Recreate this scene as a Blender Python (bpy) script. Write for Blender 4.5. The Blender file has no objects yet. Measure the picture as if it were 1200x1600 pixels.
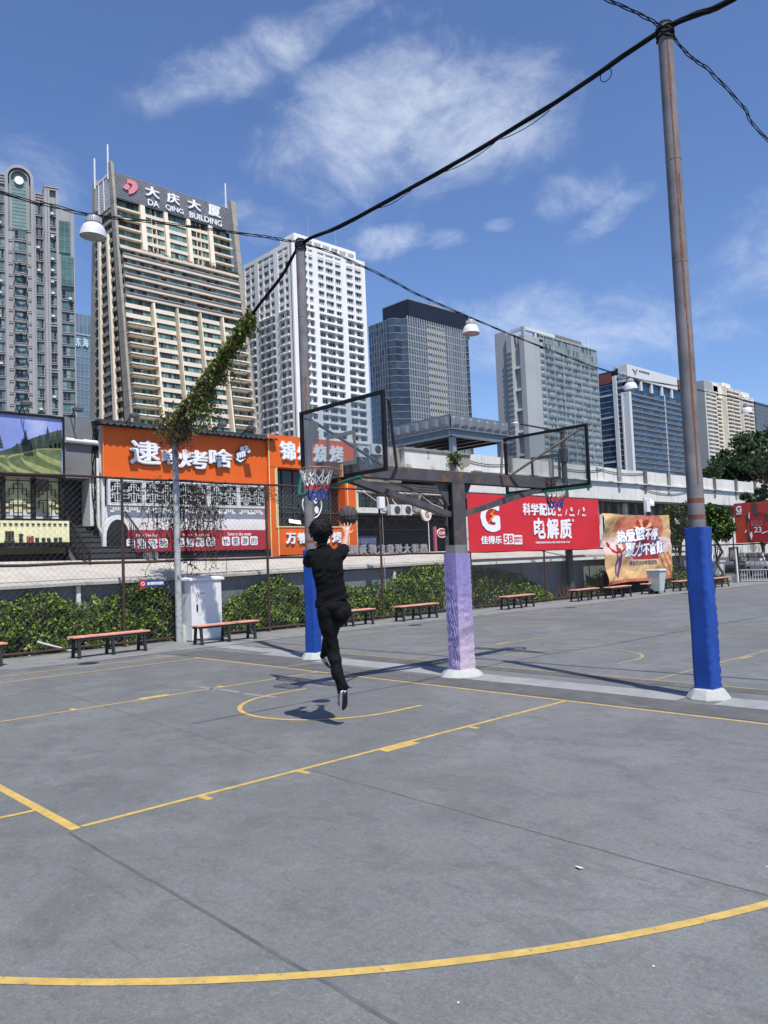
import bpy, math, random
import numpy as np
from mathutils import Vector, Matrix, noise as mnoise

sc = bpy.context.scene
COL = sc.collection
rnd = random.Random(7)
R = math.radians

# ------------------------------------------------------------------ camera
CF, CPITCH, CROLL, CYAW = 1231.087, 0.0653, -0.03964, -0.75506
CPOS = Vector((-8.01634, 8.18677, 1.74828))
_F = Vector((math.cos(CPITCH) * math.cos(CYAW), math.cos(CPITCH) * math.sin(CYAW), math.sin(CPITCH)))
_R0 = Vector((math.sin(CYAW), -math.cos(CYAW), 0))
_U0 = _R0.cross(_F)
_R = _R0 * math.cos(CROLL) + _U0 * math.sin(CROLL)
_U = _U0 * math.cos(CROLL) - _R0 * math.sin(CROLL)
cd = bpy.data.cameras.new("camera")
cam = bpy.data.objects.new("camera", cd)
COL.objects.link(cam)
cam.matrix_world = Matrix(((_R.x, _U.x, -_F.x, CPOS.x), (_R.y, _U.y, -_F.y, CPOS.y), (_R.z, _U.z, -_F.z, CPOS.z), (0, 0, 0, 1)))
cd.sensor_fit = 'VERTICAL'
cd.sensor_height = 32.0
cd.lens = CF / 1600 * 32.0
cd.clip_start = 0.05
cd.clip_end = 6000
sc.camera = cam

# ------------------------------------------------------------------ light
SUN_AZ, SUN_EL = R(160), R(62)
sd = bpy.data.lights.new("sun", 'SUN')
sd.energy = 4.8
sd.angle = R(0.53)
sd.color = (1.0, 0.955, 0.88)
sun = bpy.data.objects.new("sun", sd)
COL.objects.link(sun)
_s = Vector((math.cos(SUN_EL) * math.cos(SUN_AZ), math.cos(SUN_EL) * math.sin(SUN_AZ), math.sin(SUN_EL)))
sun.rotation_euler = _s.to_track_quat('Z', 'Y').to_euler()
sun.location = (0, 0, 60)
sc.view_settings.view_transform = 'Standard'
sc.view_settings.look = 'None'
sc.view_settings.exposure = 0.30
sc.view_settings.gamma = 1.0
sc.cycles.max_bounces = 6
sc.cycles.diffuse_bounces = 3
sc.cycles.glossy_bounces = 3
sc.cycles.transmission_bounces = 4
sc.cycles.transparent_max_bounces = 10


def ray(px, py):
    d = _F + _R * ((px - 600) / CF) - _U * ((py - 800) / CF)
    return d


def onX(px, py, X):
    d = ray(px, py)
    return CPOS + d * ((X - CPOS.x) / d.x)


def onY(px, py, Y):
    d = ray(px, py)
    return CPOS + d * ((Y - CPOS.y) / d.y)


def onZ(px, py, Z=0.0):
    d = ray(px, py)
    return CPOS + d * ((Z - CPOS.z) / d.z)


def at_depth(px, py, dep):
    return CPOS + ray(px, py) * dep


# ------------------------------------------------------------------ sky
world = bpy.data.worlds.new("World")
sc.world = world
world.use_nodes = True
wt = world.node_tree
wt.nodes.clear()


class NT:
    """tiny node helper: every call returns an output socket"""

    def __init__(self, t):
        self.t = t

    def new(self, kind, **kw):
        n = self.t.nodes.new(kind)
        for k, v in kw.items():
            setattr(n, k, v)
        return n

    def put(self, sock, v):
        if isinstance(v, bpy.types.NodeSocket):
            self.t.links.new(v, sock)
        elif v is not None:
            sock.default_value = v

    def math(self, op, a, b=None, clamp=False):
        n = self.new('ShaderNodeMath', operation=op, use_clamp=clamp)
        self.put(n.inputs[0], a)
        if b is not None:
            self.put(n.inputs[1], b)
        return n.outputs[0]

    def vec(self, op, a, b=None):
        n = self.new('ShaderNodeVectorMath', operation=op)
        self.put(n.inputs[0], a)
        if b is not None:
            self.put(n.inputs[1], b)
        return n.outputs['Value'] if op in ('DOT_PRODUCT', 'LENGTH') else n.outputs[0]

    def ramp(self, v, a, b, c=0.0, d=1.0, smooth=True):
        n = self.new('ShaderNodeMapRange')
        n.interpolation_type = 'SMOOTHSTEP' if smooth else 'LINEAR'
        self.put(n.inputs[0], v)
        for i, x in enumerate((a, b, c, d)):
            n.inputs[i + 1].default_value = x
        return n.outputs[0]

    def noise(self, vec, scale, detail=5, rough=0.55, dist=0.0, col=False):
        n = self.new('ShaderNodeTexNoise')
        self.put(n.inputs['Vector'], vec)
        n.inputs['Scale'].default_value = scale
        n.inputs['Detail'].default_value = detail
        n.inputs['Roughness'].default_value = rough
        n.inputs['Distortion'].default_value = dist
        return n.outputs[1 if col else 0]

    def mix(self, f, a, b, blend='MIX'):
        n = self.new('ShaderNodeMix', data_type='RGBA', blend_type=blend)
        self.put(n.inputs[0], f)
        for i, v in ((6, a), (7, b)):
            if not isinstance(v, bpy.types.NodeSocket):
                v = (*v[:3], 1.0)
            self.put(n.inputs[i], v)
        return n.outputs[2]

    def mapping(self, vec, scale=(1, 1, 1), loc=(0, 0, 0), rot=(0, 0, 0)):
        n = self.new('ShaderNodeMapping')
        self.put(n.inputs[0], vec)
        n.inputs[1].default_value = loc
        n.inputs[2].default_value = rot
        n.inputs[3].default_value = scale
        return n.outputs[0]


W = NT(wt)
sky = W.new('ShaderNodeTexSky', sky_type='NISHITA')
sky.sun_disc = False
sky.sun_elevation = SUN_EL
sky.sun_rotation = R(90) - SUN_AZ
sky.altitude = 0
sky.air_density = 1.0
sky.dust_density = 0.35
sky.ozone_density = 3.0
tc = W.new('ShaderNodeTexCoord').outputs['Generated']
SKY_STRENGTH = 0.110
# clouds: soft patches fixed to directions of the sky, broken up by noise
masks = None
CLOUDS = [  # centre px, half extent right, half extent up (radians), tilt, strength
    (645, 198, .175, .085, R(4), .84), (620, 135, .09, .05, R(10), .70), (560, 190, .08, .05, 0, .6), (820, 150, .060, .050, R(40), .45),
    (470, 60, .12, .024, R(32), .66), (400, 80, .06, .030, R(30), .66), (295, 125, .085, .030, R(20), .62), (430, 125, .04, .018, R(35), .40), (560, 262, .14, .028, R(-8), .55),
    (900, 515, .19, .050, R(-6), .72), (1000, 500, .12, .04, R(-10), .5), (830, 500, .09, .03, R(22), .45), (1030, 440, .07, .016, R(8), .4), (1150, 440, .07, .03, R(-10), .35),
    (905, 300, .06, .030, R(8), .50), (950, 335, .06, .018, R(28), .48), (600, 380, .06, .022, R(10), .66), (690, 372, .03, .014, 0, .5),
    (780, 350, .02, .009, 0, .45), (400, 350, .075, .026, R(-8), .42), (330, 300, .04, .03, R(-20), .3), (600, 40, .08, .02, R(10), .3), (520, 355, .06, .03, 0, .3),
    (-420, 300, .30, .10, R(10), .8), (-1100, 200, .4, .16, R(-5), .7), (1800, 250, .35, .10, R(-4), .8), (2500, 500, .4, .12, 0, .7)]
for (px, py, wa, wb, rot, st) in CLOUDS:
    c = ray(px, py).normalized()
    e1 = Vector((c.y, -c.x, 0)).normalized()
    e2 = e1.cross(c)
    a = (e1 * math.cos(rot) + e2 * math.sin(rot)) / wa
    b = (e2 * math.cos(rot) - e1 * math.sin(rot)) / wb
    rel = W.vec('SUBTRACT', tc, c)
    u = W.vec('DOT_PRODUCT', rel, a)
    v = W.vec('DOT_PRODUCT', rel, b)
    d2 = W.math('ADD', W.math('MULTIPLY', u, u), W.math('MULTIPLY', v, v))
    m = W.ramp(d2, 1.9, -0.15, 0.0, st)
    masks = m if masks is None else W.math('MAXIMUM', masks, m)
wv = W.mapping(tc, scale=(1, 1, 1.5), rot=(0, 0.25, 0))
n1 = W.noise(wv, 6.5, 10, 0.66, 0.5)
n2 = W.noise(wv, 19, 9, 0.66, 0.6)
nn = W.math('ADD', W.math('MULTIPLY', n1, 0.72), W.math('MULTIPLY', n2, 0.28))
dens = W.math('ADD', W.math('MULTIPLY', masks, 0.66), W.math('MULTIPLY', W.math('SUBTRACT', nn, 0.65), 1.5))
cl = W.ramp(dens, -0.10, 0.74, 0.0, 0.80)
thin = W.ramp(W.noise(wv, 3.2, 7, 0.6, 0.5), 0.50, 0.80, 0.0, 0.07)
cl = W.math('MAXIMUM', cl, thin)
skyc = W.mix(1.0, sky.outputs[0], (0.86, 0.95, 1.17), 'MULTIPLY')
cmix = W.mix(cl, skyc, (7.0, 7.5, 8.3))
bg = W.new('ShaderNodeBackground')
wt.links.new(cmix, bg.inputs[0])
bg.inputs[1].default_value = SKY_STRENGTH
wo = W.new('ShaderNodeOutputWorld')
wt.links.new(bg.outputs[0], wo.inputs[0])


# ------------------------------------------------------------------ materials
M = {}


def mat(name, col, rough=0.6, metal=0.0, var=0.12, scale=3.0, bump=0.0, bscale=40.0, col2=None, c2lo=0.55, c2hi=0.7, c2scale=2.0,
        streak=False, spec=0.5, alpha=None, stretch=(1, 1, 1), coat=0.0, trans=0.0, detail=5):
    m = bpy.data.materials.new(name)
    m.use_nodes = True
    t = m.node_tree
    n = NT(t)
    b = t.nodes['Principled BSDF']
    tcn = n.new('ShaderNodeTexCoord').outputs['Object']
    vv = n.mapping(tcn, scale=stretch) if stretch != (1, 1, 1) else tcn
    base = None
    if var > 0:
        f = n.noise(vv, scale, detail, 0.6)
        lo = tuple(c * (1 - var) for c in col)
        hi = tuple(min(1, c * (1 + var)) for c in col)
        base = n.mix(n.ramp(f, 0.3, 0.7, smooth=False), lo, hi)
    if col2 is not None:
        v2 = n.mapping(tcn, scale=(1, 1, 0.12)) if streak else vv
        f2 = n.noise(v2, c2scale, 6, 0.65, 0.3)
        base = n.mix(n.ramp(f2, c2lo, c2hi), base if base is not None else col, col2)
    if base is None:
        b.inputs['Base Color'].default_value = (*col, 1)
    else:
        t.links.new(base, b.inputs['Base Color'])
    b.inputs['Roughness'].default_value = rough
    b.inputs['Metallic'].default_value = metal
    b.inputs['Specular IOR Level'].default_value = spec
    if coat:
        b.inputs['Coat Weight'].default_value = coat
    if trans:
        b.inputs['Transmission Weight'].default_value = trans
    if alpha is not None:
        b.inputs['Alpha'].default_value = alpha
    if bump > 0:
        bn = n.new('ShaderNodeBump')
        bn.inputs['Strength'].default_value = bump
        bn.inputs['Distance'].default_value = 0.02
        t.links.new(n.noise(vv, bscale, 4, 0.6), bn.inputs['Height'])
        t.links.new(bn.outputs[0], b.inputs['Normal'])
    M[name] = m
    return m


# ------------------------------------------------------------------ mesh building
class Face:
    """a vertical wall plane: s runs along u, d stands out along n"""

    def __init__(s, O, u, n):
        s.O, s.u, s.n = Vector(O), Vector(u).normalized(), Vector(n).normalized()

    def pt(s, a, z, d=0.0):
        p = s.O + s.u * a + s.n * d
        return Vector((p.x, p.y, z))

    def px(s, x, y):
        d = ray(x, y)
        k = (s.O - CPOS).dot(s.n) / d.dot(s.n)
        p = CPOS + d * k
        return ((p - s.O).dot(s.u), p.z)


class MB:
    def __init__(s):
        s.v, s.f, s.m, s.xf = [], [], [], None

    def add(s, vs, fs, mi=0):
        o = len(s.v)
        if s.xf:
            vs = [s.xf(Vector(v)) for v in vs]
        s.v += [tuple(v) for v in vs]
        s.f += [tuple(i + o for i in f) for f in fs]
        s.m += [mi] * len(fs)

    BF = [(0, 3, 2, 1), (4, 5, 6, 7), (0, 1, 5, 4), (1, 2, 6, 5), (2, 3, 7, 6), (3, 0, 4, 7)]

    def box(s, x0, x1, y0, y1, z0, z1, mi=0):
        s.add([(x0, y0, z0), (x1, y0, z0), (x1, y1, z0), (x0, y1, z0), (x0, y0, z1), (x1, y0, z1), (x1, y1, z1), (x0, y1, z1)], s.BF, mi)

    def fbox(s, F, a0, a1, z0, z1, d0, d1, mi=0):
        P = F.pt
        vs = [P(a0, z0, d0), P(a1, z0, d0), P(a1, z0, d1), P(a0, z0, d1), P(a0, z1, d0), P(a1, z1, d0), P(a1, z1, d1), P(a0, z1, d1)]
        s.add(vs, s.BF if F.u.cross(F.n).z > 0 else [f[::-1] for f in s.BF], mi)

    def fquad(s, F, a0, a1, z0, z1, d, mi=0):
        P = F.pt
        s.add([P(a0, z0, d), P(a1, z0, d), P(a1, z1, d), P(a0, z1, d)], [(0, 1, 2, 3)], mi)

    def quad(s, a, b, c, d, mi=0):
        s.add([a, b, c, d], [(0, 1, 2, 3)], mi)

    def bar(s, a, b, w, h, mi=0, up=(0, 0, 1)):
        a, b = Vector(a), Vector(b)
        t = (b - a).normalized()
        up = Vector(up)
        if abs(t.dot(up)) > 0.98:
            up = Vector((1, 0, 0))
        x = t.cross(up).normalized() * (w / 2)
        y = x.cross(t).normalized() * (h / 2)
        s.add([a - x - y, a + x - y, a + x + y, a - x + y, b - x - y, b + x - y, b + x + y, b - x + y], s.BF, mi)

    def tube(s, pts, r, n=8, mi=0, caps=True, closed=False):
        pts = [Vector(p) for p in pts]
        N = len(pts)
        rs = r if isinstance(r, (list, tuple)) else [r] * N
        vs, fs = [], []
        pu = None
        for i, p in enumerate(pts):
            if closed:
                t = pts[(i + 1) % N] - pts[i - 1]
            else:
                t = pts[min(i + 1, N - 1)] - pts[max(i - 1, 0)]
            t = t.normalized() if t.length > 1e-9 else Vector((0, 0, 1))
            if pu is None:
                pu = Vector((0, 0, 1)) if abs(t.z) < 0.9 else Vector((1, 0, 0))
            x = t.cross(pu)
            x = x.normalized() if x.length > 1e-6 else t.orthogonal().normalized()
            y = x.cross(t).normalized()
            pu = y
            for k in range(n):
                a = 2 * math.pi * k / n
                vs.append(p + x * (math.cos(a) * rs[i]) + y * (math.sin(a) * rs[i]))
        for i in range(N if closed else N - 1):
            j = (i + 1) % N
            for k in range(n):
                k2 = (k + 1) % n
                fs.append((i * n + k, i * n + k2, j * n + k2, j * n + k))
        if caps and not closed:
            fs.append(tuple(range(n - 1, -1, -1)))
            fs.append(tuple((N - 1) * n + k for k in range(n)))
        s.add(vs, fs, mi)

    def lathe(s, prof, c=(0, 0, 0), n=24, mi=0, axis=None):
        c = Vector(c)
        vs, fs = [], []
        for (r, z) in prof:
            for k in range(n):
                a = 2 * math.pi * k / n
                v = Vector((r * math.cos(a), r * math.sin(a), z))
                if axis is not None:
                    v = axis @ v
                vs.append(c + v)
        for i in range(len(prof) - 1):
            for k in range(n):
                k2 = (k + 1) % n
                fs.append((i * n + k, i * n + k2, (i + 1) * n + k2, (i + 1) * n + k))
        fs.append(tuple(range(n - 1, -1, -1)))
        fs.append(tuple((len(prof) - 1) * n + k for k in range(n)))
        s.add(vs, fs, mi)

    def loft(s, rings, mi=0, caps=True):
        n = len(rings[0])
        vs = [v for r in rings for v in r]
        fs = []
        for i in range(len(rings) - 1):
            for k in range(n):
                k2 = (k + 1) % n
                fs.append((i * n + k, i * n + k2, (i + 1) * n + k2, (i + 1) * n + k))
        if caps:
            fs.append(tuple(range(n - 1, -1, -1)))
            fs.append(tuple((len(rings) - 1) * n + k for k in range(n)))
        s.add(vs, fs, mi)

    def prism(s, poly, thick, mi=0):
        """polygon of 3D points pushed along vector thick"""
        n = len(poly)
        t = Vector(thick)
        vs = [Vector(p) for p in poly] + [Vector(p) + t for p in poly]
        fs = [tuple(range(n - 1, -1, -1)), tuple(range(n, 2 * n))]
        fs += [(i, (i + 1) % n, (i + 1) % n + n, i + n) for i in range(n)]
        s.add(vs, fs, mi)

    def cyl(s, a, b, r, n=12, mi=0):
        s.tube([a, b], r, n, mi)


def obj(name, mb, mats, parent=None, smooth=False, bevel=0.0, fix=False):
    me = bpy.data.meshes.new(name)
    off = Vector(parent['_w']) if parent is not None and '_w' in parent else Vector((0, 0, 0))
    vs = mb.v if off.length < 1e-9 else [(v[0] - off.x, v[1] - off.y, v[2] - off.z) for v in mb.v]
    me.from_pydata(vs, [], mb.f)
    ms = mats if isinstance(mats, (list, tuple)) else [mats]
    for m in ms:
        me.materials.append(M[m] if isinstance(m, str) else m)
    if len(ms) > 1:
        me.polygons.foreach_set('material_index', mb.m)
    if smooth:
        me.polygons.foreach_set('use_smooth', [True] * len(me.polygons))
        if smooth != 'all':
            me.set_sharp_from_angle(angle=R(smooth if smooth is not True else 40))
    me.update()
    o = bpy.data.objects.new(name, me)
    COL.objects.link(o)
    if bevel:
        bm = o.modifiers.new('bevel', 'BEVEL')
        bm.width = bevel
        bm.segments = 2
        bm.limit_method = 'ANGLE'
    if parent is not None:
        o.parent = parent
        if '_w' in parent:
            o['_w'] = list(off)
    return o


def tag(o, label, cat, group=None, kind=None):
    o['label'] = label
    o['category'] = cat
    if group:
        o['group'] = group
    if kind:
        o['kind'] = kind
    return o


def thing(name, label, cat, loc=(0, 0, 0), group=None):
    """an Empty at the thing's base; its parts are given in world coordinates"""
    o = bpy.data.objects.new(name, None)
    o.empty_display_size = 0.2
    COL.objects.link(o)
    o.location = loc
    o['_w'] = list(loc)
    return tag(o, label, cat, group)


def struct(name, mb, mats, smooth=False):
    o = obj(name, mb, mats, None, smooth)
    o['kind'] = 'structure'
    return o


def copy_tree(o, parent=None):
    c = o.copy()
    COL.objects.link(c)
    if parent is not None:
        c.parent = parent
    for ch in list(o.children):
        copy_tree(ch, c)
    return c


def spread(parent, name, items, mats, smooth=False, most=100):
    """items: functions that add one piece to a builder; the first pieces become parts, the rest one mass"""
    for fn in items[:most]:
        b = MB()
        fn(b)
        obj(name, b, mats, parent, smooth)
    if len(items) > most:
        b = MB()
        for fn in items[most:]:
            fn(b)
        o = obj(name, b, mats, parent, smooth)
        o['kind'] = 'stuff'


# ------------------------------------------------------------------ lettering
_tc = {}


def glyphs(body, shear=0.0):
    key = (body, shear)
    if key not in _tc:
        c = bpy.data.curves.new('lettering', 'FONT')
        c.body = body
        c.shear = shear
        c.resolution_u = 3
        o = bpy.data.objects.new('lettering', c)
        me = bpy.data.meshes.new_from_object(o)
        vs = [tuple(v.co) for v in me.vertices]
        fs = [tuple(p.vertices) for p in me.polygons]
        bpy.data.objects.remove(o)
        bpy.data.curves.remove(c)
        bpy.data.meshes.remove(me)
        ec = {}
        for f in fs:
            for i in range(len(f)):
                e = (f[i], f[(i + 1) % len(f)])
                ec[e] = ec.get(e, 0) + 1
        rim = [e for e in ec if (e[1], e[0]) not in ec]
        xs = [v[0] for v in vs]
        ys = [v[1] for v in vs]
        _tc[key] = (vs, fs, rim, (min(xs), max(xs), min(ys), max(ys)))
    return _tc[key]


def write(mb, F, body, a0, a1, z0, z1, d0, d1, mi=0, bold=0.0, shear=0.0, slope=0.0, mirror=False):
    """solid letters filling the box a0..a1, z0..z1 of a wall plane"""
    vs, fs, rim, (x0, x1, y0, y1) = glyphs(body, shear)
    # heavier strokes: the glyph is struck several times, each a hair behind the last
    k_ = bold * 1.0
    hits = [(0, 0)] if bold <= 0 else [(0, 0), (1, 0), (-1, 0), (0, 1), (0, -1), (.7, .7), (-.7, .7), (.7, -.7), (-.7, -.7)]
    ks = (y1 - y0)
    cols = max(1, len(body))

    def P(v, d):
        k = (v[0] - x0) / (x1 - x0)
        if mirror:
            k = 1 - k
        a = a0 + ox_ + (a1 - a0 - 2 * mx) * k + mx
        z = z0 + oz_ + mz + (z1 - z0 - 2 * mz) * (v[1] - y0) / (y1 - y0) + slope * (a - a0)
        return F.pt(a, z, d)
    n = len(vs)
    mx, mz = (a1 - a0) / cols * k_, (z1 - z0) * k_
    for q, (hx, hz) in enumerate(hits):
        ox_, oz_ = hx * mx, hz * mz
        dq = d1 - (d1 - d0) * .035 * q
        allv = [P(v, dq) for v in vs] + [P(v, d0) for v in vs]
        ff = list(fs) + [(b, a, a + n, b + n) for (a, b) in rim]
        mb.add(allv, ff, mi)


# ------------------------------------------------------------------ leaves
def leaf_mesh(name, P, size, mats, parent=None, up=0.3, seed=0, weights=None, elong=1.7):
    """many small folded leaves at points P (n,3)"""
    g = np.random.default_rng(seed)
    n = len(P)
    nr = g.normal(size=(n, 3))
    nr[:, 2] += up * 2
    nr /= np.linalg.norm(nr, axis=1)[:, None]
    t = g.normal(size=(n, 3))
    t -= nr * (t * nr).sum(1)[:, None]
    t /= np.linalg.norm(t, axis=1)[:, None]
    b = np.cross(nr, t)
    L = size * g.uniform(0.45, 1.55, n)[:, None]
    Wd = L / elong
    off = np.array(parent['_w']) if parent is not None and '_w' in parent else np.zeros(3)
    P = P - off
    q = np.stack([P - t * L * .5, P + b * Wd * .5 + nr * L * .08, P + t * L * .5 - nr * L * .12, P - b * Wd * .5 + nr * L * .08], 1).reshape(-1, 3)
    me = bpy.data.meshes.new(name)
    me.vertices.add(4 * n)
    me.vertices.foreach_set('co', q.astype(np.float32).ravel())
    me.loops.add(4 * n)
    me.loops.foreach_set('vertex_index', np.arange(4 * n, dtype=np.int32))
    me.polygons.add(n)
    me.polygons.foreach_set('loop_start', np.arange(0, 4 * n, 4, dtype=np.int32))
    me.polygons.foreach_set('loop_total', np.full(n, 4, dtype=np.int32))
    for m in mats:
        me.materials.append(M[m])
    w = np.array(weights if weights is not None else [1] * len(mats), float)
    me.polygons.foreach_set('material_index', g.choice(len(mats), n, p=w / w.sum()).astype(np.int32))
    me.update(calc_edges=True)
    me.validate()
    o = bpy.data.objects.new(name, me)
    COL.objects.link(o)
    if parent is not None:
        o.parent = parent
    return o

# ================================================================== MATERIALS IN USE
def court_material():
    m = bpy.data.materials.new('court_paint')
    m.use_nodes = True
    t = m.node_tree
    n = NT(t)
    b = t.nodes['Principled BSDF']
    o = n.new('ShaderNodeTexCoord').outputs['Object']
    base = n.mix(n.ramp(n.noise(o, 0.16, 4, 0.55), .35, .65), (0.128, 0.132, 0.133), (0.161, 0.166, 0.166))
    f = n.noise(o, 0.75, 7, .66, .4)
    base = n.mix(n.ramp(f, .47, .64, 0, .50), base, (0.210, 0.215, 0.216))
    f = n.noise(n.mapping(o, loc=(7, 3, 0)), 1.15, 8, .68, .5)
    base = n.mix(n.ramp(f, .48, .62, 0, .48), base, (0.092, 0.097, 0.097))
    f = n.noise(n.mapping(o, scale=(1.0, 1.7, 1), rot=(0, 0, .8)), 3.6, 9, .74, .6)
    base = n.mix(n.ramp(f, .50, .64, 0, .48), base, (0.088, 0.092, 0.093))
    f = n.noise(n.mapping(o, scale=(1.6, .8, 1), rot=(0, 0, .3)), 8, 8, .75, .4)
    base = n.mix(n.ramp(f, .52, .68, 0, .55), base, (0.204, 0.209, 0.210))
    f = n.noise(n.mapping(o, scale=(.22, 3.2, 1), rot=(0, 0, 1.1)), 2.2, 9, .8, 1.4)
    base = n.mix(n.ramp(f, .60, .68, 0, .6), base, (0.078, 0.081, 0.082))
    f = n.noise(n.mapping(o, scale=(3.0, .25, 1), rot=(0, 0, .35)), 2.6, 9, .8, 1.4)
    base = n.mix(n.ramp(f, .62, .70, 0, .5), base, (0.082, 0.086, 0.087))
    f = n.noise(o, 26, 8, .85)
    base = n.mix(n.ramp(f, .46, .62, 0, .50, smooth=False), base, (0.084, 0.088, 0.089))
    f = n.noise(o, 70, 4, .8)
    base = n.mix(n.ramp(f, .48, .62, 0, .50, smooth=False), base, (0.082, 0.086, 0.087))
    f = n.noise(n.mapping(o, loc=(3, 9, 0)), 42, 5, .8)
    base = n.mix(n.ramp(f, .55, .68, 0, .6, smooth=False), base, (0.248, 0.255, 0.256))
    vor = n.new('ShaderNodeTexVoronoi')
    n.put(vor.inputs['Vector'], o)
    vor.inputs['Scale'].default_value = 1.3
    spot = n.ramp(vor.outputs['Distance'], .03, .012, 0, .6)
    base = n.mix(spot, base, (.05, .05, .055))
    t.links.new(base, b.inputs['Base Color'])
    r = n.noise(o, 3.0, 6, .7)
    t.links.new(n.ramp(r, .3, .7, .58, .82), b.inputs['Roughness'])
    b.inputs['Specular IOR Level'].default_value = .35
    bn = n.new('ShaderNodeBump')
    bn.inputs['Strength'].default_value = .35
    bn.inputs['Distance'].default_value = .004
    t.links.new(n.noise(o, 120, 4, .7), bn.inputs['Height'])
    t.links.new(bn.outputs[0], b.inputs['Normal'])
    M['court'] = m


court_material()
mat('asphalt', (.060, .060, .062), .9, var=.3, scale=.6)
mat('dark_edge', (.084, .086, .083), .8, var=.22, scale=2.4, col2=(.125, .128, .136), c2lo=.5, c2hi=.75, c2scale=3.5, bump=.2, bscale=90)
mat('concrete_strip', (.24, .243, .247), .8, var=.14, scale=3, col2=(.2, .205, .22), c2lo=.52, c2hi=.7, c2scale=2.2, bump=.15, bscale=80)
mat('edge_concrete', (.185, .188, .184), .8, var=.14, scale=1.5, col2=(.115, .12, .128), c2lo=.50, c2hi=.70, c2scale=2.0, bump=.2, bscale=80)
mat('yellow_line', (.46, .315, .085), .7, var=.2, scale=9, col2=(.20, .17, .115), c2lo=.56, c2hi=.70, c2scale=17, detail=8)
mat('yellow_faint', (.33, .245, .10), .7, var=.2, scale=9, col2=(.21, .19, .15), c2lo=.45, c2hi=.68, c2scale=6)
mat('white_faint', (.20, .205, .21), .8, var=.2, scale=6)
mat('joint', (.082, .086, .089), .9, var=.3, scale=4)
mat('white_paint', (.72, .72, .70), .55, var=.06, scale=3, col2=(.42, .41, .38), c2lo=.60, c2hi=.80, c2scale=3, streak=True)
mat('footing', (.38, .395, .375), .8, var=.12, scale=8, col2=(.33, .36, .35), c2lo=.5, c2hi=.72, c2scale=7, bump=.35, bscale=25)
mat('steel_pole', (.175, .165, .172), .75, .0, var=.3, scale=3, spec=.3, col2=(.125, .075, .055), c2lo=.54, c2hi=.68, c2scale=5, streak=True, bump=.08, bscale=30)
mat('rust', (.17, .062, .034), .85, var=.35, scale=14, bump=.2, bscale=60)
mat('rust_dark', (.055, .026, .022), .8, var=.35, scale=9, col2=(.022, .016, .016), c2lo=.45, c2hi=.65, c2scale=6)
mat('beam_steel', (.070, .066, .074), .65, var=.25, scale=4, spec=.3, col2=(.17, .095, .052), c2lo=.50, c2hi=.68, c2scale=2.6, bump=.1, bscale=30)
mat('black_steel', (.010, .0098, .0105), .6, spec=.22, var=.3, scale=8, col2=(.06, .045, .04), c2lo=.6, c2hi=.75, c2scale=6)
mat('rim_paint', (.34, .13, .075), .6, var=.25, scale=12, col2=(.12, .06, .045), c2lo=.5, c2hi=.65, c2scale=14)
mat('bracket', (.62, .36, .22), .6, var=.2, scale=8)
mat('green_pad', (.02, .145, .105), .55, var=.25, scale=6, col2=(.03, .05, .045), c2lo=.55, c2hi=.7, c2scale=5)
mat('net_white', (.62, .60, .56), .9, var=.2, scale=20)
mat('net_red', (.40, .05, .06), .9, var=.3, scale=30)
mat('net_blue', (.05, .07, .26), .9, var=.3, scale=30)
mat('grey_mark', (.20, .20, .20), .6, var=.12, scale=6)
mat('blue_vinyl', (.004, .050, .285), .42, var=.12, scale=4, bump=.12, bscale=9)
mat('blue_vinyl_dark', (.006, .04, .30), .42, var=.1, scale=4, bump=.1, bscale=9)
mat('cable', (.006, .006, .0065), .7, spec=.2, var=.3, scale=10)
mat('lamp_white', (.62, .63, .63), .35, var=.08, scale=5, col2=(.40, .40, .38), c2lo=.6, c2hi=.8, c2scale=4)
mat('lamp_metal', (.40, .41, .41), .45, .3, var=.1, scale=6)
mat('lamp_glass', (.30, .31, .31), .2, var=0)
mat('bench_seat', (.60, .26, .185), .65, var=.14, scale=7, col2=(.68, .40, .31), c2lo=.5, c2hi=.72, c2scale=5)
mat('bench_frame', (.026, .028, .033), .6, spec=.3, var=.25, scale=8)
mat('galv', (.36, .38, .385), .5, .35, var=.16, scale=5)
mat('wire_mesh', (.11, .10, .092), .6, var=.3, scale=3)
mat('leaf_a', (.125, .190, .030), .55, var=.35, scale=1.5, spec=.2)
mat('leaf_b', (.045, .088, .017), .55, var=.35, scale=1.5, spec=.2)
mat('leaf_c', (.215, .275, .056), .55, var=.35, scale=1.5, spec=.2)
mat('leaf_dry', (.125, .072, .045), .8, var=.4, scale=4)
mat('leaf_dry2', (.050, .032, .024), .8, var=.4, scale=4)
mat('leaf_olive', (.165, .165, .048), .6, spec=.2, var=.3, scale=3)
mat('tree_a', (.026, .055, .016), .5, var=.35, scale=.7)
mat('tree_b', (.014, .032, .011), .5, var=.35, scale=.7)
mat('tree_c', (.052, .088, .022), .5, var=.3, scale=.7)
mat('bark', (.085, .066, .050), .9, var=.3, scale=6, bump=.5, bscale=30)
mat('bark_dark', (.035, .028, .024), .9, var=.3, scale=6, bump=.5, bscale=30)


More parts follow.
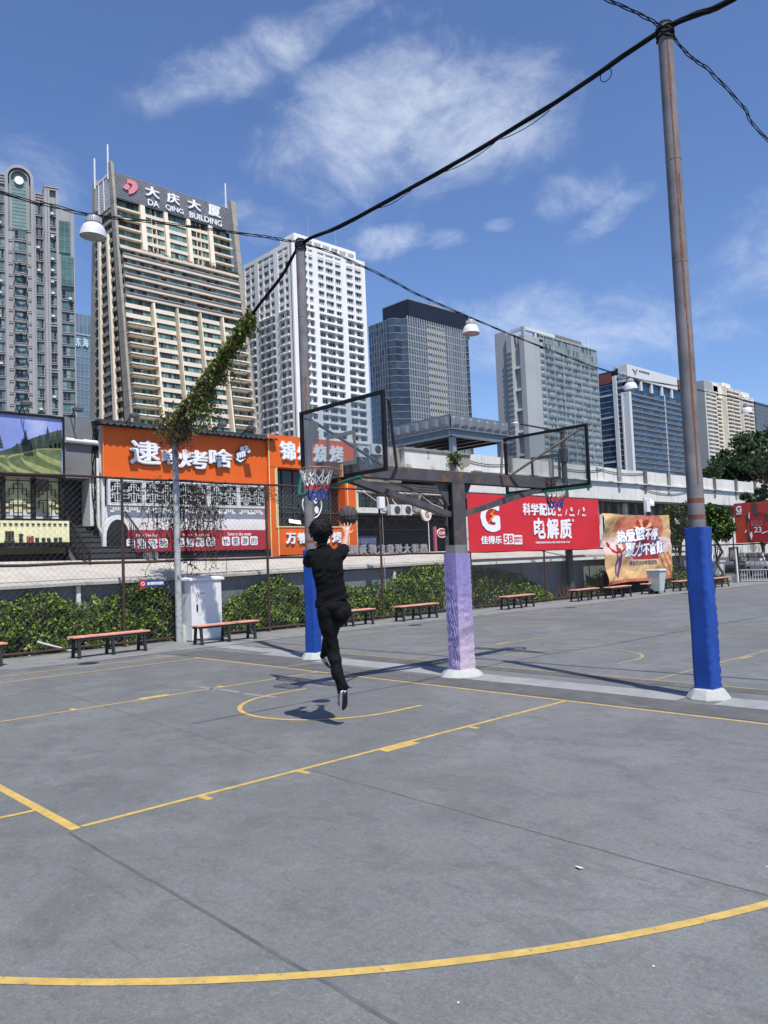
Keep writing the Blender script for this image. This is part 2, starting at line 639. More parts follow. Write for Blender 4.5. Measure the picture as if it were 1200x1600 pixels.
def purple_material():
    m = bpy.data.materials.new('purple_pad')
    m.use_nodes = True
    t = m.node_tree
    n = NT(t)
    b = t.nodes['Principled BSDF']
    o = n.new('ShaderNodeTexCoord').outputs['Object']
    base = n.mix(n.ramp(n.noise(n.mapping(o, scale=(1, 1, .6)), 5, 6, .6, .6), .35, .70), (.225, .185, .42), (.29, .245, .46))
    sep = n.new('ShaderNodeSeparateXYZ')
    t.links.new(o, sep.inputs[0])
    fade = n.noise(n.mapping(o, scale=(1, 1, .5)), 8, 6, .7, .8)
    # the cloth on the side towards the near court has bleached to a dusty pink, most of all low down
    z = n.math('ADD', sep.outputs[2], n.math('MULTIPLY', fade, 1.1))
    side = n.ramp(sep.outputs[0], -.095, -.125, .25, 1.0)
    k = n.math('MULTIPLY', side, n.ramp(z, 2.1, .75, 0, .85))
    base = n.mix(k, base, (.52, .42, .49))
    t.links.new(base, b.inputs['Base Color'])
    b.inputs['Roughness'].default_value = .5
    bn = n.new('ShaderNodeBump')
    bn.inputs['Strength'].default_value = .45
    bn.inputs['Distance'].default_value = .012
    t.links.new(n.noise(n.mapping(o, scale=(.6, .6, 1.3), rot=(.3, .2, 0)), 17, 4, .6, 1.0), bn.inputs['Height'])
    t.links.new(bn.outputs[0], b.inputs['Normal'])
    M['purple_pad'] = m


purple_material()

# ================================================================== GROUND
g = MB()
g.quad((-800, -1600, -.06), (2200, -1600, -.06), (2200, 1200, -.06), (-800, 1200, -.06))
struct('ground', g, 'asphalt')
FXX = 10.2                        # the fence line behind the benches
YC = onX(1146, 850, FXX).y      # where the fence turns the corner
g = MB()
g.box(-26, 10.45, YC - .4, 30, -.055, 0)
struct('court_surface', g, 'court')
g = MB()
ed = [(30, 8.0), (12, 8.05), (6, 8.1), (3.2, 8.05), (1.4, 7.9), (-.5, 8.05), (-1.5, 8.0), (-4, 8.15), (-7, 8.3), (-12, 8.1), (-20, 7.8), (YC, 7.7)]
for (y0, x0), (y1, x1) in zip(ed, ed[1:]):
    g.quad((x0, y0, .004), (x1, y1, .004), (10.44, y1, .004), (10.44, y0, .004))
struct('pavement_edge', g, 'edge_concrete')
g = MB()
for (xa, xb, ya, yb) in [(7.98, 9.0, -2.1, -1.50), (5.6, 7.97, -1.78, -1.28), (3.9, 5.6, -1.62, -1.0), (.3, 3.6, -1.42, -.78), (-3.46, -.1, -1.22, -.70), (-12, -3.9, -1.20, -.70)]:
    k = 6
    xs = [xa + (xb - xa) * i / k for i in range(k + 1)]
    jit = [(rnd.uniform(-.03, .03), rnd.uniform(-.03, .03)) for _ in xs]
    for i in range(k):
        g.quad((xs[i], ya + jit[i][0], .0045), (xs[i], yb + jit[i][1], .0045), (xs[i + 1], yb + jit[i + 1][1], .0045), (xs[i + 1], ya + jit[i + 1][0], .0045))
struct('concrete_strip_path', g, 'concrete_strip')
g = MB()   # darker bare band on both sides of the strip
for (xa, xb, ya, yb) in [(-12, 3.4, -.66, -.08), (-12, 7.0, -1.92, -1.62), (3.6, 7.6, -.95, -.10), (.5, 3.4, -1.61, -1.46), (6.5, 7.9, -.09, .02)]:
    g.quad((xa, ya, .0035), (xa, yb, .0035), (xb, yb, .0035), (xb, ya, .0035))
struct('worn_pavement_band', g, 'dark_edge')

# joints between the slabs of the court
g = MB()


def strip(g, pts, w, z, mi=0):
    L = []
    for i, p in enumerate(pts):
        a, b = pts[max(i - 1, 0)], pts[min(i + 1, len(pts) - 1)]
        d = Vector((b[0] - a[0], b[1] - a[1], 0)).normalized()
        L.append((Vector((p[0], p[1], z)) + Vector((-d.y, d.x, 0)) * w / 2, Vector((p[0], p[1], z)) - Vector((-d.y, d.x, 0)) * w / 2))
    for (a, b), (c, d) in zip(L, L[1:]):
        g.quad(a, b, d, c, mi)


def wob(a, b, n, k):
    return [(a[0] + (b[0] - a[0]) * i / n + rnd.uniform(-k, k), a[1] + (b[1] - a[1]) * i / n + rnd.uniform(-k, k)) for i in range(n + 1)]


strip(g, wob((-2.46, 6.04), (-7.4, 6.09), 26, .006), .022, .0012)
strip(g, wob((-2.5, 3.98), (-7.4, 4.04), 26, .006), .015, .0012)
strip(g, wob((4.6, 3.55), (-1.6, 3.92), 20, .006), .010, .0012)
strip(g, wob((2.4, -6.0), (7.6, -6.0), 8, .006), .014, .0012)
struct('court_joints', g, 'joint')

# painted lines
def arc(cx, cy, r, a0, a1, n=60):
    return [(cx + r * math.cos(a0 + (a1 - a0) * i / n), cy + r * math.sin(a0 + (a1 - a0) * i / n)) for i in range(n + 1)]


def court_lines(T, far):
    g = MB()
    w = .050 if not far else .045
    L1, L2, L3 = .0022, .0028, .0034
    t = lambda ps: [T(p) for p in ps]
    strip(g, t([(-13.5, 0), (7.16, 0)]), w, L1)
    strip(g, t([(7.16, .03), (7.16, 13.8 if not far else 14.5)]), w, L1)
    if far:
        strip(g, t([(-7.16, .03), (-7.16, 14)]), w, L1)
    a = math.asin((6.24) / 6.78)
    ps = [(6.24, .03)] + arc(0, 1.72, 6.78, math.pi / 2 - a, math.pi / 2 + a + (0 if far else .30), 150) + ([(-6.24, .03)] if far else [])
    strip(g, t(ps), .058 if not far else .05, L2)
    for sx in (1, -1):
        strip(g, t([(2.41 * sx, .03), (2.41 * sx, 5.93)]), w, L1)
        for (y0, y1, ww) in [(1.80, 1.86, .13), (2.68, 3.12, .11), (4.02, 4.08, .13), (4.97, 5.03, .13)]:
            x = sx * (2.41 + w / 2 + ww / 2)
            strip(g, t([(x, y0), (x, y1)]), ww, L1 - .0004)
    strip(g, t([(-2.44, 5.98), (2.44, 5.98)]), .074 if not far else .06, L1)
    strip(g, t(arc(0, 6.02, 1.75, 0, math.pi, 40)), w, L3)
    nc = [(1.15, 1.23)] + arc(0, 1.72, 1.15, 0, math.pi, 40) + [(-1.15, 1.23)]
    strip(g, t(nc), .06, L3)
    if not far:
        strip(g, t([(7.16, 13.8), (-13, 13.8)]), w, L2)
    return g


struct('court_line_markings', court_lines(lambda p: (p[0] + .0, p[1]), False), 'yellow_line')
struct('court_line_markings', court_lines(lambda p: (p[0] - .08, -1.97 - p[1]), True), 'yellow_faint')
g = MB()
for (xx, yy) in [(1.8, -28), (-6, -30)]:
    strip(g, arc(xx, yy, 1.4, 0, 6.28, 50), .07, .0022)
struct('court_line_markings', g, 'yellow_line')
g = MB()
for a, b in [((308, 1073), (338, 1077)), ((344, 1077), (373, 1082)), ((381, 1084), (432, 1090))]:
    p, q = onZ(*a), onZ(*b)
    strip(g, [(p.x, p.y), (q.x, q.y)], .09, .0022)
struct('old_line_markings', g, 'white_faint')

# ================================================================== TWIN BASKETBALL STAND
PX, PY = .12, -.98
st = thing('basketball_stand', 'rusty steel twin basketball stand with two glass backboards and a purple padded post', 'basketball hoop', (PX, PY, 0))
b = MB()
b.box(PX - .10, PX - .082, PY - .14, PY + .14, .1, 2.949)
b.box(PX + .082, PX + .10, PY - .14, PY + .14, .1, 2.949)
b.box(PX - .081, PX + .081, PY - .009, PY + .009, .1, 2.949)
obj('post', b, 'beam_steel', st)
b = MB()
b.box(PX - .1005, PX + .1005, PY - .142, PY + .142, 1.86, 1.99)
obj('post_band', b, 'edge_concrete', st)
b = MB()
b.box(PX - .08, PX + .08, -3.62, 1.66, 2.95, 3.13)
for y in (-3.5, -2.3, .4, 1.5):
    b.box(PX - .085, PX + .085, y - .02, y + .02, 2.945, 3.135)
obj('beam', b, 'beam_steel', st, bevel=.006)
b = MB()
for s in (1, -1):
    y = PY + s * .142
    b.prism([(PX - .01, y, 2.948), (PX - .01, y + s * .26, 2.948), (PX - .01, y + s * .20, 2.84), (PX - .01, y, 2.58)], (.02, 0, 0))
obj('gusset', b, 'beam_steel', st)
for s in (1, -1):
    b = MB()
    ya, yb = PY + s * .15, (1.25 if s > 0 else -3.22)
    for dx in (-.042, .042):
        b.bar((PX + dx, ya, 2.46), (PX + dx, yb, 2.94), .035, .085)
    obj('brace', b, 'beam_steel', st)
# padding
b = MB()
rings = []
NP = 72
for i in range(80):
    z = .055 + (1.86 - .055) * i / 79
    ring = []
    for k in range(NP):
        t = k / NP * 4
        sd_, fr = int(t), t - int(t)
        hx, hy = .118, .166
        c = [(-hx, hy), (hx, hy), (hx, -hy), (-hx, -hy)]
        p0, p1 = c[sd_], c[(sd_ + 1) % 4]
        x, y = p0[0] + (p1[0] - p0[0]) * fr, p0[1] + (p1[1] - p0[1]) * fr
        mid = 4 * fr * (1 - fr)
        calm = min(1, max(.12, (1.75 - z) * 1.6))
        sag = .010 * mnoise.noise(Vector((x * 7, y * 7, z * 14))) + .007 * mnoise.noise(Vector((x * 18 + z * 9, y * 18 + z * 9, z * 22)))
        sag += .008 * math.sin(34 * z + 9 * abs(fr - .5) * 4 + 4 * mnoise.noise(Vector((z * 4, sd_ * 2.0, 0)))) * mid
        sag -= .012 * math.exp(-((fr - .5) / .05) ** 2) * (.6 + .4 * math.sin(75 * z))   # stitched seam down the face
        sag = sag * calm + .010 * mid
        if fr < .035 or fr > .965:
            sag += .004 + .003 * math.sin(80 * z)                                           # piped corner
        low = 1 + .10 * max(0, .35 - z) - .06 * max(0, .11 - z) * 10
        l = math.hypot(x, y)
        ring.append((PX + x * low + x / l * sag, PY + y * low + y / l * sag, z))
    rings.append(ring)
b.loft(rings)
obj('post_pad', b, 'purple_pad', st, smooth=48)
b = MB()
b.loft([[(PX + math.cos(a) * r * (1 + .14 * mnoise.noise(Vector((math.cos(a) * 1.6, math.sin(a) * 1.6, z * 9)))), PY + .02 + math.sin(a) * r * 1.05, z + .012 * mnoise.noise(Vector((math.cos(a) * 4, math.sin(a) * 4, 3))) * (z > 0)) for a in [2 * math.pi * k / 26 for k in range(26)]] for r, z in ((.33, .0), (.30, .035), (.25, .075), (.19, .10))])
obj('footing', b, 'footing', st, smooth=35)


def net(b, c, r0, r1, h, mi_fn, n=12):
    """ropes hang down from the ring and cross into a diamond mesh"""
    rows = 6
    def P(k, j):
        f = j / rows
        r = r0 + (r1 - r0) * (f ** .75)
        a = 2 * math.pi * (k + .5 * (j % 2)) / n
        return Vector((c[0] + r * math.cos(a), c[1] + r * math.sin(a), c[2] - h * f + .012 * math.sin(3 * a + j)))
    for j in range(rows):
        for k in range(n):
            for dk in ((0, -1) if j % 2 == 0 else (0, 1)):
                if j < 2 and dk != 0 and j == 0:
                    pass
                b.tube([P(k, j), P(k + dk, j + 1)], .0062 if j < 3 else .0085, 5, mi_fn(j), caps=False)


def backboard(parent, y, f, cx, droop):
    """f = +1 faces the near court, -1 the far one"""
    w, z0, z1, t = 1.76, 2.92, 3.96, .045
    b = MB()
    fr = .045
    for (xa, xb, za, zb) in [(-w / 2, w / 2, z1 - fr, z1), (-w / 2, w / 2, z0, z0 + fr), (-w / 2, -w / 2 + fr, z0 + fr, z1 - fr), (w / 2 - fr, w / 2, z0 + fr, z1 - fr)]:
        b.box(cx + xa, cx + xb, y - t / 2, y + t / 2, za, zb)
    bd = obj('backboard', b, 'black_steel', parent, bevel=.004)
    b = MB()
    b.box(cx - w / 2 + fr, cx + w / 2 - fr, y - .005, y + .005, z0 + fr, z1 - fr)
    obj('glass', b, 'board_glass', bd)
    b = MB()
    d0, d1 = y + f * .0052, y + f * .008
    ya, yb = min(d0, d1), max(d0, d1)
    sw, sz0, sz1, lw = .62, 3.08, 3.53, .055
    b.box(cx - sw / 2, cx + sw / 2, ya, yb, sz1 - lw, sz1)
    b.box(cx - sw / 2, cx + sw / 2, ya, yb, sz0, sz0 + lw)
    b.box(cx - sw / 2, cx - sw / 2 + lw, ya, yb, sz0 + lw, sz1 - lw)
    b.box(cx + sw / 2 - lw, cx + sw / 2, ya, yb, sz0 + lw, sz1 - lw)
    obj('target_square', b, 'grey_mark', bd)
    if f > 0:
        b = MB()   # the worn round emblem in the upper corner
        F = Face((cx, y, 0), (-1, 0, 0), (0, 1, 0))
        pl = []
        for k in range(30):
            a = 2 * math.pi * k / 30
            r = .155
            pl.append(F.pt(-.60 + r * math.cos(a) * (.72 if abs(a) < .35 or abs(a - 2 * math.pi) < .3 else 1), 3.62 + r * math.sin(a) * 1.15, .0055))
        b.prism(pl, (0, .003, 0))
        obj('emblem', b, 'grey_mark', bd)
    # green edge padding
    b = MB()
    if droop:
        e = .02
        pts = [(cx + .86, y + .03, 3.02), (cx + .875, y + .05, 2.90), (cx + .87, y + .07, 2.80), (cx + .84, y + .08, 2.755), (cx + .74, y + .075, 2.76), (cx + .5, y + .05, 2.79),
               (cx + .2, y + .03, 2.83), (cx - .1, y + .02, 2.865), (cx - .4, y + .01, 2.89)]
        b.tube(pts, .026, 8)
    else:
        b.box(cx - w / 2 - .012, cx + w / 2 + .012, y - .035, y + .035, z0 - .045, z0 - .001)
    obj('edge_padding', b, 'green_pad', bd, smooth=40)
    # struts behind, from the top corners to the beam
    for sx in (1, -1):
        b = MB()
        a = Vector((cx + sx * .82, y - f * .03, z1 - .10))
        c = a + Vector((0, -f * .10, 0))
        e = Vector((PX + sx * .09, y - f * 1.02, 3.12))
        b.tube([a, c], .016, 8)
        b.tube([c, e], .021, 8)
        obj('strut', b, 'beam_steel', parent, smooth=True)
    # ring and net
    rc = Vector((PX, y + f * .375, 3.03))
    b = MB()
    pts = [rc + Vector((math.cos(a), math.sin(a), 0)) * .228 for a in [2 * math.pi * k / 40 for k in range(40)]]
    b.tube(pts, .0105, 8, closed=True)
    b.tube([rc + Vector((.15, -f * .17, 0)), rc + Vector((.12, -f * .36, -.01))], .009, 6)
    b.tube([rc + Vector((-.15, -f * .17, 0)), rc + Vector((-.12, -f * .36, -.01))], .009, 6)
    rm = obj('rim', b, 'rim_paint', parent, smooth=True)
    b = MB()
    yy = y + f * .024
    b.box(PX - .13, PX + .13, min(yy, yy + f * .012), max(yy, yy + f * .012), 2.93, 3.10)
    b.prism([(PX - .075, yy + f * .013, 3.035), (PX - .075, yy + f * .12, 3.035), (PX - .075, yy + f * .013, 2.93)], (.15, 0, 0))
    obj('bracket', b, 'bracket', rm)
    b = MB()
    net(b, rc + Vector((0, 0, -.012)), .222, .115, .40, lambda j: 0 if j < 3 else (1 if j < 4 else 2))
    for k in range(12):   # doubled white cords of the upper net
        a = 2 * math.pi * (k + .5) / 12
        p = rc + Vector((math.cos(a) * .222, math.sin(a) * .222, -.01))
        q = rc + Vector((math.cos(a) * .165, math.sin(a) * .165, -.20))
        b.tube([p, q], .009, 5, 0)
    obj('net', b, ['net_white', 'net_red', 'net_blue'], rm, smooth=True)


gm = bpy.data.materials.new('board_glass')
gm.use_nodes = True
_t = gm.node_tree
_t.nodes.clear()
_n = NT(_t)
_tr = _n.new('ShaderNodeBsdfTransparent')
_tr.inputs[0].default_value = (.80, .815, .82, 1)
_gl = _n.new('ShaderNodeBsdfGlossy')
_gl.inputs['Roughness'].default_value = .04
_fr = _n.new('ShaderNodeFresnel')
_fr.inputs[0].default_value = 1.35
_df = _n.new('ShaderNodeBsdfDiffuse')
_df.inputs[0].default_value = (.25, .25, .24, 1)
_m0 = _n.new('ShaderNodeMixShader')
_m0.inputs[0].default_value = .02
_t.links.new(_tr.outputs[0], _m0.inputs[1])
_t.links.new(_df.outputs[0], _m0.inputs[2])
_mx = _n.new('ShaderNodeMixShader')
_t.links.new(_n.math('MULTIPLY', _fr.outputs[0], .22), _mx.inputs[0])
_t.links.new(_m0.outputs[0], _mx.inputs[1])
_t.links.new(_gl.outputs[0], _mx.inputs[2])
_o = _n.new('ShaderNodeOutputMaterial')
_t.links.new(_mx.outputs[0], _o.inputs[0])
M['board_glass'] = gm
backboard(st, 1.35, 1, .04, True)
backboard(st, -3.31, -1, .03, False)


# ================================================================== LIGHT POLES
def light_pole(x, y, h, r, label, pad_top, rot, rings_at):
    p = thing('light_pole', label, 'light pole', (x, y, 0), 'tall steel poles between the courts')
    b = MB()
    n = 18
    zs = [0.05, 1.2, 2.2, 3.4, 4.6, 5.8, 7.0, h]
    b.tube([(x, y, z) for z in zs], [r * (1.06 - .10 * z / h) for z in zs], n)
    for z in (3.25, 5.3, 6.6):
        b.lathe([(r * 1.0, -.006), (r * 1.035, 0), (r * 1.0, .006)], (x, y, z), n)
    obj('pole', b, 'steel_pole', p, smooth=True)
    b = MB()
    b.lathe([(r * .98, h - .001), (r * 1.05, h), (r * .9, h + .025), (r * .2, h + .035)], (x, y, 0), n)
    for k in range(5):
        a = k * 1.3
        b.tube([(x + math.cos(a + t) * r * 1.1, y + math.sin(a + t) * r * 1.1, h - .06 - k * .03 + .02 * math.sin(t * 3)) for t in [i * .35 for i in range(19)]], .012, 5)
    obj('cap', b, 'cable', p, smooth=True)
    for (az, z0, z1, w) in rings_at[0]:   # long rust runs down the steel
        b = MB()
        w *= 1.6
        L, Rr = [], []
        for i in range(15):
            z = z0 + (z1 - z0) * i / 14
            ww = w * (.35 + .65 * abs(mnoise.noise(Vector((z * 2.3, az * 5, 1))))) * (1 - .5 * abs(i / 7 - 1))
            rr = r * (1.06 - .10 * z / h) + .0016
            for sgn, l in ((-1, L), (1, Rr)):
                a = R(az) + sgn * ww / r / 2 + .05 * mnoise.noise(Vector((z * 1.5, 3, az)))
                l.append((x + math.cos(a) * rr, y + math.sin(a) * rr, z))
        for i in range(14):
            b.quad(L[i], Rr[i], Rr[i + 1], L[i + 1])
        obj('rust_stain', b, 'rust', p, smooth=True)
    for z in rings_at[1]:
        b = MB()
        rr = r * (1.06 - .10 * z / h) + .002
        b.lathe([(rr, 0), (rr, .055)], (x, y, z), n)
        obj('rust_band', b, 'rust', p, smooth=True)
    b = MB()
    rings = []
    ca, sa = math.cos(rot), math.sin(rot)
    K = 44
    for i in range(50):
        z = .11 + (pad_top - .11) * i / 49
        ring = []
        for k in range(K):
            t = k / K * 4
            sd_, fr = int(t), t - int(t)
            hw = .120
            c = [(-hw, hw), (hw, hw), (hw, -hw), (-hw, -hw)]
            p0, p1 = c[sd_], c[(sd_ + 1) % 4]
            u, v = p0[0] + (p1[0] - p0[0]) * fr, p0[1] + (p1[1] - p0[1]) * fr
            l = math.hypot(u, v)
            rr = min(l, .154)
            bulge = .012 * mnoise.noise(Vector((u * 5, v * 5, z * 2.2 + x)))
            if min(fr, 1 - fr) < .10 and sd_ in (0, 3):
                bulge += .007 * math.sin(z * 60 + 4 * mnoise.noise(Vector((z * 9, x, 0))))
            u, v = u / l * (rr + bulge), v / l * (rr + bulge)
            ring.append((x + u * ca - v * sa, y + u * sa + v * ca, z + .006 * math.sin(7 * t)))
        rings.append(ring)
    b.loft(rings)
    obj('pole_pad', b, 'blue_vinyl', p, smooth=55)
    b = MB()
    b.loft([[(x + math.cos(a) * q, y + math.sin(a) * q, z) for a in [R(22.5 + 45 * k) + rot for k in range(8)]] for q, z in ((.262, 0), (.25, .02), (.185, .115), (.16, .125))])
    obj('footing', b, 'footing', p, bevel=.012)
    return p


light_pole(-3.68, -1.07, 8.36, .094, 'tall rust streaked steel pole with a blue padded foot, right of the purple post', 2.03, R(-3),
           ([(128, 7.0, 8.33, .040), (131, 5.9, 7.1, .022), (133, 4.7, 6.1, .052), (138, 3.1, 4.9, .022), (140, 2.55, 4.5, .045), (152, 6.0, 6.4, .045), (126, 6.4, 7.6, .016)], (2.13, 2.33)))
light_pole(3.97, -1.12, 8.14, .094, 'tall grey steel pole with a blue padded foot, half hidden behind the jumping player', 2.06, R(20),
           ([(150, 4.6, 5.4, .07), (135, 3.4, 4.4, .03)], (2.2,)))


# ================================================================== WIRES AND LAMPS
def bundle(name, pts, n, r, spread_, label, group=None, loops=(), slack=()):
    b = MB()
    P = [Vector(p) for p in pts]
    fine = []
    for i in range(len(P) - 1):
        p0, p1, p2, p3 = P[max(i - 1, 0)], P[i], P[i + 1], P[min(i + 2, len(P) - 1)]
        for j in range(10):
            t = j / 10
            fine.append(.5 * ((2 * p1) + (p2 - p0) * t + (2 * p0 - 5 * p1 + 4 * p2 - p3) * t * t + (3 * p1 - p0 - 3 * p2 + p3) * t ** 3))
    fine.append(P[-1])
    for k in range(n):
        a0 = 2 * math.pi * k / n
        ps = []
        for i, p in enumerate(fine):
            t = fine[min(i + 1, len(fine) - 1)] - fine[max(i - 1, 0)]
            sd2 = Vector((-t.y, t.x, 0)).normalized()
            a = a0 + i * .35
            w = spread_ * (1 + .7 * mnoise.noise(Vector((i * .25, k * 3.1, 0))))
            ps.append(p + sd2 * math.cos(a) * w + Vector((0, 0, 1)) * (math.sin(a) * w - abs(spread_) * (.9 * abs(mnoise.noise(Vector((i * .09, k * 7.7, 5)))))))
        b.tube(ps, r, 6)
    for (c, rr) in loops:
        c = Vector(c)
        b.tube([c + Vector((math.cos(a), 0, math.sin(a))) * rr for a in [2 * math.pi * i / 20 for i in range(20)]], r * .35, 5, closed=True)
    for xa, xb, za, zb_, sg_ in slack:
        b.tube([(xa + (xb - xa) * i / 10, -1.13, za + (zb_ - za) * i / 10 - .03 - sg_ * 4 * (i / 10) * (1 - i / 10)) for i in range(11)], .006, 5)
    o = obj(name, b, 'cable', None, smooth='all')
    tag(o, label, 'cable', group)
    return o


cab = [(-9.5, -1.2, 8.75), (-6.0, -1.15, 8.42), (-4.49, -1.15, 8.28), (-3.65, -1.13, 8.36), (-2.0, -1.13, 8.17), (.08, -1.13, 8.06), (2.63, -1.13, 8.02), (3.9, -1.13, 8.08), (4.66, -1.15, 7.64), (5.72, -1.15, 7.15), (7.45, -1.2, 6.27), (8.79, -1.35, 5.77), (9.9, -1.6, 5.56)]
bundle('cable_bundle', cab, 5, .017, .018, 'thick black cable bundle sagging across the sky from pole top to pole top', loops=[((-2.80, -1.13, 8.17), .085)], slack=[(-1.9, -1.0, 8.13, 8.085, .05), (-.9, .2, 8.085, 8.05, .06), (.9, 1.7, 8.03, 8.01, .05)])
wl = [(4.0, 9.5, 7.75)] + [tuple(onX(x, y, 4.0)) for x, y in ((0, 300), (70, 318), (147, 336), (250, 348), (390, 366), (440, 374))] + [(3.98, -1.1, 8.12)]
bundle('lamp_wire', wl, 3, .008, .022, 'thin black wires carrying the leftmost white lamp past the towers', 'lamp wires')
wr = [(3.98, -1.14, 8.10)] + [tuple(onX(x, y, 4.0)) for x, y in ((520, 395), (600, 432), (660, 463), (737, 497), (850, 543), (980, 588))] + [tuple(onX(1165, 626, 4.0)), (4.0, -45, 7.3)]
bundle('lamp_wire', wr, 3, .008, .020, 'thin black wires running right and down from the middle pole over the dark glass tower', 'lamp wires')
bundle('lamp_wire', [(-3.7, 5, 7.9), (-3.7, 3, 7.92)] + [tuple(onX(x, y, -3.68)) for x, y in ((850, -52), (900, -25), (950, 0), (1000, 22), (1034, 42))], 3, .007, .018, 'thin black wires with clips reaching the right pole top from the upper left', 'lamp wires')
bundle('lamp_wire', [tuple(onX(x, y, -3.68)) for x, y in ((1048, 52), (1075, 85), (1110, 112), (1160, 165), (1200, 219))] + [(-3.7, -9, 8.05), (-3.7, -30, 7.7)], 3, .007, .018, 'thin black wires with clips hanging right and down from the right pole top', 'lamp wires')


def pendant(first=True):
    t = thing('pendant_lamp', '', 'lamp', (0, 0, 0), 'white lamps hung from the wires')
    b = MB()
    b.lathe([(.06, -.07), (.115, -.075), (.125, -.10), (.125, -.17), (.105, -.185)], n=28)
    for k in range(22):
        a = 2 * math.pi * k / 22
        b.bar((.127 * math.cos(a), .127 * math.sin(a), -.085), (.127 * math.cos(a), .127 * math.sin(a), -.175), .012, .012)
    obj('ballast', b, 'lamp_metal', t, smooth=40)
    b = MB()
    pr = [(.085, -.186), (.13, -.20), (.172, -.235), (.200, -.29), (.216, -.35), (.224, -.41), (.228, -.425), (.222, -.425), (.20, -.30), (.16, -.24), (.08, -.20)]
    b.lathe(pr, n=32)
    obj('shade', b, 'lamp_white', t, smooth=60)
    b = MB()
    b.lathe([(.05, -.21), (.10, -.25), (.19, -.40), (.2, -.405), (.01, -.409)], n=28)
    obj('diffuser', b, 'lamp_glass', t, smooth=40)
    b = MB()
    b.tube([(0, 0, -.08), (0, 0, -.02), (.02, 0, .0), (0, 0, .02), (-.015, 0, .0)], .008, 6)
    obj('hook', b, 'cable', t, smooth=True)
    return t


lamp0 = pendant()
for i, ((px, py), lab) in enumerate([((147, 333), 'white bell shaped lamp hanging in front of the beige tower with the roof letters'),
                                     ((735, 497), 'white bell shaped lamp hanging beside the dark glass tower'),
                                     ((983, 589), 'white bell shaped lamp hanging in front of the blue glass building'),
                                     ((1166, 629), 'small far white lamp hanging in front of the cream apartment block')]):
    o = lamp0 if i == 0 else copy_tree(lamp0)
    p = onX(px, py, 4.0)
    o.location = p
    o.scale = (.92, .92, .92)
    o.rotation_euler = (R(2 + i), R(-3 + 2 * i), i)
    o['label'] = lab

# ================================================================== FENCE
POSTS = [8.187 + (y - 8.187) * (FXX + 8.016) / 17.616 for y in (8.3, 4.15, .03, -4.03, -8.2, -12.35, -16.6, -20.9, -25.1, -29.3)]
MY = POSTS[4]
fe = thing('chain_link_fence', 'long chain link fence on rust brown posts running behind the benches', 'fence', (FXX, 0, 0))
for y in POSTS + [YC]:
    b = MB()
    b.tube([(FXX, y, 0), (FXX, y, 4.10)], .036, 10)
    obj('post', b, 'rust_dark', fe, smooth=True)
for z, r in ((4.07, .03), (2.03, .034), (.10, .03)):
    b = MB()
    b.tube([(FXX, 10, z)] + [(FXX - .0, y, z + .012 * math.sin(y * 2.3)) for y in np.arange(9, YC + .5, -1.0)] + [(FXX, YC, z)], r, 8)
    obj('rail', b, 'rust_dark', fe, smooth=True)


def wiremesh(parent, A, B, z0, z1, p=.15, r=.0016):
    """diamond mesh between two points: two families of slanting wires"""
    A, B = Vector((*A, 0)), Vector((*B, 0))
    L = (B - A).length
    u = (B - A) / L
    n = Vector((-u.y, u.x, 0))
    b = MB()
    H = z1 - z0
    for fam in (0, 1):
        k = -H
        while k < L:
            s0, s1, h0, h1 = k, k + H, z0, z1
            if s0 < 0:
                h0, s0 = z0 - s0, 0
            if s1 > L:
                h1, s1 = z1 - (s1 - L), L
            if h1 - h0 > .05:
                if fam:
                    s0, s1 = L - s0, L - s1
                off = n * (r if fam else -r)
                b.tube([A + u * s0 + off + Vector((0, 0, h0)), A + u * s1 + off + Vector((0, 0, h1))], r, 4, caps=False)
            k += p
    obj('wire_mesh', b, 'wire_mesh', parent)


wiremesh(fe, (FXX, 10), (FXX, YC), .14, 4.05)

f2 = thing('chain_link_fence', 'short chain link fence with a barred gate closing the far right end of the court', 'fence', (FXX, YC, 0))
for x in (5.9, 2.0, -2.2, -6.4, -10.6):
    b = MB()
    b.tube([(x, YC, 0), (x, YC, 4.02)], .036, 10)
    obj('post', b, 'rust_dark', f2, smooth=True)
for z in (3.99, 2.02):
    b = MB()
    b.tube([(FXX, YC, z), (-12, YC, z)], .034, 8)
    obj('rail', b, 'rust_dark', f2, smooth=True)
b = MB()
for x in np.arange(10.0, 6.0, -.14):
    b.tube([(x, YC, .1), (x, YC, .62)], .011, 6)
b.box(6.0, 10.1, YC - .02, YC + .02, .621, .67)
b.box(6.0, 10.1, YC - .02, YC + .02, .06, .11)
obj('gate', b, 'white_paint', f2)
b = MB()
for x in np.arange(10.0, 6.0, -.28):
    b.tube([(x, YC, .671), (x, YC, 1.98)], .010, 6)
b.box(6.0, 10.1, YC - .02, YC + .02, 1.30, 1.35)
obj('gate_bars', b, 'rust_dark', f2)
wiremesh(f2, (FXX, YC), (-12, YC), 1.5, 3.97, .14)
wiremesh(f2, (5.9, YC), (-12, YC), .05, 1.48, .14)

# meter box on the fence post
t = thing('meter_box', 'small white steel box fixed on a fence post', 'meter box', (FXX - .1, MY, 3.3))
b = MB()
b.box(FXX - .17, FXX - .04, MY - .10, MY + .14, 3.47, 3.85)
obj('body', b, 'white_paint', t, bevel=.012)
b = MB()
b.box(FXX - .185, FXX - .171, MY - .085, MY + .125, 3.49, 3.83)
obj('door', b, 'white_paint', t, bevel=.004)
b = MB()
b.tube([(FXX - .05, MY - .07, 3.46), (FXX - .05, MY - .09, .9)], .009, 6)
obj('conduit', b, 'galv', t)

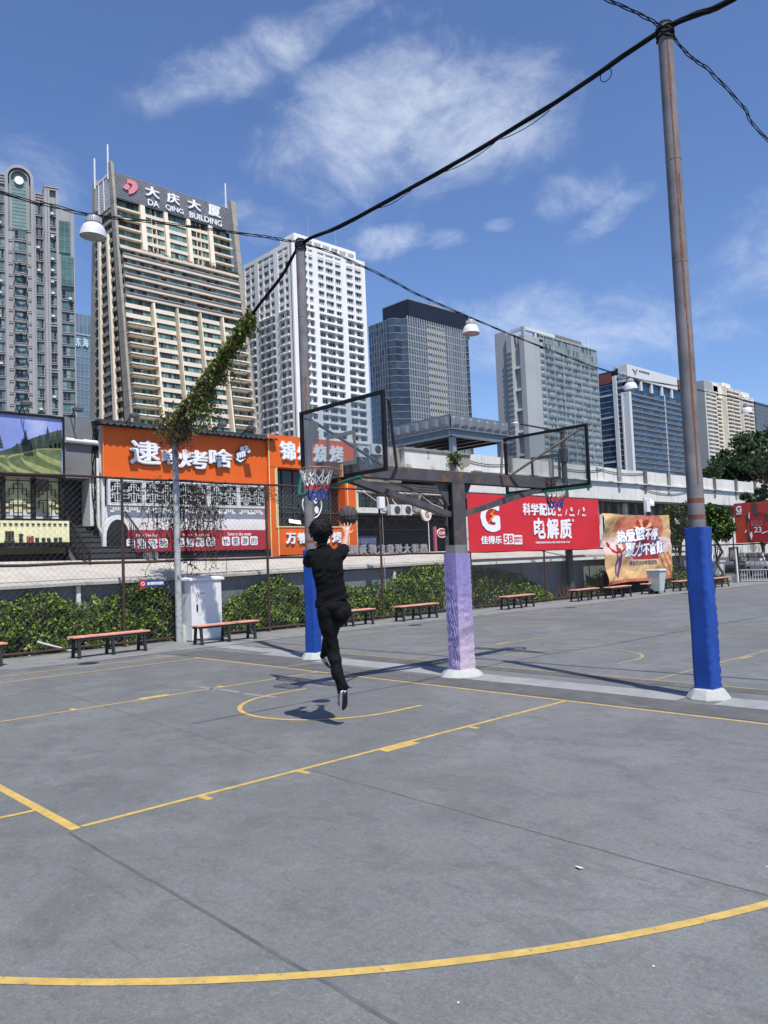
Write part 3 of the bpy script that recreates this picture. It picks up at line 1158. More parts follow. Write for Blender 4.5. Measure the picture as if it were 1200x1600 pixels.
# ================================================================== BENCHES
def make_bench():
    t = thing('bench', '', 'bench', (0, 0, 0), 'wooden benches along the fence')
    L, D, H = 1.78, .34, .46
    for k in range(3):
        b = MB()
        x0 = -D / 2 + k * (D / 3) + .004
        b.box(x0, x0 + D / 3 - .008, -L / 2, L / 2, H - .035, H)
        obj('seat_plank', b, 'bench_seat', t, bevel=.006)
    b = MB()
    for sx in (-1, 1):
        b.box(sx * .13 - .02, sx * .13 + .02, -L / 2 + .06, L / 2 - .06, H - .085, H - .036)
    obj('frame', b, 'bench_frame', t)
    for y in (-L / 2 + .13, 0, L / 2 - .13):
        for sx in (-1, 1):
            b = MB()
            b.bar((sx * .11, y, H - .086), (sx * .165, y + .0, .0), .055, .055)
            obj('leg', b, 'bench_frame', t)
        b = MB()
        b.bar((-.14, y, .13), (.14, y, .13), .035, .03)
        obj('stretcher', b, 'bench_frame', t)
    return t


bench0 = make_bench()
BEN = [(9.02, 3.72, 0, 'nearest bench, cut off by the left edge of the picture'),
       (8.83, .72, 3, 'salmon topped bench between the left picture edge and the white cabinet'),
       (8.80, -2.18, 2, 'salmon topped bench in front of the white electrical cabinet'),
       (9.20, -6.50, 1, 'salmon topped bench just right of the jumping player, partly hidden'),
       (9.02, -9.05, 3, 'salmon topped bench between the player and the purple padded post'),
       (9.08, -14.15, 3, 'salmon topped bench standing under the left half of the red banner'),
       (9.18, -18.55, 3, 'salmon topped bench beside the dark trunk, left of the orange cloth banner'),
       (8.90, -20.55, 3, 'salmon topped bench under the left half of the orange cloth banner'),
       (8.98, -23.55, 3, 'salmon topped bench in front of the pale wheelie bin'),
       (8.80, -26.0, 2, 'salmon topped far bench just left of the blue padded pole'),
       (8.55, -29.0, 2, 'salmon topped far bench just right of the blue padded pole')]
for i, (x, y, a, lab) in enumerate(BEN):
    o = bench0 if i == 0 else copy_tree(bench0)
    o.location = (x, y, .004)
    o.rotation_euler = (0, 0, R(a))
    o['label'] = lab

# ================================================================== WHITE CABINET AND GREY POST
t = thing('electrical_cabinet', 'tall white steel electrical cabinet with an overhanging lid by the grey post', 'cabinet', (9.9, -2.0, 0))
b = MB()
b.box(9.56, 10.1, -2.56, -1.70, .03, 1.50)
b.box(9.6, 10.06, -2.52, -1.74, -.05, .03)
obj('body', b, 'cab_white', t, bevel=.01) if 'cab_white' in M else (mat('cab_white', (.66, .67, .66), .5, var=.06, scale=3, col2=(.44, .44, .42), c2lo=.62, c2hi=.8, c2scale=3, streak=True), obj('body', b, 'cab_white', t, bevel=.01))
b = MB()
b.box(9.538, 9.559, -2.54, -1.74, .06, 1.44)
dr = obj('door', b, 'cab_white', t, bevel=.006)
b = MB()
b.box(9.515, 9.537, -1.86, -1.82, .76, .92)
obj('handle', b, 'bench_frame', dr)
b = MB()
b.loft([[(9.50, -2.62, 1.501), (10.16, -2.62, 1.501), (10.16, -1.64, 1.501), (9.50, -1.64, 1.501)], [(9.50, -2.62, 1.56), (10.16, -2.62, 1.56), (10.16, -1.64, 1.56), (9.50, -1.64, 1.56)],
        [(9.60, -2.5, 1.60), (10.06, -2.5, 1.60), (10.06, -1.76, 1.60), (9.60, -1.76, 1.60)]])
obj('lid', b, 'cab_white', t, bevel=.012)
Fd = Face((9.537, 0, 0), (0, -1, 0), (-1, 0, 0))
mat('paper', (.80, .80, .78), .6, var=.04)
mat('ink', (.16, .17, .18), .6, var=0)
b = MB()
b.fbox(Fd, 1.80, 2.08, 1.10, 1.27, .0015, .003)
lb = obj('warning_sticker', b, 'paper', t)
b = MB()
write(b, Fd, '配电箱', 1.91, 2.06, 1.16, 1.215, .0032, .004, bold=.01)
for q in [((1.82, 1.135), (1.86, 1.225)), ((1.86, 1.225), (1.90, 1.135)), ((1.82, 1.135), (1.90, 1.135))]:
    b.bar(Fd.pt(*q[0], .004), Fd.pt(*q[1], .004), .004, .008)
obj('lettering', b, 'ink', lb)

t = thing('concrete_post', 'slim mottled grey post beside the white cabinet, its top wrapped in creeper', 'post', (9.93, -1.55, 0))
b = MB()
zs = [0, 1.2, 2.4, 3.6, 4.8, 5.62]
mat('post_grey', (.36, .38, .385), .7, var=.2, scale=8, col2=(.17, .17, .165), c2lo=.5, c2hi=.68, c2scale=9, bump=.2, bscale=30)
b.tube([(9.93, -1.55, z) for z in zs], [.085, .083, .08, .078, .076, .075], 14)
obj('shaft', b, 'post_grey', t, smooth=True)
b = MB()
b.lathe([(.13, 0), (.12, .28), (.09, .42)], (9.98, -1.72, 0), 12)
obj('base_block', b, 'footing', t, smooth=40)

# ================================================================== LOW WALL AND SHOPS BEHIND THE FENCE
def FX(x):
    return Face((x, 0, 0), (0, -1, 0), (-1, 0, 0))


mat('panel_grey', (.150, .162, .170), .6, var=.12, scale=1.2, col2=(.09, .10, .10), c2lo=.5, c2hi=.72, c2scale=1.8, streak=True)
mat('canopy', (.40, .375, .335), .85, var=.12, scale=1.6, col2=(.29, .27, .24), c2lo=.52, c2hi=.74, c2scale=2.4, bump=.15, bscale=20)
mat('orange', (.66, .115, .015), .5, var=.05, scale=1.5, spec=.3)
mat('orange_trim', (.70, .20, .06), .5, var=.06)
mat('sign_white', (.78, .78, .80), .5, var=.03)
mat('letter_edge', (.05, .05, .06), .6, var=0)
mat('roof_dark', (.040, .042, .046), .7, var=.25, scale=3)
mat('shop_white', (.68, .68, .67), .6, var=.07, scale=1.5, col2=(.48, .48, .47), c2lo=.58, c2hi=.8, c2scale=2, streak=True)
mat('lattice_white', (.60, .62, .62), .55, var=.08)
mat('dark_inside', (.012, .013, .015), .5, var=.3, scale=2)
mat('dark_glass', (.014, .017, .020), .12, var=.3, scale=1.2, spec=.6)
mat('crimson', (.36, .020, .034), .55, var=.08, scale=2)
mat('cream_wall', (.66, .63, .36), .7, var=.08, scale=1.5, col2=(.52, .50, .33), c2lo=.55, c2hi=.8)
mat('cream_sign', (.74, .72, .44), .5, var=.05, scale=2)
mat('olive_wall', (.17, .155, .075), .8, var=.2, scale=2)
mat('grey_wall', (.165, .168, .175), .8, var=.12, scale=1.4, col2=(.09, .092, .095), c2lo=.56, c2hi=.78, c2scale=1.6, bump=.2, bscale=15)
mat('stair_dark', (.045, .047, .052), .75, var=.3, scale=3)
mat('pipe_white', (.66, .66, .64), .5, var=.1, scale=4)
mat('banner_red', (.56, .022, .032), .45, var=.05, scale=1.2, spec=.35)
mat('orange_bolt', (.80, .25, .02), .5, var=.05)
mat('old_white', (.62, .61, .57), .85, var=.10, scale=1.0, col2=(.27, .245, .205), c2lo=.535, c2hi=.575, c2scale=.75, streak=False, bump=.2, bscale=8)
mat('old_white_run', (.63, .62, .585), .85, var=.10, scale=1.0, col2=(.17, .165, .15), c2lo=.55, c2hi=.76, c2scale=2.2, streak=True, bump=.2, bscale=8)
mat('old_grey', (.22, .215, .20), .9, var=.2, scale=1.2, col2=(.36, .35, .32), c2lo=.52, c2hi=.72, c2scale=1.6, bump=.3, bscale=8)
mat('stain_dark', (.13, .125, .11), .9, var=.4, scale=2, col2=(.36, .35, .32), c2lo=.5, c2hi=.65, c2scale=1.5, streak=True)
mat('ac_white', (.62, .62, .60), .5, var=.06)
mat('ac_dark', (.06, .062, .065), .6, var=.2)
mat('steel_blue', (.17, .215, .255), .5, .15, var=.1, scale=2)
mat('tank_steel', (.25, .25, .255), .34, .6, var=.12, scale=2.5, col2=(.20, .195, .19), c2lo=.55, c2hi=.75)
mat('old_glass', (.05, .058, .058), .15, var=.5, scale=.9)
mat('blue_sign', (.012, .040, .16), .5, var=.1)
mat('letters_grey', (.26, .265, .275), .7, var=.12, scale=3)

# low wall with its sloping canopy
t = thing('canopy_wall', 'grey panel wall under a sloping beige slab roof behind the hedges', 'wall', (11.4, -10, 0))
b = MB()
y = 12.0
k = 0
while y > -32:
    w = 2.45
    b.box(11.30, 11.36, y - w + .02, y, -.05, 1.56)
    b.box(11.28, 11.32, y - w - .02, y - w + .02, -.05, 1.555)
    y -= w
obj('panel', b, 'panel_grey', t)
b = MB()
seg = [(12.0, 1.50, 2.11), (6.0, 1.49, 2.12), (2.2, 1.50, 2.12), (-1.2, 1.52, 2.09), (-5, 1.58, 2.06), (-13, 1.66, 2.07), (-20, 1.67, 2.09), (-32, 1.7, 2.08)]
for (y0, a0, c0), (y1, a1, c1) in zip(seg, seg[1:]):
    n = 6
    for i in range(n):
        f0, f1 = i / n, (i + 1) / n
        ya, yb = y0 + (y1 - y0) * f0, y0 + (y1 - y0) * f1
        za, zb = a0 + (a1 - a0) * f0, a0 + (a1 - a0) * f1
        wa, wb = c0 + (c1 - c0) * f0, c0 + (c1 - c0) * f1
        j = lambda yy: .015 * mnoise.noise(Vector((yy * .8, 0, 3)))
        za += j(ya); zb += j(yb)
        b.add([(11.1, ya, za), (11.1, yb, zb), (13.6, yb, wb), (13.6, ya, wa), (11.1, ya, za + .07), (11.1, yb, zb + .07), (13.6, yb, wb + .07), (13.6, ya, wa + .07)], MB.BF)
obj('roof', b, 'canopy', t)
b = MB()
for (px_, y0) in ((122, 0), (617, 0)):
    p = onX(px_, 930, 11.24)
    b.box(11.2, 11.27, p.y - .05, p.y + .05, 0, 1.5)
obj('downpipe', b, 'pipe_white', t)

# a dark retaining block under the shops
g = MB()
g.box(14.9, 40, -36, 30, -.05, 1.35)
struct('terrace_ground', g, 'stair_dark')

# ---------------------------------------------------------------- landscape billboard
F = FX(14.2)
aR, zT = F.px(97, 655)
_, zB = F.px(97, 743)
aL = aR - 5.2
t = thing('billboard', 'large billboard picture of green rice terraces under a violet blue sky', 'billboard', F.pt(aL + 2, 2, -.1))
mat('bb_sky', (.20, .26, .56), .5, var=.25, scale=.5, col2=(.42, .44, .62), c2lo=.5, c2hi=.75, c2scale=.5)
mat('bb_hill', (.045, .065, .045), .6, var=.5, scale=4)
mat('bb_tree', (.020, .035, .022), .6, var=.4, scale=6)
mat('bb_terrace', (.10, .135, .050), .6, var=.4, scale=7)
mat('bb_bank', (.27, .29, .115), .6, var=.25, scale=6)
b = MB()
b.fbox(F, aL, aR, zB, zT, -.12, 0)
obj('board', b, 'bb_sky', t)
b = MB()
for (x0, x1, z0, z1) in ((aL - .05, aR + .05, zT, zT + .06), (aL - .05, aR + .05, zB - .07, zB - .001), (aR, aR + .05, zB, zT - .001)):
    b.fbox(F, x0, x1, z0, z1, -.14, .05)
obj('frame', b, 'black_steel', t)


def poly_on(b, F, pts, d, th=.003, mi=0):
    b.prism([F.pt(*F.px(x, y), d) for x, y in pts], F.n * th, mi)


def z8(x, y):      # coordinates read off an enlargement of the left edge
    return (x / 3.636, 620 + y / 3.636)


b = MB()
top = [(-420, 330), (-420, 260), (-200, 230), (-60, 300), (0, 310), (60, 290), (120, 262), (180, 236), (240, 216), (275, 205), (310, 196), (350, 188)]
sky_l = [z8(*p) for p in top] + [z8(350, 330)]
sky_l = [(x + 0, yv + rnd.uniform(-.5, .5)) for x, yv in sky_l]
poly_on(b, F, sky_l, .003)
obj('hill_picture', b, 'bb_hill', t)
b = MB()


def spruce(cx, base, top_, w):
    pts = []
    n = 9
    for i in range(n):
        f = i / (n - 1)
        pts.append(z8(cx - w * (1 - f) * (1 if i % 2 == 0 else .6) - 1, base + (top_ - base) * f))
    for i in range(n - 1, -1, -1):
        f = i / (n - 1)
        pts.append(z8(cx + w * (1 - f) * (1 if i % 2 == 0 else .6) + 1, base + (top_ - base) * f))
    return pts


for a in ((144, 280, 186, 24), (270, 290, 166, 26), (-4, 290, 205, 26), (325, 300, 182, 22), (225, 300, 214, 26), (-120, 300, 190, 40), (-260, 300, 170, 44), (185, 300, 232, 22), (300, 300, 205, 30), (95, 310, 262, 26), (345, 300, 195, 20)):
    poly_on(b, F, spruce(*a), .0065, .003)
obj('tree_picture', b, 'bb_tree', t)
b = MB()
poly_on(b, F, [z8(-430, 330), z8(-430, 446), z8(350, 447), z8(350, 300), z8(210, 296), z8(120, 322), z8(0, 330)], .0098, .002)
obj('field_picture', b, 'bb_terrace', t)
b = MB()
for pts_o in ([(205, 318, 9), (200, 308, 8), (215, 325, 12), (260, 352, 17), (310, 372, 18), (350, 385, 18)], [(205, 300, 3), (240, 297, 3), (300, 297, 3), (350, 298, 3)],
              [(118, 345, 6), (120, 330, 7), (140, 318, 5), (190, 308, 4)], [(118, 345, 6), (140, 372, 12), (200, 402, 18), (260, 425, 20), (318, 436, 16), (345, 440, 6)],
              [(38, 365, 7), (45, 345, 6), (70, 334, 5), (118, 326, 4)], [(38, 362, 7), (60, 392, 12), (110, 420, 15), (180, 440, 12), (215, 446, 4)],
              [(-90, 352, 6), (-40, 345, 6), (0, 338, 6), (35, 340, 4)], [(-90, 360, 6), (0, 382, 10), (50, 415, 15), (80, 440, 10)], [(-300, 350, 10), (-200, 380, 16), (-120, 410, 20), (-50, 440, 14)], [(-400, 395, 14), (-300, 425, 18), (-220, 442, 10)]):
    up = [z8(x, yv - h) for x, yv, h in pts_o]
    dn = [z8(x, yv + h) for x, yv, h in pts_o]
    for i in range(len(up) - 1):
        poly_on(b, F, [up[i], up[i + 1], dn[i + 1], dn[i]], .0121, .002)
obj('bank_picture', b, 'bb_bank', t)


def spotlight(p, reach, drop, label):
    """floodlight on a bent arm that reaches out over a sign"""
    x, y, z = p
    t = thing('floodlight', label, 'floodlight', (x, y, z), 'floodlights on arms above the shop signs')
    b = MB()
    b.tube([(x + .5, y, z - .05), (x, y, z + .02), (x - reach, y, z + .28)], .018, 6)
    b.tube([(x + .2, y - .25, z - .04), (x - reach * .5, y, z + .14)], .012, 6)
    obj('arm', b, 'black_steel', t)
    b = MB()
    c = Vector((x - reach, y, z + .20))
    b.loft([[c + Vector((a, s_, h)) for a, s_ in ((-.10, -.13), (.10, -.13), (.10, .13), (-.10, .13))] for h in (-.09, 0.0)] + [[c + Vector((a, s_, .05)) for a, s_ in ((-.05, -.08), (.05, -.08), (.05, .08), (-.05, .08))]])
    obj('lamp_head', b, 'ac_dark', t, bevel=.008)
    return t


Yb = -(F.px(30, 650)[0])
spotlight((14.2, Yb, zT + .05), .55, 0, 'floodlight on an arm above the rice terrace billboard')

# ---------------------------------------------------------------- cream restaurant under the billboard
F = FX(14.45)
a1, zs1 = F.px(92, 752)
_, zs0 = F.px(92, 812)
t = thing('restaurant', 'cream tea restaurant front with black lattice windows and a cream lettered signboard', 'restaurant', F.pt(aL + 2, 1.35, 0))
b = MB()
b.fbox(F, aL, a1, zs0 - .02, zB - .07, -.3, 0)
obj('wall', b, 'cream_wall', t)
b = MB()
b.fbox(F, aL, a1, zs0 + .02, zs0 + .2, .001, .01)
obj('sill_band', b, 'shop_white', t)
b = MB()
zz0, zz1 = zs0 + .02, zB - .1
dd = (.06, .09)


def hline(b, F, x0, x1, z, w=.018):
    b.fbox(F, x0, x1, z - w / 2, z + w / 2, *dd)


def vline(b, F, x, z0, z1, w=.018):
    b.fbox(F, x - w / 2, x + w / 2, z0, z1, dd[0] - .003, dd[1] + .003)


def lattice(b, F, x0, x1, z0, z1):
    W_, H_ = x1 - x0, z1 - z0
    X = lambda f: x0 + W_ * f
    Z = lambda f: z0 + H_ * f
    vline(b, F, X(.5), z0, z1)
    for f in (.06, .94):
        hline(b, F, x0, x1, Z(f), .02)
    for s in (0, 1):
        m = (lambda f: X(f)) if s == 0 else (lambda f: X(1 - f))
        for za, zb in ((.54, .74), (.26, .46)):
            hl = lambda fa, fb, z: hline(b, F, min(m(fa), m(fb)), max(m(fa), m(fb)), Z(z))
            hl(0, .17, za); hl(.17, .5, zb)
            vline(b, F, m(.17), Z(za), Z(zb))
        hl = lambda fa, fb, z: hline(b, F, min(m(fa), m(fb)), max(m(fa), m(fb)), Z(z))
        hl(0, .33, .60); vline(b, F, m(.33), Z(.60), Z(.86)); hl(.33, .5, .86)
        hl(0, .33, .40); vline(b, F, m(.33), Z(.14), Z(.40)); hl(.33, .5, .14)


xm = F.px(50, 780)[0]
wpan = (a1 - xm) - .05
panes = [(xm + .05, a1 - .02), (xm - .05 - wpan, xm - .05), (xm - .15 - 2 * wpan, xm - .15 - wpan), (xm - .25 - 3 * wpan, xm - .25 - 2 * wpan)]
for x0, x1 in panes:
    b = MB()
    lattice(b, F, x0, x1, zz0, zz1)
    obj('lattice_window', b, 'black_steel', t)
b = MB()
for x in (xm, a1 + .02, xm - .1 - wpan, xm - .2 - 2 * wpan):
    b.fbox(F, x - .05, x + .05, zs0 - .05, zB - .08, .02, .16)
b.fbox(F, aL, a1 + .1, zs0 - .1, zs0 + .0, .03, .35)
obj('frame', b, 'black_steel', t)
b = MB()
xs = F.px(67, 770)
b.fbox(F, xs[0] - .3, xs[0] + .05, zB - .45, zB - .15, .17, .35)
obj('speaker_box', b, 'black_steel', t)
F2 = FX(14.0)
c1, zt = F2.px(108, 814)
_, zb = F2.px(108, 847)
b = MB()
b.fbox(F2, aL, c1, zb, zt, -.25, 0)
sg = obj('signboard', b, 'cream_sign', t)
b = MB()
x = c1 - .1
while x > aL:
    b.fbox(F2, x - .006, x + .006, zb + .02, zt - .09, .001, .008)
    x -= .145
obj('seam', b, 'cream_wall', sg)
b = MB()
x = c1 - .1
while x > aL:
    b.fbox(F2, x - .05, x + .03, zt - .11, zt - .075, .009, .03)
    x -= .145
obj('lamp_row', b, 'black_steel', sg)
b = MB()


def word(b, F, s, x0, y0, x1, y1, d=.03, mi=0, bold=.02, **kw):
    a, zt_ = F.px(x0, y0)
    c, zb_ = F.px(x1, y1)
    z2 = F.px(x0, y1)[1]
    z3 = F.px(x1, y0)[1]
    write(b, F, s, a, c, (z2 + zb_) / 2, (zt_ + z3) / 2, .001, d, mi, bold=bold, **kw)


zz = lambda x, y: (x / 10, 780 + y / 10)
for s, x0, y0, x1, y1, mi in (('里', 60, 500, 230, 670, 0), ('宴', 290, 530, 360, 672, 0), ('湘', 408, 570, 522, 672, 1), ('菜', 545, 600, 608, 670, 0), ('粤', 645, 600, 710, 670, 0), ('味', 732, 600, 792, 670, 0), ('茶', 835, 598, 900, 664, 0), ('艺', 908, 594, 970, 662, 0)):
    word(b, F2, s, *zz(x0, y0), *zz(x1, y1), d=.03, mi=mi, bold=.02 if x1 - x0 > 150 else .0)
mat('sign_black', (.02, .018, .016), .6, var=0)
mat('sign_red', (.42, .02, .02), .6, var=0)
obj('lettering', b, ['sign_black', 'sign_red'], sg)
b = MB()
b.fbox(F2, aL, c1 - .05, zb - .10, zb - .001, -.35, .04)
obj('sign_ledge', b, 'black_steel', t)
b = MB()
zc = F.px(98, 865)[1]
b.fbox(F, aL, F.px(98, 860)[0], zc, zb - .11, -.2, .2)
obj('lower_wall', b, 'olive_wall', t)
b = MB()
b.fbox(F, aL, F.px(120, 860)[0] + .4, .9, zc - .005, -.25, .05)
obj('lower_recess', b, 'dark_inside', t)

# ---------------------------------------------------------------- grey block and staircase between the two restaurants
F = FX(15.1)
gl, _ = F.px(94, 700)
gr, ztg = F.px(158, 657)
_, zbg = F.px(150, 749)
t = thing('grey_building', 'bare grey concrete building block with a white pipe between billboard and orange sign', 'building', F.pt(gl + .5, 1.35, 0))
b = MB()
zmid = F.px(125, 692)[1]
b.fbox(F, gl, gr, zmid + .02, ztg, -6, 0)
b.fbox(F, gl, gr - .1, zbg, zmid - .06, -6, .12)
b.fbox(F, gl, gr, zmid - .06, zmid + .02, -6, -.05)
b.fbox(F, gl - 4, gl - .001, zbg - .3, ztg + .1, -6, -.4)
obj('wall', b, 'grey_wall', t)
b = MB()
p = [F.px(98, 688.5), F.px(147, 692)]
b.tube([F.pt(p[0][0], zmid + .02, .2), F.pt(p[1][0], zmid - .0, .2), F.pt(p[1][0] + .12, zmid - .08, .2), F.pt(p[1][0] + .14, zmid - .9, .2)], .075, 10)
q = F.px(157, 700)
b.tube([F.pt(q[0] - .05, ztg - .6, .25), F.pt(q[0] - .05, 2.6, .25)], .06, 10)
b.tube([F.pt(q[0] - .18, ztg - 1.2, .2), F.pt(q[0] - .2, 3.2, .22), F.pt(q[0] - .05, 2.9, .22)], .045, 8)
obj('pipe', b, 'pipe_white', t, smooth=True)
b = MB()
for k in range(5):
    ps = []
    for i in range(14):
        f = i / 13
        ps.append(F.pt(q[0] - .30 + .06 * math.sin(f * 9 + k * 2) + .03 * k, ztg - .3 - f * 3.2, .16 + .03 * math.sin(f * 14 + k)))
    b.tube(ps, .016, 5)
obj('wiring', b, 'cable', t)
b = MB()
dl, dt = F.px(100, 752)
dr_, db = F.px(140, 822)
b.fbox(F, dl, dr_, db, zbg - .002, -.6, -.55)
obj('doorway', b, 'dark_inside', t)
b = MB()
b.fbox(F, dr_, dr_ + .32, db, zbg - .003, -.5, .05)
obj('door_jamb', b, 'shop_white', t)
spotlight(tuple(F.pt(F.px(110, 655)[0], ztg - .02, 0)), .55, 0, 'floodlight on an arm above the bare grey concrete block')

s0, zt = F.px(112, 822)
s1, _ = F.px(150, 822)
t = thing('staircase', 'dark outdoor staircase with steel handrails leading up to a dark doorway', 'stairs', F.pt(s0 + .8, 1.35, 1))
n = 11
zlow = 1.40
sw0, sw1 = dl - .15, dl + 1.75
for k in range(n):
    b = MB()
    z1 = zt - (zt - zlow) * k / n
    z0 = zt - (zt - zlow) * (k + 1) / n
    b.fbox(F, sw0, sw1, zlow - .03, z1 - .0, -.5 + .0 + k * .235, -.5 + (k + 1) * .235)
    b.fbox(F, sw0, sw1, z1 + .0005, z1 + .022, -.5 + k * .235 - .0, -.5 + (k + 1) * .235 + .02)
    obj('step', b, 'stair_dark', t)
for side in (sw0 + .02, sw1 - .02):
    b = MB()
    A = F.pt(side, zt + .95, -.45)
    B = F.pt(side, zlow + .95, -.5 + n * .235)
    b.tube([A + Vector((.5, 0, 0)), A, B, B - Vector((0, 0, .9))], .028, 8)
    b.tube([A - Vector((0, 0, .45)), B - Vector((0, 0, .45))], .016, 6)
    for k in range(0, n * 2):
        p = A.lerp(B, k / (n * 2))
        b.tube([p, p - Vector((0, 0, .93))], .012, 6)
    obj('handrail', b, 'bench_frame' if side > sw0 + .5 else 'black_steel', t)
b = MB()
b.prism([F.pt(sw0 - .12, zlow - .03, -.5), F.pt(sw0 - .12, zt + .05, -.5), F.pt(sw0 - .12, zt + .05, -.3), F.pt(sw0 - .12, zlow + .05, n * .235 - .4), F.pt(sw0 - .12, zlow - .03, n * .235 - .4)], F.u * .115)
obj('stringer', b, 'stair_dark', t)

# ---------------------------------------------------------------- orange grill shop with the long sign
F = FX(14.7)
oL, zT = F.px(161, 668)
oR, zT2 = F.px(416, 687)
zB = F.px(300, 751.5)[1]
zT = (zT + zT2) / 2
t = thing('grill_shop', 'long orange grill shop sign with white lettering under a dark corrugated roof edge', 'shop', F.pt((oL + oR) / 2, 1.35, -1))
b = MB()
b.fbox(F, oL, oR, 1.4, zT + .05, -7, -.12)
obj('wall', b, 'shop_white', t)
b = MB()
b.fbox(F, oL, oR, zB, zT, -.119, 0)
sg = obj('signboard', b, 'orange', t)
b = MB()
for (x0, x1, z0, z1) in ((oL - .02, oR + .02, zB - .03, zB - .0005), (oL - .03, oL - .0005, zB, zT), (oR + .0005, oR + .03, zB, zT)):
    b.fbox(F, x0, x1, z0, z1, -.1, .03)
obj('edge_trim', b, 'orange_trim', sg)
b = MB()
# white letters, each cut twice: dark return behind and white face in front
zq = lambda x, y: (140 + x / 4, 640 + y / 4)
for s, x0, y0, x1, y1 in (('逮', 243, 195, 440, 345), ('啥', 444, 248, 540, 345), ('烤', 546, 255, 735, 372), ('啥', 738, 248, 884, 364)):
    word(b, F, s, *zq(x0, y0), *zq(x1, y1), d=.10, bold=.030)
obj('lettering', b, 'sign_white', sg)
b = MB()
for s, x0, y0, x1, y1 in (('逮', 241, 197, 440, 349), ('啥', 443, 250, 541, 349), ('烤', 545, 257, 736, 376), ('啥', 737, 250, 885, 368)):
    word(b, F, s, *zq(x0, y0), *zq(x1, y1), d=.035, bold=.045)
obj('letter_shadow_panel', b, 'letter_edge', sg)
# the little fist emblem
b = MB()
bl = MB()
cx, cy = 940, 285
pl = []
for k in range(40):
    a = 2 * math.pi * k / 40
    r = 1 + (.10 * math.sin(11 * a) if math.sin(a) > 0 else 0)
    pl.append(zq(cx + 40 * r * math.cos(a) + 12 * math.sin(a), cy - 44 * r * math.sin(a) + 6))
poly_on(bl, F, pl, .001, .05)
for k in range(4):
    x0 = cx - 28 + 14 * k
    poly_on(b, F, [zq(x0, cy - 6 + k * -6), zq(x0 + 10, cy - 14 - k * 6), zq(x0 + 15, cy + 16 - k * 4), zq(x0 + 6, cy + 26 - k * 4)], .055, .02)
for dx, dy, r in ((8, -38, 14), (30, -44, 13), (46, -26, 11), (20, -20, 9)):
    poly_on(b, F, [zq(cx + dx + r * math.cos(a) * (1 + .3 * (j % 2)), cy + dy + r * math.sin(a) * (1 + .3 * (j % 2))) for j, a in enumerate([2 * math.pi * q / 12 for q in range(12)])], .0555, .02)
poly_on(b, F, [zq(cx - 30, cy + 30), zq(cx - 5, cy + 46), zq(cx + 20, cy + 30), zq(cx + 26, cy + 20), zq(cx - 4, cy + 34), zq(cx - 32, cy + 20)], .056, .02)
em = obj('emblem', bl, 'letter_edge', sg)
obj('emblem_fist', b, 'sign_white', sg)
# roof edge of corrugated sheet
b = MB()
m = int((oR - oL + .5) / .07)
vs, fs = [], []
for i in range(m * 2 + 1):
    a = oL - .2 + i * .035
    wv_ = .028 * math.cos(i * math.pi / 3)
    for d, z in ((.30, zT + .02), (-3.2, zT + .62)):
        vs.append(F.pt(a, z + wv_, d))
        vs.append(F.pt(a, z + wv_ + .02, d))
for i in range(m * 2):
    o = i * 4
    fs += [(o, o + 4, o + 6, o + 2), (o + 1, o + 3, o + 7, o + 5), (o, o + 1, o + 5, o + 4), (o + 2, o + 6, o + 7, o + 3)]
b.add(vs, fs)
obj('roof', b, 'roof_dark', t)
b = MB()
b.fbox(F, oL - .1, oR + .05, zT + .10, zT + .22, -.4, -.05)
obj('fascia', b, 'roof_dark', t)
for i, xp in enumerate((195, 247, 330, 375)):
    p = F.pt(F.px(xp, 668)[0], zT + .10, .05)
    spotlight(tuple(p), .62, 0, ['floodlight above the first white character of the long orange sign', 'floodlight just left of the creeper topped post, above the long orange sign', 'floodlight right of the creeper topped post, above the long orange sign', 'floodlight above the fist emblem on the long orange sign'][i])
# lattice windows
zw1 = zB - .06
zw0 = F.px(200, 790)[1]
dd = (.02, .05)
b = MB()
b.fbox(F, oL + .05, oR - .05, zw0, zw1, -.118, -.10)
obj('window_recess', b, 'dark_glass', t)
nb = 5
for k in range(nb):
    x0 = oL + .1 + (oR - oL - .2) * k / nb
    x1 = oL + .1 + (oR - oL - .2) * (k + 1) / nb
    b = MB()
    Wh = (x1 - x0) / 2
    for j in range(2):
        lattice(b, F, x0 + .06 + j * (Wh - .05), x0 + .02 + (j + 1) * (Wh - .05), zw0 + .03, zw1 - .03)
    for xx in (x0 + .03, x1 - .03):
        b.fbox(F, xx - .035, xx + .035, zw0, zw1, -.05, .07)
    b.fbox(F, x0 + .068, x1 - .068, zw0, zw0 + .05, .0, .062)
    b.fbox(F, x0 + .068, x1 - .068, zw1 - .05, zw1, .0, .062)
    obj('lattice_window', b, 'lattice_white', t)
# arched side opening
b = MB()
ring_o, ring_i = [], []
ac, az = F.px(181, 835)
_, atop = F.px(181, 806)
for k in range(25):
    a = math.pi * k / 24
    ring_o.append(F.pt(ac + .46 * math.cos(a), az - .1 + (atop - az + .12) * math.sin(a), .03))
b.prism([F.pt(ac + .46, 1.45, .03)] + ring_o + [F.pt(ac - .46, 1.45, .03)], F.n * .12)
obj('arch_frame', b, 'shop_white', t)
b = MB()
b.prism([F.pt(ac + .36, 1.5, .152)] + [F.pt(ac + .36 * math.cos(math.pi * k / 24), az - .12 + (atop - az + .0) * math.sin(math.pi * k / 24), .152) for k in range(25)] + [F.pt(ac - .36, 1.5, .152)], F.n * .004)
obj('arch_opening', b, 'dark_inside', t)
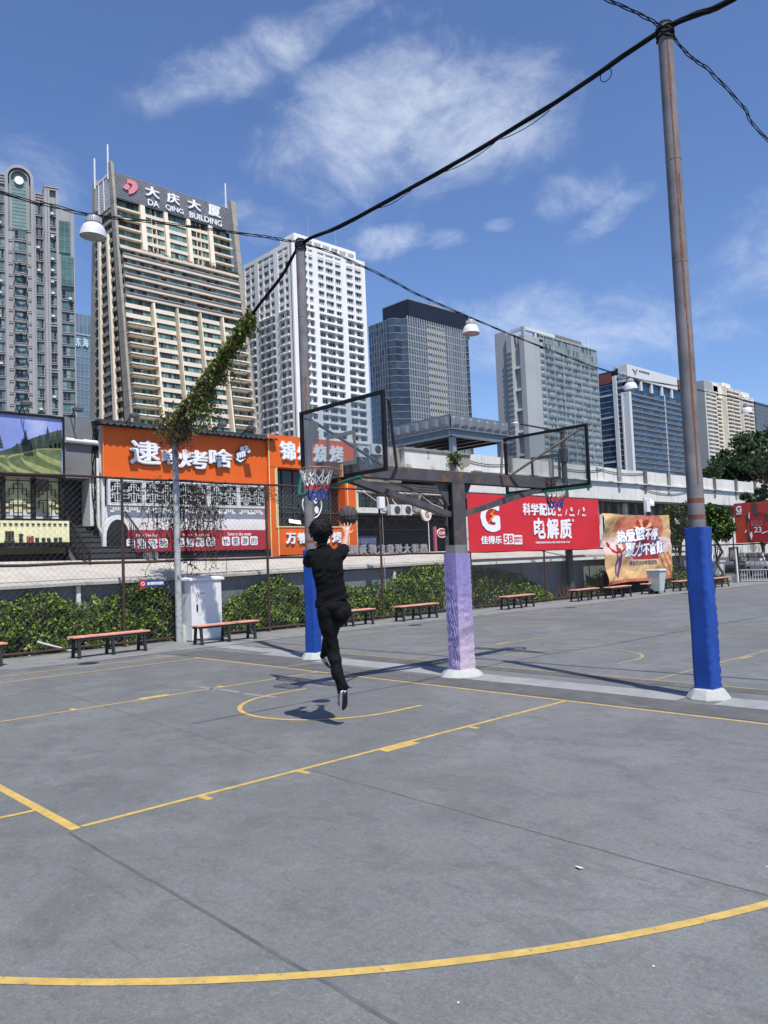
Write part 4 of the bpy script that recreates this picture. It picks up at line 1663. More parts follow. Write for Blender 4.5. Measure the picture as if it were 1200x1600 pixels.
# crimson banner with boxed characters
rl, rt = F.px(196, 829)
rr, _ = F.px(414, 829)
rb = F.px(300, 861)[1]
rt = F.px(300, 828.5)[1]
b = MB()
b.fbox(F, rl, rr, rb, rt, .1, .16)
bn_ = obj('crimson_banner', b, 'crimson', t)
F3 = FX(14.7 - .16)
c = MB()
zp = zq
txt = [('天', 230, 808, 288, 868), ('上', 298, 808, 356, 868), ('飞', 366, 808, 424, 868), ('的', 434, 806, 488, 862), ('地', 540, 804, 592, 858), ('上', 600, 803, 652, 857), ('跑', 662, 801, 716, 856), ('的', 728, 799, 784, 854), ('水', 828, 795, 878, 850), ('里', 888, 795, 936, 849), ('游', 946, 793, 994, 848), ('的', 1002, 792, 1050, 846)]
for s, x0, y0, x1, y1 in txt:
    A, B = F3.px(*zp(x0, y0)), F3.px(*zp(x1, y1))
    r_ = .05
    pts = []
    for cx_, cz_, a0 in ((B[0] - r_, A[1] - r_, 0), (A[0] + r_, A[1] - r_, 90), (A[0] + r_, B[1] + r_, 180), (B[0] - r_, B[1] + r_, 270)):
        for q in range(4):
            an = R(a0 + 30 * q)
            pts.append(F3.pt(cx_ + r_ * math.cos(an), cz_ + r_ * math.sin(an), .001))
    b = MB()
    b.prism(pts, F3.n * .006)
    hx, hz = (B[0] - A[0]) * .14, (A[1] - B[1]) * .14
    write(b, F3, s, A[0] + hx, B[0] - hx, B[1] + hz, A[1] - hz, .0075, .012, 1, bold=.010)
    obj('character_tile', b, ['sign_white', 'letter_edge'], bn_)
c = MB()
for s, x0, y0, x1, y1 in (('Fly In The Sky', 290, 776, 424, 800), ('Run on the ground', 580, 774, 746, 796), ('Swim in the water', 862, 766, 1012, 788)):
    word(c, F3, s, *zp(x0, y0), *zp(x1, y1), d=.006, bold=.02)
obj('small_lettering', c, 'sign_white', bn_)
b = MB()
b.fbox(F, oL + .6, oR, 1.42, rb - .002, .06, .10)
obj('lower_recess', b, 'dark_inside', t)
b = MB()
x0 = F.px(222, 870)[0]
for k in range(9):
    b.tube([F.pt(x0 + k * .055, 1.42, .14), F.pt(x0 + k * .055, rb - .02, .14)], .02, 5)
obj('rolling_grille', b, 'galv', t)

# ---------------------------------------------------------------- tall orange barbecue shop
F = FX(14.6)
bL, zt = F.px(418, 680)
bR, _ = F.px(553, 690)
zt = F.px(485, 685)[1]
t = thing('barbecue_shop', 'tall orange barbecue shop front around a big dark window', 'shop', F.pt((bL + bR) / 2, 1.35, -1))
z1 = F.px(485, 733)[1]      # bottom of the head sign
z2 = F.px(485, 824)[1]      # top of the low sign
z3 = F.px(485, 866)[1]
wl_, wr_ = F.px(432, 780)[0], F.px(540, 780)[0]
b = MB()
b.fbox(F, bL, bR, z1, zt, -6, 0)
b.fbox(F, bL, wl_, z3 - .5, z1 - .001, -6, -.012)
b.fbox(F, wr_, bR, z3 - .5, z1 - .001, -6, -.012)
b.fbox(F, wl_ + .001, wr_ - .001, z3, z2, -6, -.006)
obj('facade', b, 'orange', t)
b = MB()
for x in (bL, bL + .32, wr_ + .08, bR - .03):
    b.fbox(F, x, x + .03, z3 - .5, zt - (0 if x < bL + .1 else (zt - z1 + .01)), .001, .025)
b.fbox(F, wl_ - .04, wl_ - .0, z2 - .02, z1 - .06, -.011, .03)
b.fbox(F, wl_, wr_, z2 + .001, z2 + .035, -.1, .02)
obj('edge_trim', b, 'cream_wall', t)
b = MB()
b.fbox(F, wl_ + .001, wr_ - .001, z2 + .04, z1 - .002, -.5, -.45)
obj('window', b, 'dark_glass', t)
b = MB()
for x in (wl_ + .55, wl_ + 1.05, wr_ - .45):
    b.fbox(F, x, x + .03, z2 + .04, z1 - .003, -.449, -.40)
b.fbox(F, wl_ + .002, wr_ - .002, z2 + .55, z2 + .58, -.449, -.41)
b.bar(F.pt(wl_ + .3, z2 + .75, -.3), F.pt(wr_ - .5, z2 + .62, -.3), .03, .03)
obj('window_bar', b, 'ac_dark', t)
b = MB()
for s, x0, y0, x1, y1 in (('锦', 436, 690, 460, 720), ('州', 463, 692, 483, 721), ('烧', 488, 695, 511, 724), ('烤', 513, 697, 535, 725)):
    word(b, F, s, x0, y0, x1, y1, d=.10, bold=.045)
obj('head_lettering', b, 'sign_white', t)
b = MB()
for s, x0, y0, x1, y1 in (('万', 446, 833, 462, 850.5), ('物', 464, 832.5, 480, 850), ('皆', 482, 832, 498, 849.5), ('可', 500, 831.5, 516, 849), ('烤', 518, 831, 533, 848.5)):
    word(b, F, s, x0, y0, x1, y1, d=.06, bold=.04)
obj('low_lettering', b, 'sign_white', t)
# outlined round emblem standing in the window
b = MB()
cxy = F.px(493, 790)
pts = [F.pt(cxy[0] + .44 * math.cos(a) * (1 + .05 * math.sin(3 * a)), cxy[1] + .44 * math.sin(a), -.2) for a in [2 * math.pi * k / 36 for k in range(36)]]
b.tube(pts, .022, 6, closed=True)
for (ox, oz, w_, h_) in ((.16, .20, .10, .16), (.20, -.14, .12, .20), (-.26, .02, .06, .2), (-.05, -.30, .2, .08)):
    b.prism([F.pt(cxy[0] + ox + w_ * math.cos(a) * .8, cxy[1] + oz + h_ * math.sin(a) * .7, -.21) for a in [2 * math.pi * k / 9 for k in range(9)]], F.n * .02)
obj('window_emblem', b, 'sign_white', t)
b = MB()
q0 = F.px(470, 816)
b.add([F.pt(q0[0] - .3, q0[1] + .0, -.3), F.pt(q0[0] + .25, q0[1] - .06, -.3), F.pt(q0[0] + .3, q0[1] + .08, -.42), F.pt(q0[0] - .22, q0[1] + .14, -.42),
       F.pt(q0[0] - .3, q0[1] + .01, -.3), F.pt(q0[0] + .25, q0[1] - .05, -.3), F.pt(q0[0] + .3, q0[1] + .09, -.42), F.pt(q0[0] - .22, q0[1] + .15, -.42)], MB.BF)
obj('menu_board', b, 'sign_white', t)
b = MB()
b.fbox(F, wl_, bR, 1.40, z3 - .002, -.5, -.3)
obj('lower_recess', b, 'dark_inside', t)

# ---------------------------------------------------------------- old building with air conditioners
F = FX(16.0)
hL, _ = F.px(553, 720)
hR, _ = F.px(735, 720)
hM, zpk = F.px(632, 702)
zp2 = F.px(700, 706)[1]
t = thing('old_building', 'weathered old building with peeling paint, broken windows and cables', 'building', F.pt((hL + hR) / 2, 1.35, -1))
zl = F.px(600, 802)[1]
zlow = F.px(600, 868)[1]
zwt = F.px(600, 770)[1]
b = MB()
b.fbox(F, hL, hM, F.px(600, 752)[1], F.px(600, 696)[1], -5, -.25)
obj('grey_wall', b, 'old_grey', t)
b = MB()
b.fbox(F, hM, hR, F.px(660, 746)[1], zpk, -5, 0)
obj('peeling_wall', b, 'old_white', t)
b = MB()
b.fbox(F, hM - .1, hR, zpk + .001, zpk + .10, -5, .06)
obj('coping', b, 'old_grey', t)
b = MB()
b.fbox(F, hL, hR, zwt, F.px(600, 754)[1] + .05, -5, -.5)
b.fbox(F, hL, hR, zlow, zl - .02, -5, -1.2)
obj('upper_wall', b, 'old_grey', t)
b = MB()
b.fbox(F, hL, hR, zl, zl + .22, -5, .05)
b.fbox(F, hL, hR, zwt + .001, zwt + .10, -.49, .05)
for x in (F.px(653, 780)[0], F.px(555, 780)[0]):
    b.fbox(F, x, x + .16, zl + .221, zwt, -.4, .02)
obj('ledge', b, 'old_white', t)
wx = [hL + .2 + k * 1.05 for k in range(int((hR - hL - .3) / 1.05))]
for k, x in enumerate(wx):
    b = MB()
    b.fbox(F, x, x + .95, zl + .222, zwt - .002, -.6, -.54, 0)
    for j in range(3):
        b.fbox(F, x + j * .455, x + j * .455 + .04, zl + .224, zwt - .004, -.539, -.48, 1)
    b.fbox(F, x + .05, x + .9, zl + .65, zl + .68, -.538, -.49, 1)
    obj('window', b, ['old_glass', 'old_grey'], t)
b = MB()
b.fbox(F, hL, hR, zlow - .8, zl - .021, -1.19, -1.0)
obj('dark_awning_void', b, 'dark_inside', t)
b = MB()    # light steel roof truss under the ledge
zt0, zt1 = F.px(600, 808)[1], F.px(600, 826)[1]
x = hL + .1
i = 0
while x < hR - .5:
    A, B = F.pt(x, zt0 if i % 2 else zt1, -.7), F.pt(x + .42, zt1 if i % 2 else zt0, -.7)
    b.bar(A, B, .03, .03)
    x += .42
    i += 1
b.bar(F.pt(hL, zt0, -.7), F.pt(hR, zt0, -.7), .04, .04)
b.bar(F.pt(hL, zt1, -.7), F.pt(hR, zt1, -.7), .04, .04)
obj('roof_truss', b, 'ac_dark', t)
b = MB()
for x0, y0, x1, y1 in ((560, 765, 630, 808), (626, 781, 668, 800), (600, 768, 606, 800), (606, 772, 618, 790), (652, 772, 690, 795), (684, 780, 700, 796), (566, 700, 584, 736), (552, 700, 566, 722)):
    A, B = F.px(x0, y0), F.px(x1, y1)
    mid = ((A[0] + B[0]) / 2, (A[1] + B[1]) / 2 - .12)
    b.tube([F.pt(*A, .1), F.pt(*mid, .14), F.pt(*B, .1)], .02, 5)
obj('pipe', b, 'pipe_white', t)
b = MB()
for k in range(7):
    A, B = F.px(575 + 10 * k, 745 + 3 * k), F.px(700, 755 + 4 * k)
    ps = []
    for i in range(12):
        f = i / 11
        ps.append(F.pt(A[0] + (B[0] - A[0]) * f, A[1] + (B[1] - A[1]) * f - .3 * f * (1 - f) * (1 + .3 * k), .12 + .01 * k))
    b.tube(ps, .012, 4)
obj('wiring', b, 'cable', t)


def ac_unit():
    t = thing('air_conditioner', '', 'air conditioner', (0, 0, 0), 'air conditioners on the old building')
    b = MB()
    b.box(-.32, 0, -.42, .42, 0, .62)
    obj('casing', b, 'ac_white', t, bevel=.02)
    b = MB()
    for r in (.06, .12, .18, .235):
        b.tube([(-.325, -.09 + r * math.cos(a), .31 + r * math.sin(a)) for a in [2 * math.pi * k / 24 for k in range(24)]], .012, 5, closed=True)
    b.prism([(-.3215, -.09 + .24 * math.cos(a), .31 + .24 * math.sin(a)) for a in [2 * math.pi * k / 24 for k in range(24)]], (-.002, 0, 0))
    obj('fan_grille', b, 'ac_dark', t)
    b = MB()
    for y in (-.3, .3):
        b.bar((.12, y, -.03), (-.34, y, -.03), .04, .04)
        b.bar((.1, y, -.3), (-.3, y, -.04), .03, .03)
    obj('bracket', b, 'ac_dark', t)
    return t


ac0 = ac_unit()
for i, (px_, py_, lab) in enumerate(((586, 711, 'white air conditioner on the grey wall, upper right of the orange shop'), (567, 715, 'white air conditioner seen through the glass backboard beside the orange shop'),
                                     (611, 806, 'left one of two white air conditioners standing on the white ledge'), (628, 806, 'right one of two white air conditioners standing on the white ledge'))):
    o = ac0 if i == 0 else copy_tree(ac0)
    o.location = F.pt(*F.px(px_, py_), .10 if i > 1 else -.10)
    o.scale = (.72, .72, .72)
    o['label'] = lab

# signs hanging in front of the old building
mat('sign_cream', (.72, .70, .66), .5, var=.05)
Fs = FX(13.4)
c0 = Fs.px(666, 804)
t = thing('round_sign', 'round white sign with a dark lightning bolt G mark', 'sign', Fs.pt(*c0, 0))
b = MB()
rr_ = .26
b.prism([Fs.pt(c0[0] + rr_ * math.cos(a), c0[1] + rr_ * math.sin(a), -.05) for a in [2 * math.pi * k / 32 for k in range(32)]], Fs.n * .1)
obj('disc', b, 'sign_cream', t, bevel=.01)
b = MB()
write(b, Fs, 'G', c0[0] - .11, c0[0] + .11, c0[1] - .14, c0[1] + .13, .051, .056, 0, bold=.02)
b.prism([Fs.pt(c0[0] + x, c0[1] + z, .058) for x, z in ((.07, .15), (-.06, 0), (-.01, -.01), (-.07, -.17), (.06, .03), (.01, .04))], Fs.n * .003, 1)
obj('g_mark', b, ['letter_edge', 'orange_bolt'], t)
b = MB()
b.tube([Fs.pt(c0[0] + .1, c0[1] - .25, 0), Fs.pt(c0[0] + .1, 2.0, 0)], .018, 6)
obj('sign_pole', b, 'pipe_white', t)
Fs = FX(13.7)
c0 = Fs.px(689, 833)
t = thing('oval_sign', 'red oval shop sign with pale lettering on a pink bracket post', 'sign', Fs.pt(*c0, 0))
b = MB()
b.prism([Fs.pt(c0[0] + .27 * math.cos(a), c0[1] + .175 * math.sin(a), -.06) for a in [2 * math.pi * k / 32 for k in range(32)]], Fs.n * .12)
obj('oval_panel', b, 'crimson', t)
b = MB()
pts = [Fs.pt(c0[0] + .27 * math.cos(a), c0[1] + .175 * math.sin(a), .05) for a in [2 * math.pi * k / 32 for k in range(32)]]
b.tube(pts, .022, 6, closed=True)
write(b, Fs, '老友粉', c0[0] - .2, c0[0] + .2, c0[1] - .06, c0[1] + .07, .061, .07, bold=.02)
obj('rim_lettering', b, 'sign_cream', t)
b = MB()
mat('pink_post', (.42, .11, .15), .6, var=.1)
b.fbox(Fs, c0[0] - .42, c0[0] - .32, 2.05, c0[1] + .26, -.05, .05)
b.fbox(Fs, c0[0] - .319, c0[0] - .26, c0[1] - .03, c0[1] + .03, -.02, .02)
obj('bracket_post', b, 'pink_post', t)
Fs = FX(14.9)
A, B = Fs.px(557, 838), Fs.px(589, 852)
t = thing('blue_sign', 'dark blue strip sign with faint white lettering right of the orange barbecue shop', 'sign', Fs.pt(A[0], B[1], 0))
b = MB()
b.fbox(Fs, A[0], B[0], B[1], A[1], -.06, 0)
obj('panel', b, 'blue_sign', t)
b = MB()
write(b, Fs, '中国福利彩票', A[0] + .06, B[0] - .05, B[1] + .06, A[1] - .08, .001, .008)
obj('lettering', b, 'letters_grey', t)
# big letters standing on the canopy seen from behind
Fs = FX(13.5)
for i, (s, x0, x1) in enumerate((('味', 544, 557), ('海', 560, 573), ('鲜', 576, 588), ('家', 591, 601), ('烧', 604, 615), ('烤', 617, 628), ('大', 630, 641), ('排', 643, 654), ('档', 656, 668))):
    A, B = Fs.px(x0, 851 - i * .15), Fs.px(x1, 866.5 - i * .2)
    b = MB()
    write(b, Fs, s, A[0], B[0], B[1], A[1], -.05, .05, bold=.05, mirror=True)
    o = obj('standing_letter', b, 'letters_grey')
    tag(o, ['grey sheet metal letter seen from behind on the canopy, touching the orange shop', 'second grey letter seen from behind right of the orange shop', 'third grey letter seen from behind, just left of the box on the fence post', 'fourth grey letter seen from behind, just right of the fence post', 'fifth grey letter seen from behind, second right of the fence post', 'sixth grey letter seen from behind, middle of the row right of the post', 'seventh grey letter seen from behind, third from the right end', 'eighth grey letter seen from behind, next to the last of the row', 'last grey letter seen from behind, under the red oval sign'][i], 'letter sign', 'grey letters standing on the canopy')

# ---------------------------------------------------------------- steel water tank on its platform
cx0 = 19.5
Fr = FX(cx0)
aC, zc1 = Fr.px(703, 647)
aE, _ = Fr.px(792, 656)
zc0 = Fr.px(703, 669)[1]
zpl = Fr.px(703, 681)[1]
Fl = Face((cx0, -aC, 0), (1, 0, 0), (0, 1, 0))
lE, _ = Fl.px(613, 665)
t = thing('water_tank', 'long stainless steel panel water tank on a blue grey steel platform', 'water tank', (cx0 + lE / 2, -aC - (aE - aC) / 2, zc0))
b = MB()
b.box(cx0 + .03, cx0 + lE - .03, -aE + .03, -aC - .03, zc0 + .02, zc1 - .03)
obj('tank_body', b, 'tank_steel', t)
H_ = zc1 - zc0


def tank_panel(F_, s0, s1):
    def fn(b):
        n = 10
        vs, fs = [], []
        for i in range(n + 1):
            for j in range(n + 1):
                u, v = i / n, j / n
                e = min(u, 1 - u, v, 1 - v)
                bl_ = max(0, min(1, (e - .07) / .18))
                d = .02 + .16 * (bl_ * bl_ * (3 - 2 * bl_)) + (.03 if e < .035 else 0)
                vs.append(F_.pt(s0 + (s1 - s0) * u, zc0 + H_ * v, d))
        for i in range(n):
            for j in range(n):
                a = i * (n + 1) + j
                fs.append((a, a + n + 1, a + n + 2, a + 1))
        b.add(vs, fs)
    return fn


nr = 7
for k in range(nr):
    b = MB()
    tank_panel(Fr, aC + (aE - aC) * k / nr, aC + (aE - aC) * (k + 1) / nr)(b)
    obj('tank_panel', b, 'tank_steel', t, smooth='all')
nl = max(6, round(lE / ((aE - aC) / nr)))
for k in range(nl):
    b = MB()
    tank_panel(Fl, lE * k / nl, lE * (k + 1) / nl)(b)
    obj('tank_panel', b, 'tank_steel', t, smooth='all')
b = MB()
for s_, e_, F_ in ((aC - .15, aE + .2, Fr), (-.12, lE + .2, Fl)):
    b.fbox(F_, s_, e_, zpl, zpl + .04, -.18, .25)
    b.fbox(F_, s_, e_, zc0 - .06, zc0 - .02, -.18, .25)
    b.fbox(F_, s_, e_, zpl + .04, zc0 - .06, 0, .05)
obj('platform', b, 'steel_blue', t)
b = MB()
k = -aE + .1
while k < -aC - .2:
    b.box(cx0 + .06, cx0 + lE, k, k + .12, zpl + .01, zpl + .115)
    k += 1.0
obj('joist', b, 'dark_inside', t)
b = MB()
b.box(cx0 + .04, cx0 + lE - .04, -aE + .04, -aC - .04, zpl + .12, zpl + .16)
obj('deck', b, 'dark_inside', t)
zroof = Fr.px(708, 712)[1]
for (x, y) in ((cx0 + .15, -aC - .28), (cx0 + .15, -aE + .5), (cx0 + lE - .3, -aC - .28), (cx0 + lE - .3, -aE + .5)):
    b = MB()
    b.box(x - .14, x + .14, y - .14, y + .14, zroof - 2.5, zpl - .002)
    obj('column', b, 'steel_blue', t)

# ---------------------------------------------------------------- long white parapet building
F = FX(18.2)
pL, zt = F.px(700, 708)
pR = -(-75.0)
zt = F.px(920, 728)[1]
zb = F.px(930, 779)[1]
t = thing('parapet_building', 'long low old building with a stained white parapet and a band of dark windows', 'building', F.pt(30, 1.3, -3))
b = MB()
x = pL
k = 0
while x < pR:
    w = 2.6 + .25 * math.sin(k * 2.1)
    dz = .06 * mnoise.noise(Vector((k * 1.7, 0, 0)))
    b.fbox(F, x, x + w - .03, zb, zt + dz, -8, .0)
    b.fbox(F, x + w - .03, x + w + .001, zb, zt - .05, -8, -.05)
    x += w
    k += 1
obj('parapet', b, 'old_white_run', t)
x = pL + 1.2
k = 0
while x < pR:
    b = MB()
    b.fbox(F, x, x + .34, zb + 1.05, zt + .10, .001, .12)
    b.fbox(F, x + .04, x + .30, zb + .55, zb + 1.0, .001, .05)
    obj('stain_block', b, 'stain_dark', t)
    x += 3.55 + .3 * math.sin(k)
    k += 1
b = MB()
zr = zt - (zt - zb) * .46
b.fbox(F, pL, pR, zr, zr + .07, .09, .15)
b.fbox(F, pL, pR, zr + .02, zr + .05, -.01, .089)
obj('pipe_rail', b, 'old_white', t)
b = MB()
b.fbox(F, pL, pR, zb - .16, zb - .001, -8, .10)
obj('cornice', b, 'roof_dark', t)
zw = F.px(960, 804)[1]
zw2 = F.px(960, 812)[1]
b = MB()
b.fbox(F, pL, pR, zw, zb - .161, -8, -.6)
obj('window_recess', b, 'dark_inside', t)
wn = []
x = pL + .3
k = 0
while x < pR and k < 40:
    b = MB()
    b.fbox(F, x, x + .86, zw + .002, zb - .164, -.595, -.57, 0)
    b.fbox(F, x + .41, x + .45, zw + .004, zb - .166, -.569, -.53, 1)
    b.fbox(F, x - .12, x - .005, zw + .004, zb - .166, -.59, -.30, 2 if k % 3 == 0 else 1)
    obj('window', b, ['old_glass', 'ac_dark', 'old_white'], t)
    x += 1.15
    k += 1
b = MB()
b.fbox(F, pL, pR, 1.2, zw - .001, -8, -.02)
obj('lower_wall', b, 'old_white', t)
b = MB()
for y0, y1, sag in ((716, 724, .5), (742, 746, .9)):
    for k in ((0, 2, 3) if y0 < 730 else (1, 4)):
        A, B = F.px(720 + 70 * k, y0 + 5 * k), F.px(800 + 70 * k, y1 + 5 * k)
        b.tube([F.pt(A[0] + (B[0] - A[0]) * i / 9, A[1] + (B[1] - A[1]) * i / 9 - sag * (i / 9) * (1 - i / 9) * 1.6, .05) for i in range(10)], .022, 4)
obj('wiring', b, 'cable', t)

# street lamp pole behind the fence
Fp = FX(10.95)
p0 = Fp.px(894, 915)
p1 = Fp.px(876, 668)
yy = -(p0[0] + p1[0]) / 2
t = thing('street_lamp', 'dark utility pole with a street lamp arm, seen through the far backboard', 'street lamp', (10.95, yy, 0))
b = MB()
b.tube([(10.95, yy, -.05), (10.95, yy, 3.0), (10.95, yy, p1[1])], [.18, .14, .095], 12)
obj('pole', b, 'ac_dark', t, smooth=True)
b = MB()
q = [Fp.px(878, 676), Fp.px(845, 669), Fp.px(812, 663)]
b.tube([Fp.pt(*c, .05) for c in q], .035, 6)
obj('arm', b, 'rust_dark', t)
b = MB()
c = Fp.pt(*Fp.px(803, 662), .05)
b.loft([[c + Vector((dx, s * .25, dz)) for dx, dz in ((-.09, 0), (.09, 0), (.05, .07 * (1 - abs(s))), (-.05, .07 * (1 - abs(s))))] for s in (-1, -.5, 0, .5, 1)])
obj('lamp_head', b, 'lamp_white', t)
b = MB()
z0 = Fp.px(882, 712)[1]
b.box(10.80, 11.1, yy - .14, yy + .14, z0 - .3, z0 + .3)
obj('junction_box', b, 'ac_dark', t, bevel=.03)

# ---------------------------------------------------------------- banners tied to the fence
F = FX(FXX - .06)
A, B = F.px(729, 772), F.px(934, 780)
C, D = F.px(731, 862), F.px(938, 858)
x0, x1 = A[0], (B[0] + D[0]) / 2
zt_, zb_ = (A[1] + B[1]) / 2, (C[1] + D[1]) / 2
t = thing('sports_drink_banner', 'big red banner with a white letter G and orange bolt tied to the fence', 'banner', F.pt((x0 + x1) / 2, zb_, 0))


def cloth(b, x0, x1, z0, z1, amp, nx, nz, th=.004, fn=None, mi=None):
    vs, fs, ms = [], [], []
    for i in range(nx + 1):
        for j in range(nz + 1):
            u, v = i / nx, j / nz
            d = fn(u, v) if fn else amp * mnoise.noise(Vector((u * 7, v * 3, 2)))
            a = x0 + (x1 - x0) * u
            z = z0 + (z1 - z0) * v
            vs.append((a, z, d))
    W_ = nz + 1
    for i in range(nx):
        for j in range(nz):
            a = i * W_ + j
            fs.append((a, a + W_, a + W_ + 1, a + 1))
    return vs, fs


vs, fs = cloth(None, x0, x1, zb_, zt_, .02, 60, 16)
b = MB()
b.add([F.pt(a, z, d * .9 + .008) for a, z, d in vs], fs)
b.add([F.pt(a, z, d * .9 + .004) for a, z, d in vs], [f[::-1] for f in fs])
bp = obj('cloth', b, 'banner_red', t, smooth='all')
b = MB()
dw = .030
zg = lambda x, y: (720 + x / 5.4545, 760 + y / 5.4545)


def word2(b, s, x0, y0, x1, y1, bold=.03, mi=0, lift=0, **kw):
    A_, B_ = F.px(*zg(x0, y0)), F.px(*zg(x1, y1))
    C_, D_ = F.px(*zg(x0, y1)), F.px(*zg(x1, y0))
    write(b, F, s, (A_[0] + C_[0]) / 2, (B_[0] + D_[0]) / 2, (B_[1] + C_[1]) / 2, (A_[1] + D_[1]) / 2, dw - .006 + lift, dw + lift, mi, bold=bold, **kw)


word2(b, 'G', 162, 132, 328, 390, bold=.055)
for s, xa, ya, xb, yb in (('科', 524, 142, 588, 246), ('学', 592, 146, 660, 248), ('配', 664, 148, 730, 250), ('比', 734, 150, 802, 250), ('电', 618, 268, 716, 448), ('解', 728, 272, 830, 448), ('质', 838, 276, 940, 448)):
    word2(b, s, xa, ya, xb, yb, bold=.035)
word2(b, '佳得乐', 168, 422, 346, 492, bold=.03)
word2(b, '*', 942, 276, 960, 306, bold=.03)
for xa in (885, 990):
    word2(b, '/', xa, 196, xa + 18, 246, bold=.01)
for s, xa in (('钠', 822), ('钾', 926), ('氯', 1030)):
    A_ = F.px(*zg(xa + 12, 196))
    b.tube([F.pt(A_[0] + .065 * math.cos(a), A_[1] + .085 * math.sin(a), dw) for a in [2 * math.pi * k / 6 + math.pi / 6 for k in range(6)]], .013, 5, closed=True)
    word2(b, '+', xa + 5, 186, xa + 20, 210, bold=.03)
for s, xa in (('钠钾', 820), ('电解质', 918), ('碳水', 1028)):
    word2(b, s, xa, 236, xa + 36 + (12 if len(s) > 2 else 0), 256, bold=.02)
word2(b, '*电解质指钠和钾 钠含量≥45毫克/100毫升 钾含量≥12毫克', 630, 468, 926, 486, bold=.01)
A_, B_ = F.px(*zg(358, 405)), F.px(*zg(450, 492))
b.fbox(F, A_[0], B_[0], B_[1], A_[1], dw - .006, dw)
A_, B_ = F.px(*zg(450, 416)), F.px(*zg(520, 494))
b.fbox(F, A_[0] + .001, B_[0], B_[1], A_[1], dw - .006, dw - .001)
word2(b, '58', 364, 416, 438, 484, bold=.03, mi=1, lift=.005)
word2(b, '电解质饮料', 452, 428, 514, 452, bold=.01, mi=1, lift=.005)
word2(b, '科学补水', 452, 456, 514, 480, bold=.01, mi=1, lift=.005)
pl = [(292, 190), (238, 240), (262, 246), (222, 326), (286, 242), (262, 236)]
b.prism([F.pt(*F.px(*zg(x, y)), dw + .008) for x, y in pl], F.n * .004, 2)
for x, y, w in ((690, 290, 40),):
    b.prism([F.pt(*F.px(*zg(xx, yy2)), dw + .006) for xx, yy2 in ((706, 292), (656, 352), (676, 352), (648, 402), (700, 338), (680, 338))], F.n * .004, 1)
obj('lettering', b, ['sign_white', 'banner_red', 'orange_bolt'], bp)
b = MB()
for f in np.linspace(0, 1, 9):
    a = x0 + (x1 - x0) * f
    b.tube([F.pt(a, zt_ - .02, .02), F.pt(a, zt_ + .12, -.05)], .006, 4)
    b.tube([F.pt(a, zb_ + .02, .02), F.pt(a, zb_ - .05, -.05)], .006, 4)
obj('tie', b, 'cable', t)

# the creased orange tournament banner
mat('bn_sand', (.56, .355, .16), .7, var=.08, scale=1.5)
mat('bn_coral', (.48, .14, .08), .7, var=.1, scale=2)
mat('bn_pale', (.62, .46, .41), .7, var=.08, scale=2)
mat('bn_dark', (.30, .018, .020), .7, var=.1, scale=2)
mat('bn_blue', (.055, .10, .26), .7, var=.1)
mat('bn_purple', (.09, .04, .17), .7, var=.1)
F = FX(FXX - .08)
zk = lambda x, y: (920 + x / 8.5714, 790 + y / 8.5714)
P00, P10, P01, P11 = F.px(*zk(215, 1090)), F.px(*zk(1045, 1000)), F.px(*zk(130, 100)), F.px(*zk(1030, 130))
x0, x1 = (P00[0] + P01[0]) / 2, P11[0] + .1
zt_, zb_ = (P01[1] + P11[1]) / 2, P00[1] + .05
t = thing('tournament_banner', 'creased orange and sand cloth banner for a basketball tournament with bold slanting characters', 'banner', F.pt((x0 + x1) / 2, zb_, 0))


def fold(u, v):
    w = v
    d = .05 * math.sin(9 * (u * .8 + (1 - w) * 1.0) + 2 * u) * (1 - u) * (1 - abs(2 * w - 1) * .4)
    d += .035 * math.sin(14 * math.hypot(u, 1 - w)) * (1 - u) ** 1.2
    d += .04 * math.sin(10 * w + 5 * u) * max(0, .35 - w) * 2.5
    d += .035 * abs(mnoise.noise(Vector((u * 4 + w * 3, w * 5 - u * 2, 6)))) + .016 * abs(mnoise.noise(Vector((u * 11 - w * 6, w * 7, 2))))
    d += .016 * mnoise.noise(Vector((u * 9, w * 9, 4)))
    return d * 1.7 + .10


def zone(u, v):
    """printed colour zones of the cloth"""
    y = 1 - v
    if y > .95:
        return 1
    # dark panel behind the characters
    if .40 < u < .78 and .06 < y < .67 and abs(u - .58) < .06 + .9 * max(0, y - .02) * .55 and abs(u - .58) < .24:
        if .04 < y < .2:
            a = math.atan2(u - .55, .24 - y)
            return 0 if int((a + 3) * 3.2) % 3 == 0 else 3
        return 3
    if .34 < y < .58:
        return 2 if (u > .80 or u < .24) else (1 if y < .5 else 2)
    if y <= .34:
        k = u + .35 * y
        if u > .84 + .05 * math.sin(9 * y):
            return 0
        if u > .46:
            return 1
        return 1 if (k > .22 and k < .52 and y > .04 and y < .26) else 0
    if u > .80 and y > .55:
        return 1 if (u * 1.3 - y * .5) % .10 < .045 else 0
    if .72 < u < .86 and y < .66:
        return 1
    return 0


nx, nz = 110, 110
vs, fs = cloth(None, x0, x1, zb_, zt_, 0, nx, nz, fn=fold)
b = MB()


def sway(a, z, d):
    u, v = (a - x0) / (x1 - x0), (z - zb_) / (zt_ - zb_)
    z2 = z + (.10 * u + .09 * math.sin(u * 5) * (1 - u)) * (1 - v) - .05 * math.sin(math.pi * u) * v * 1.2
    return F.pt(a + .06 * (1 - v) * (1 - u), z2, d)


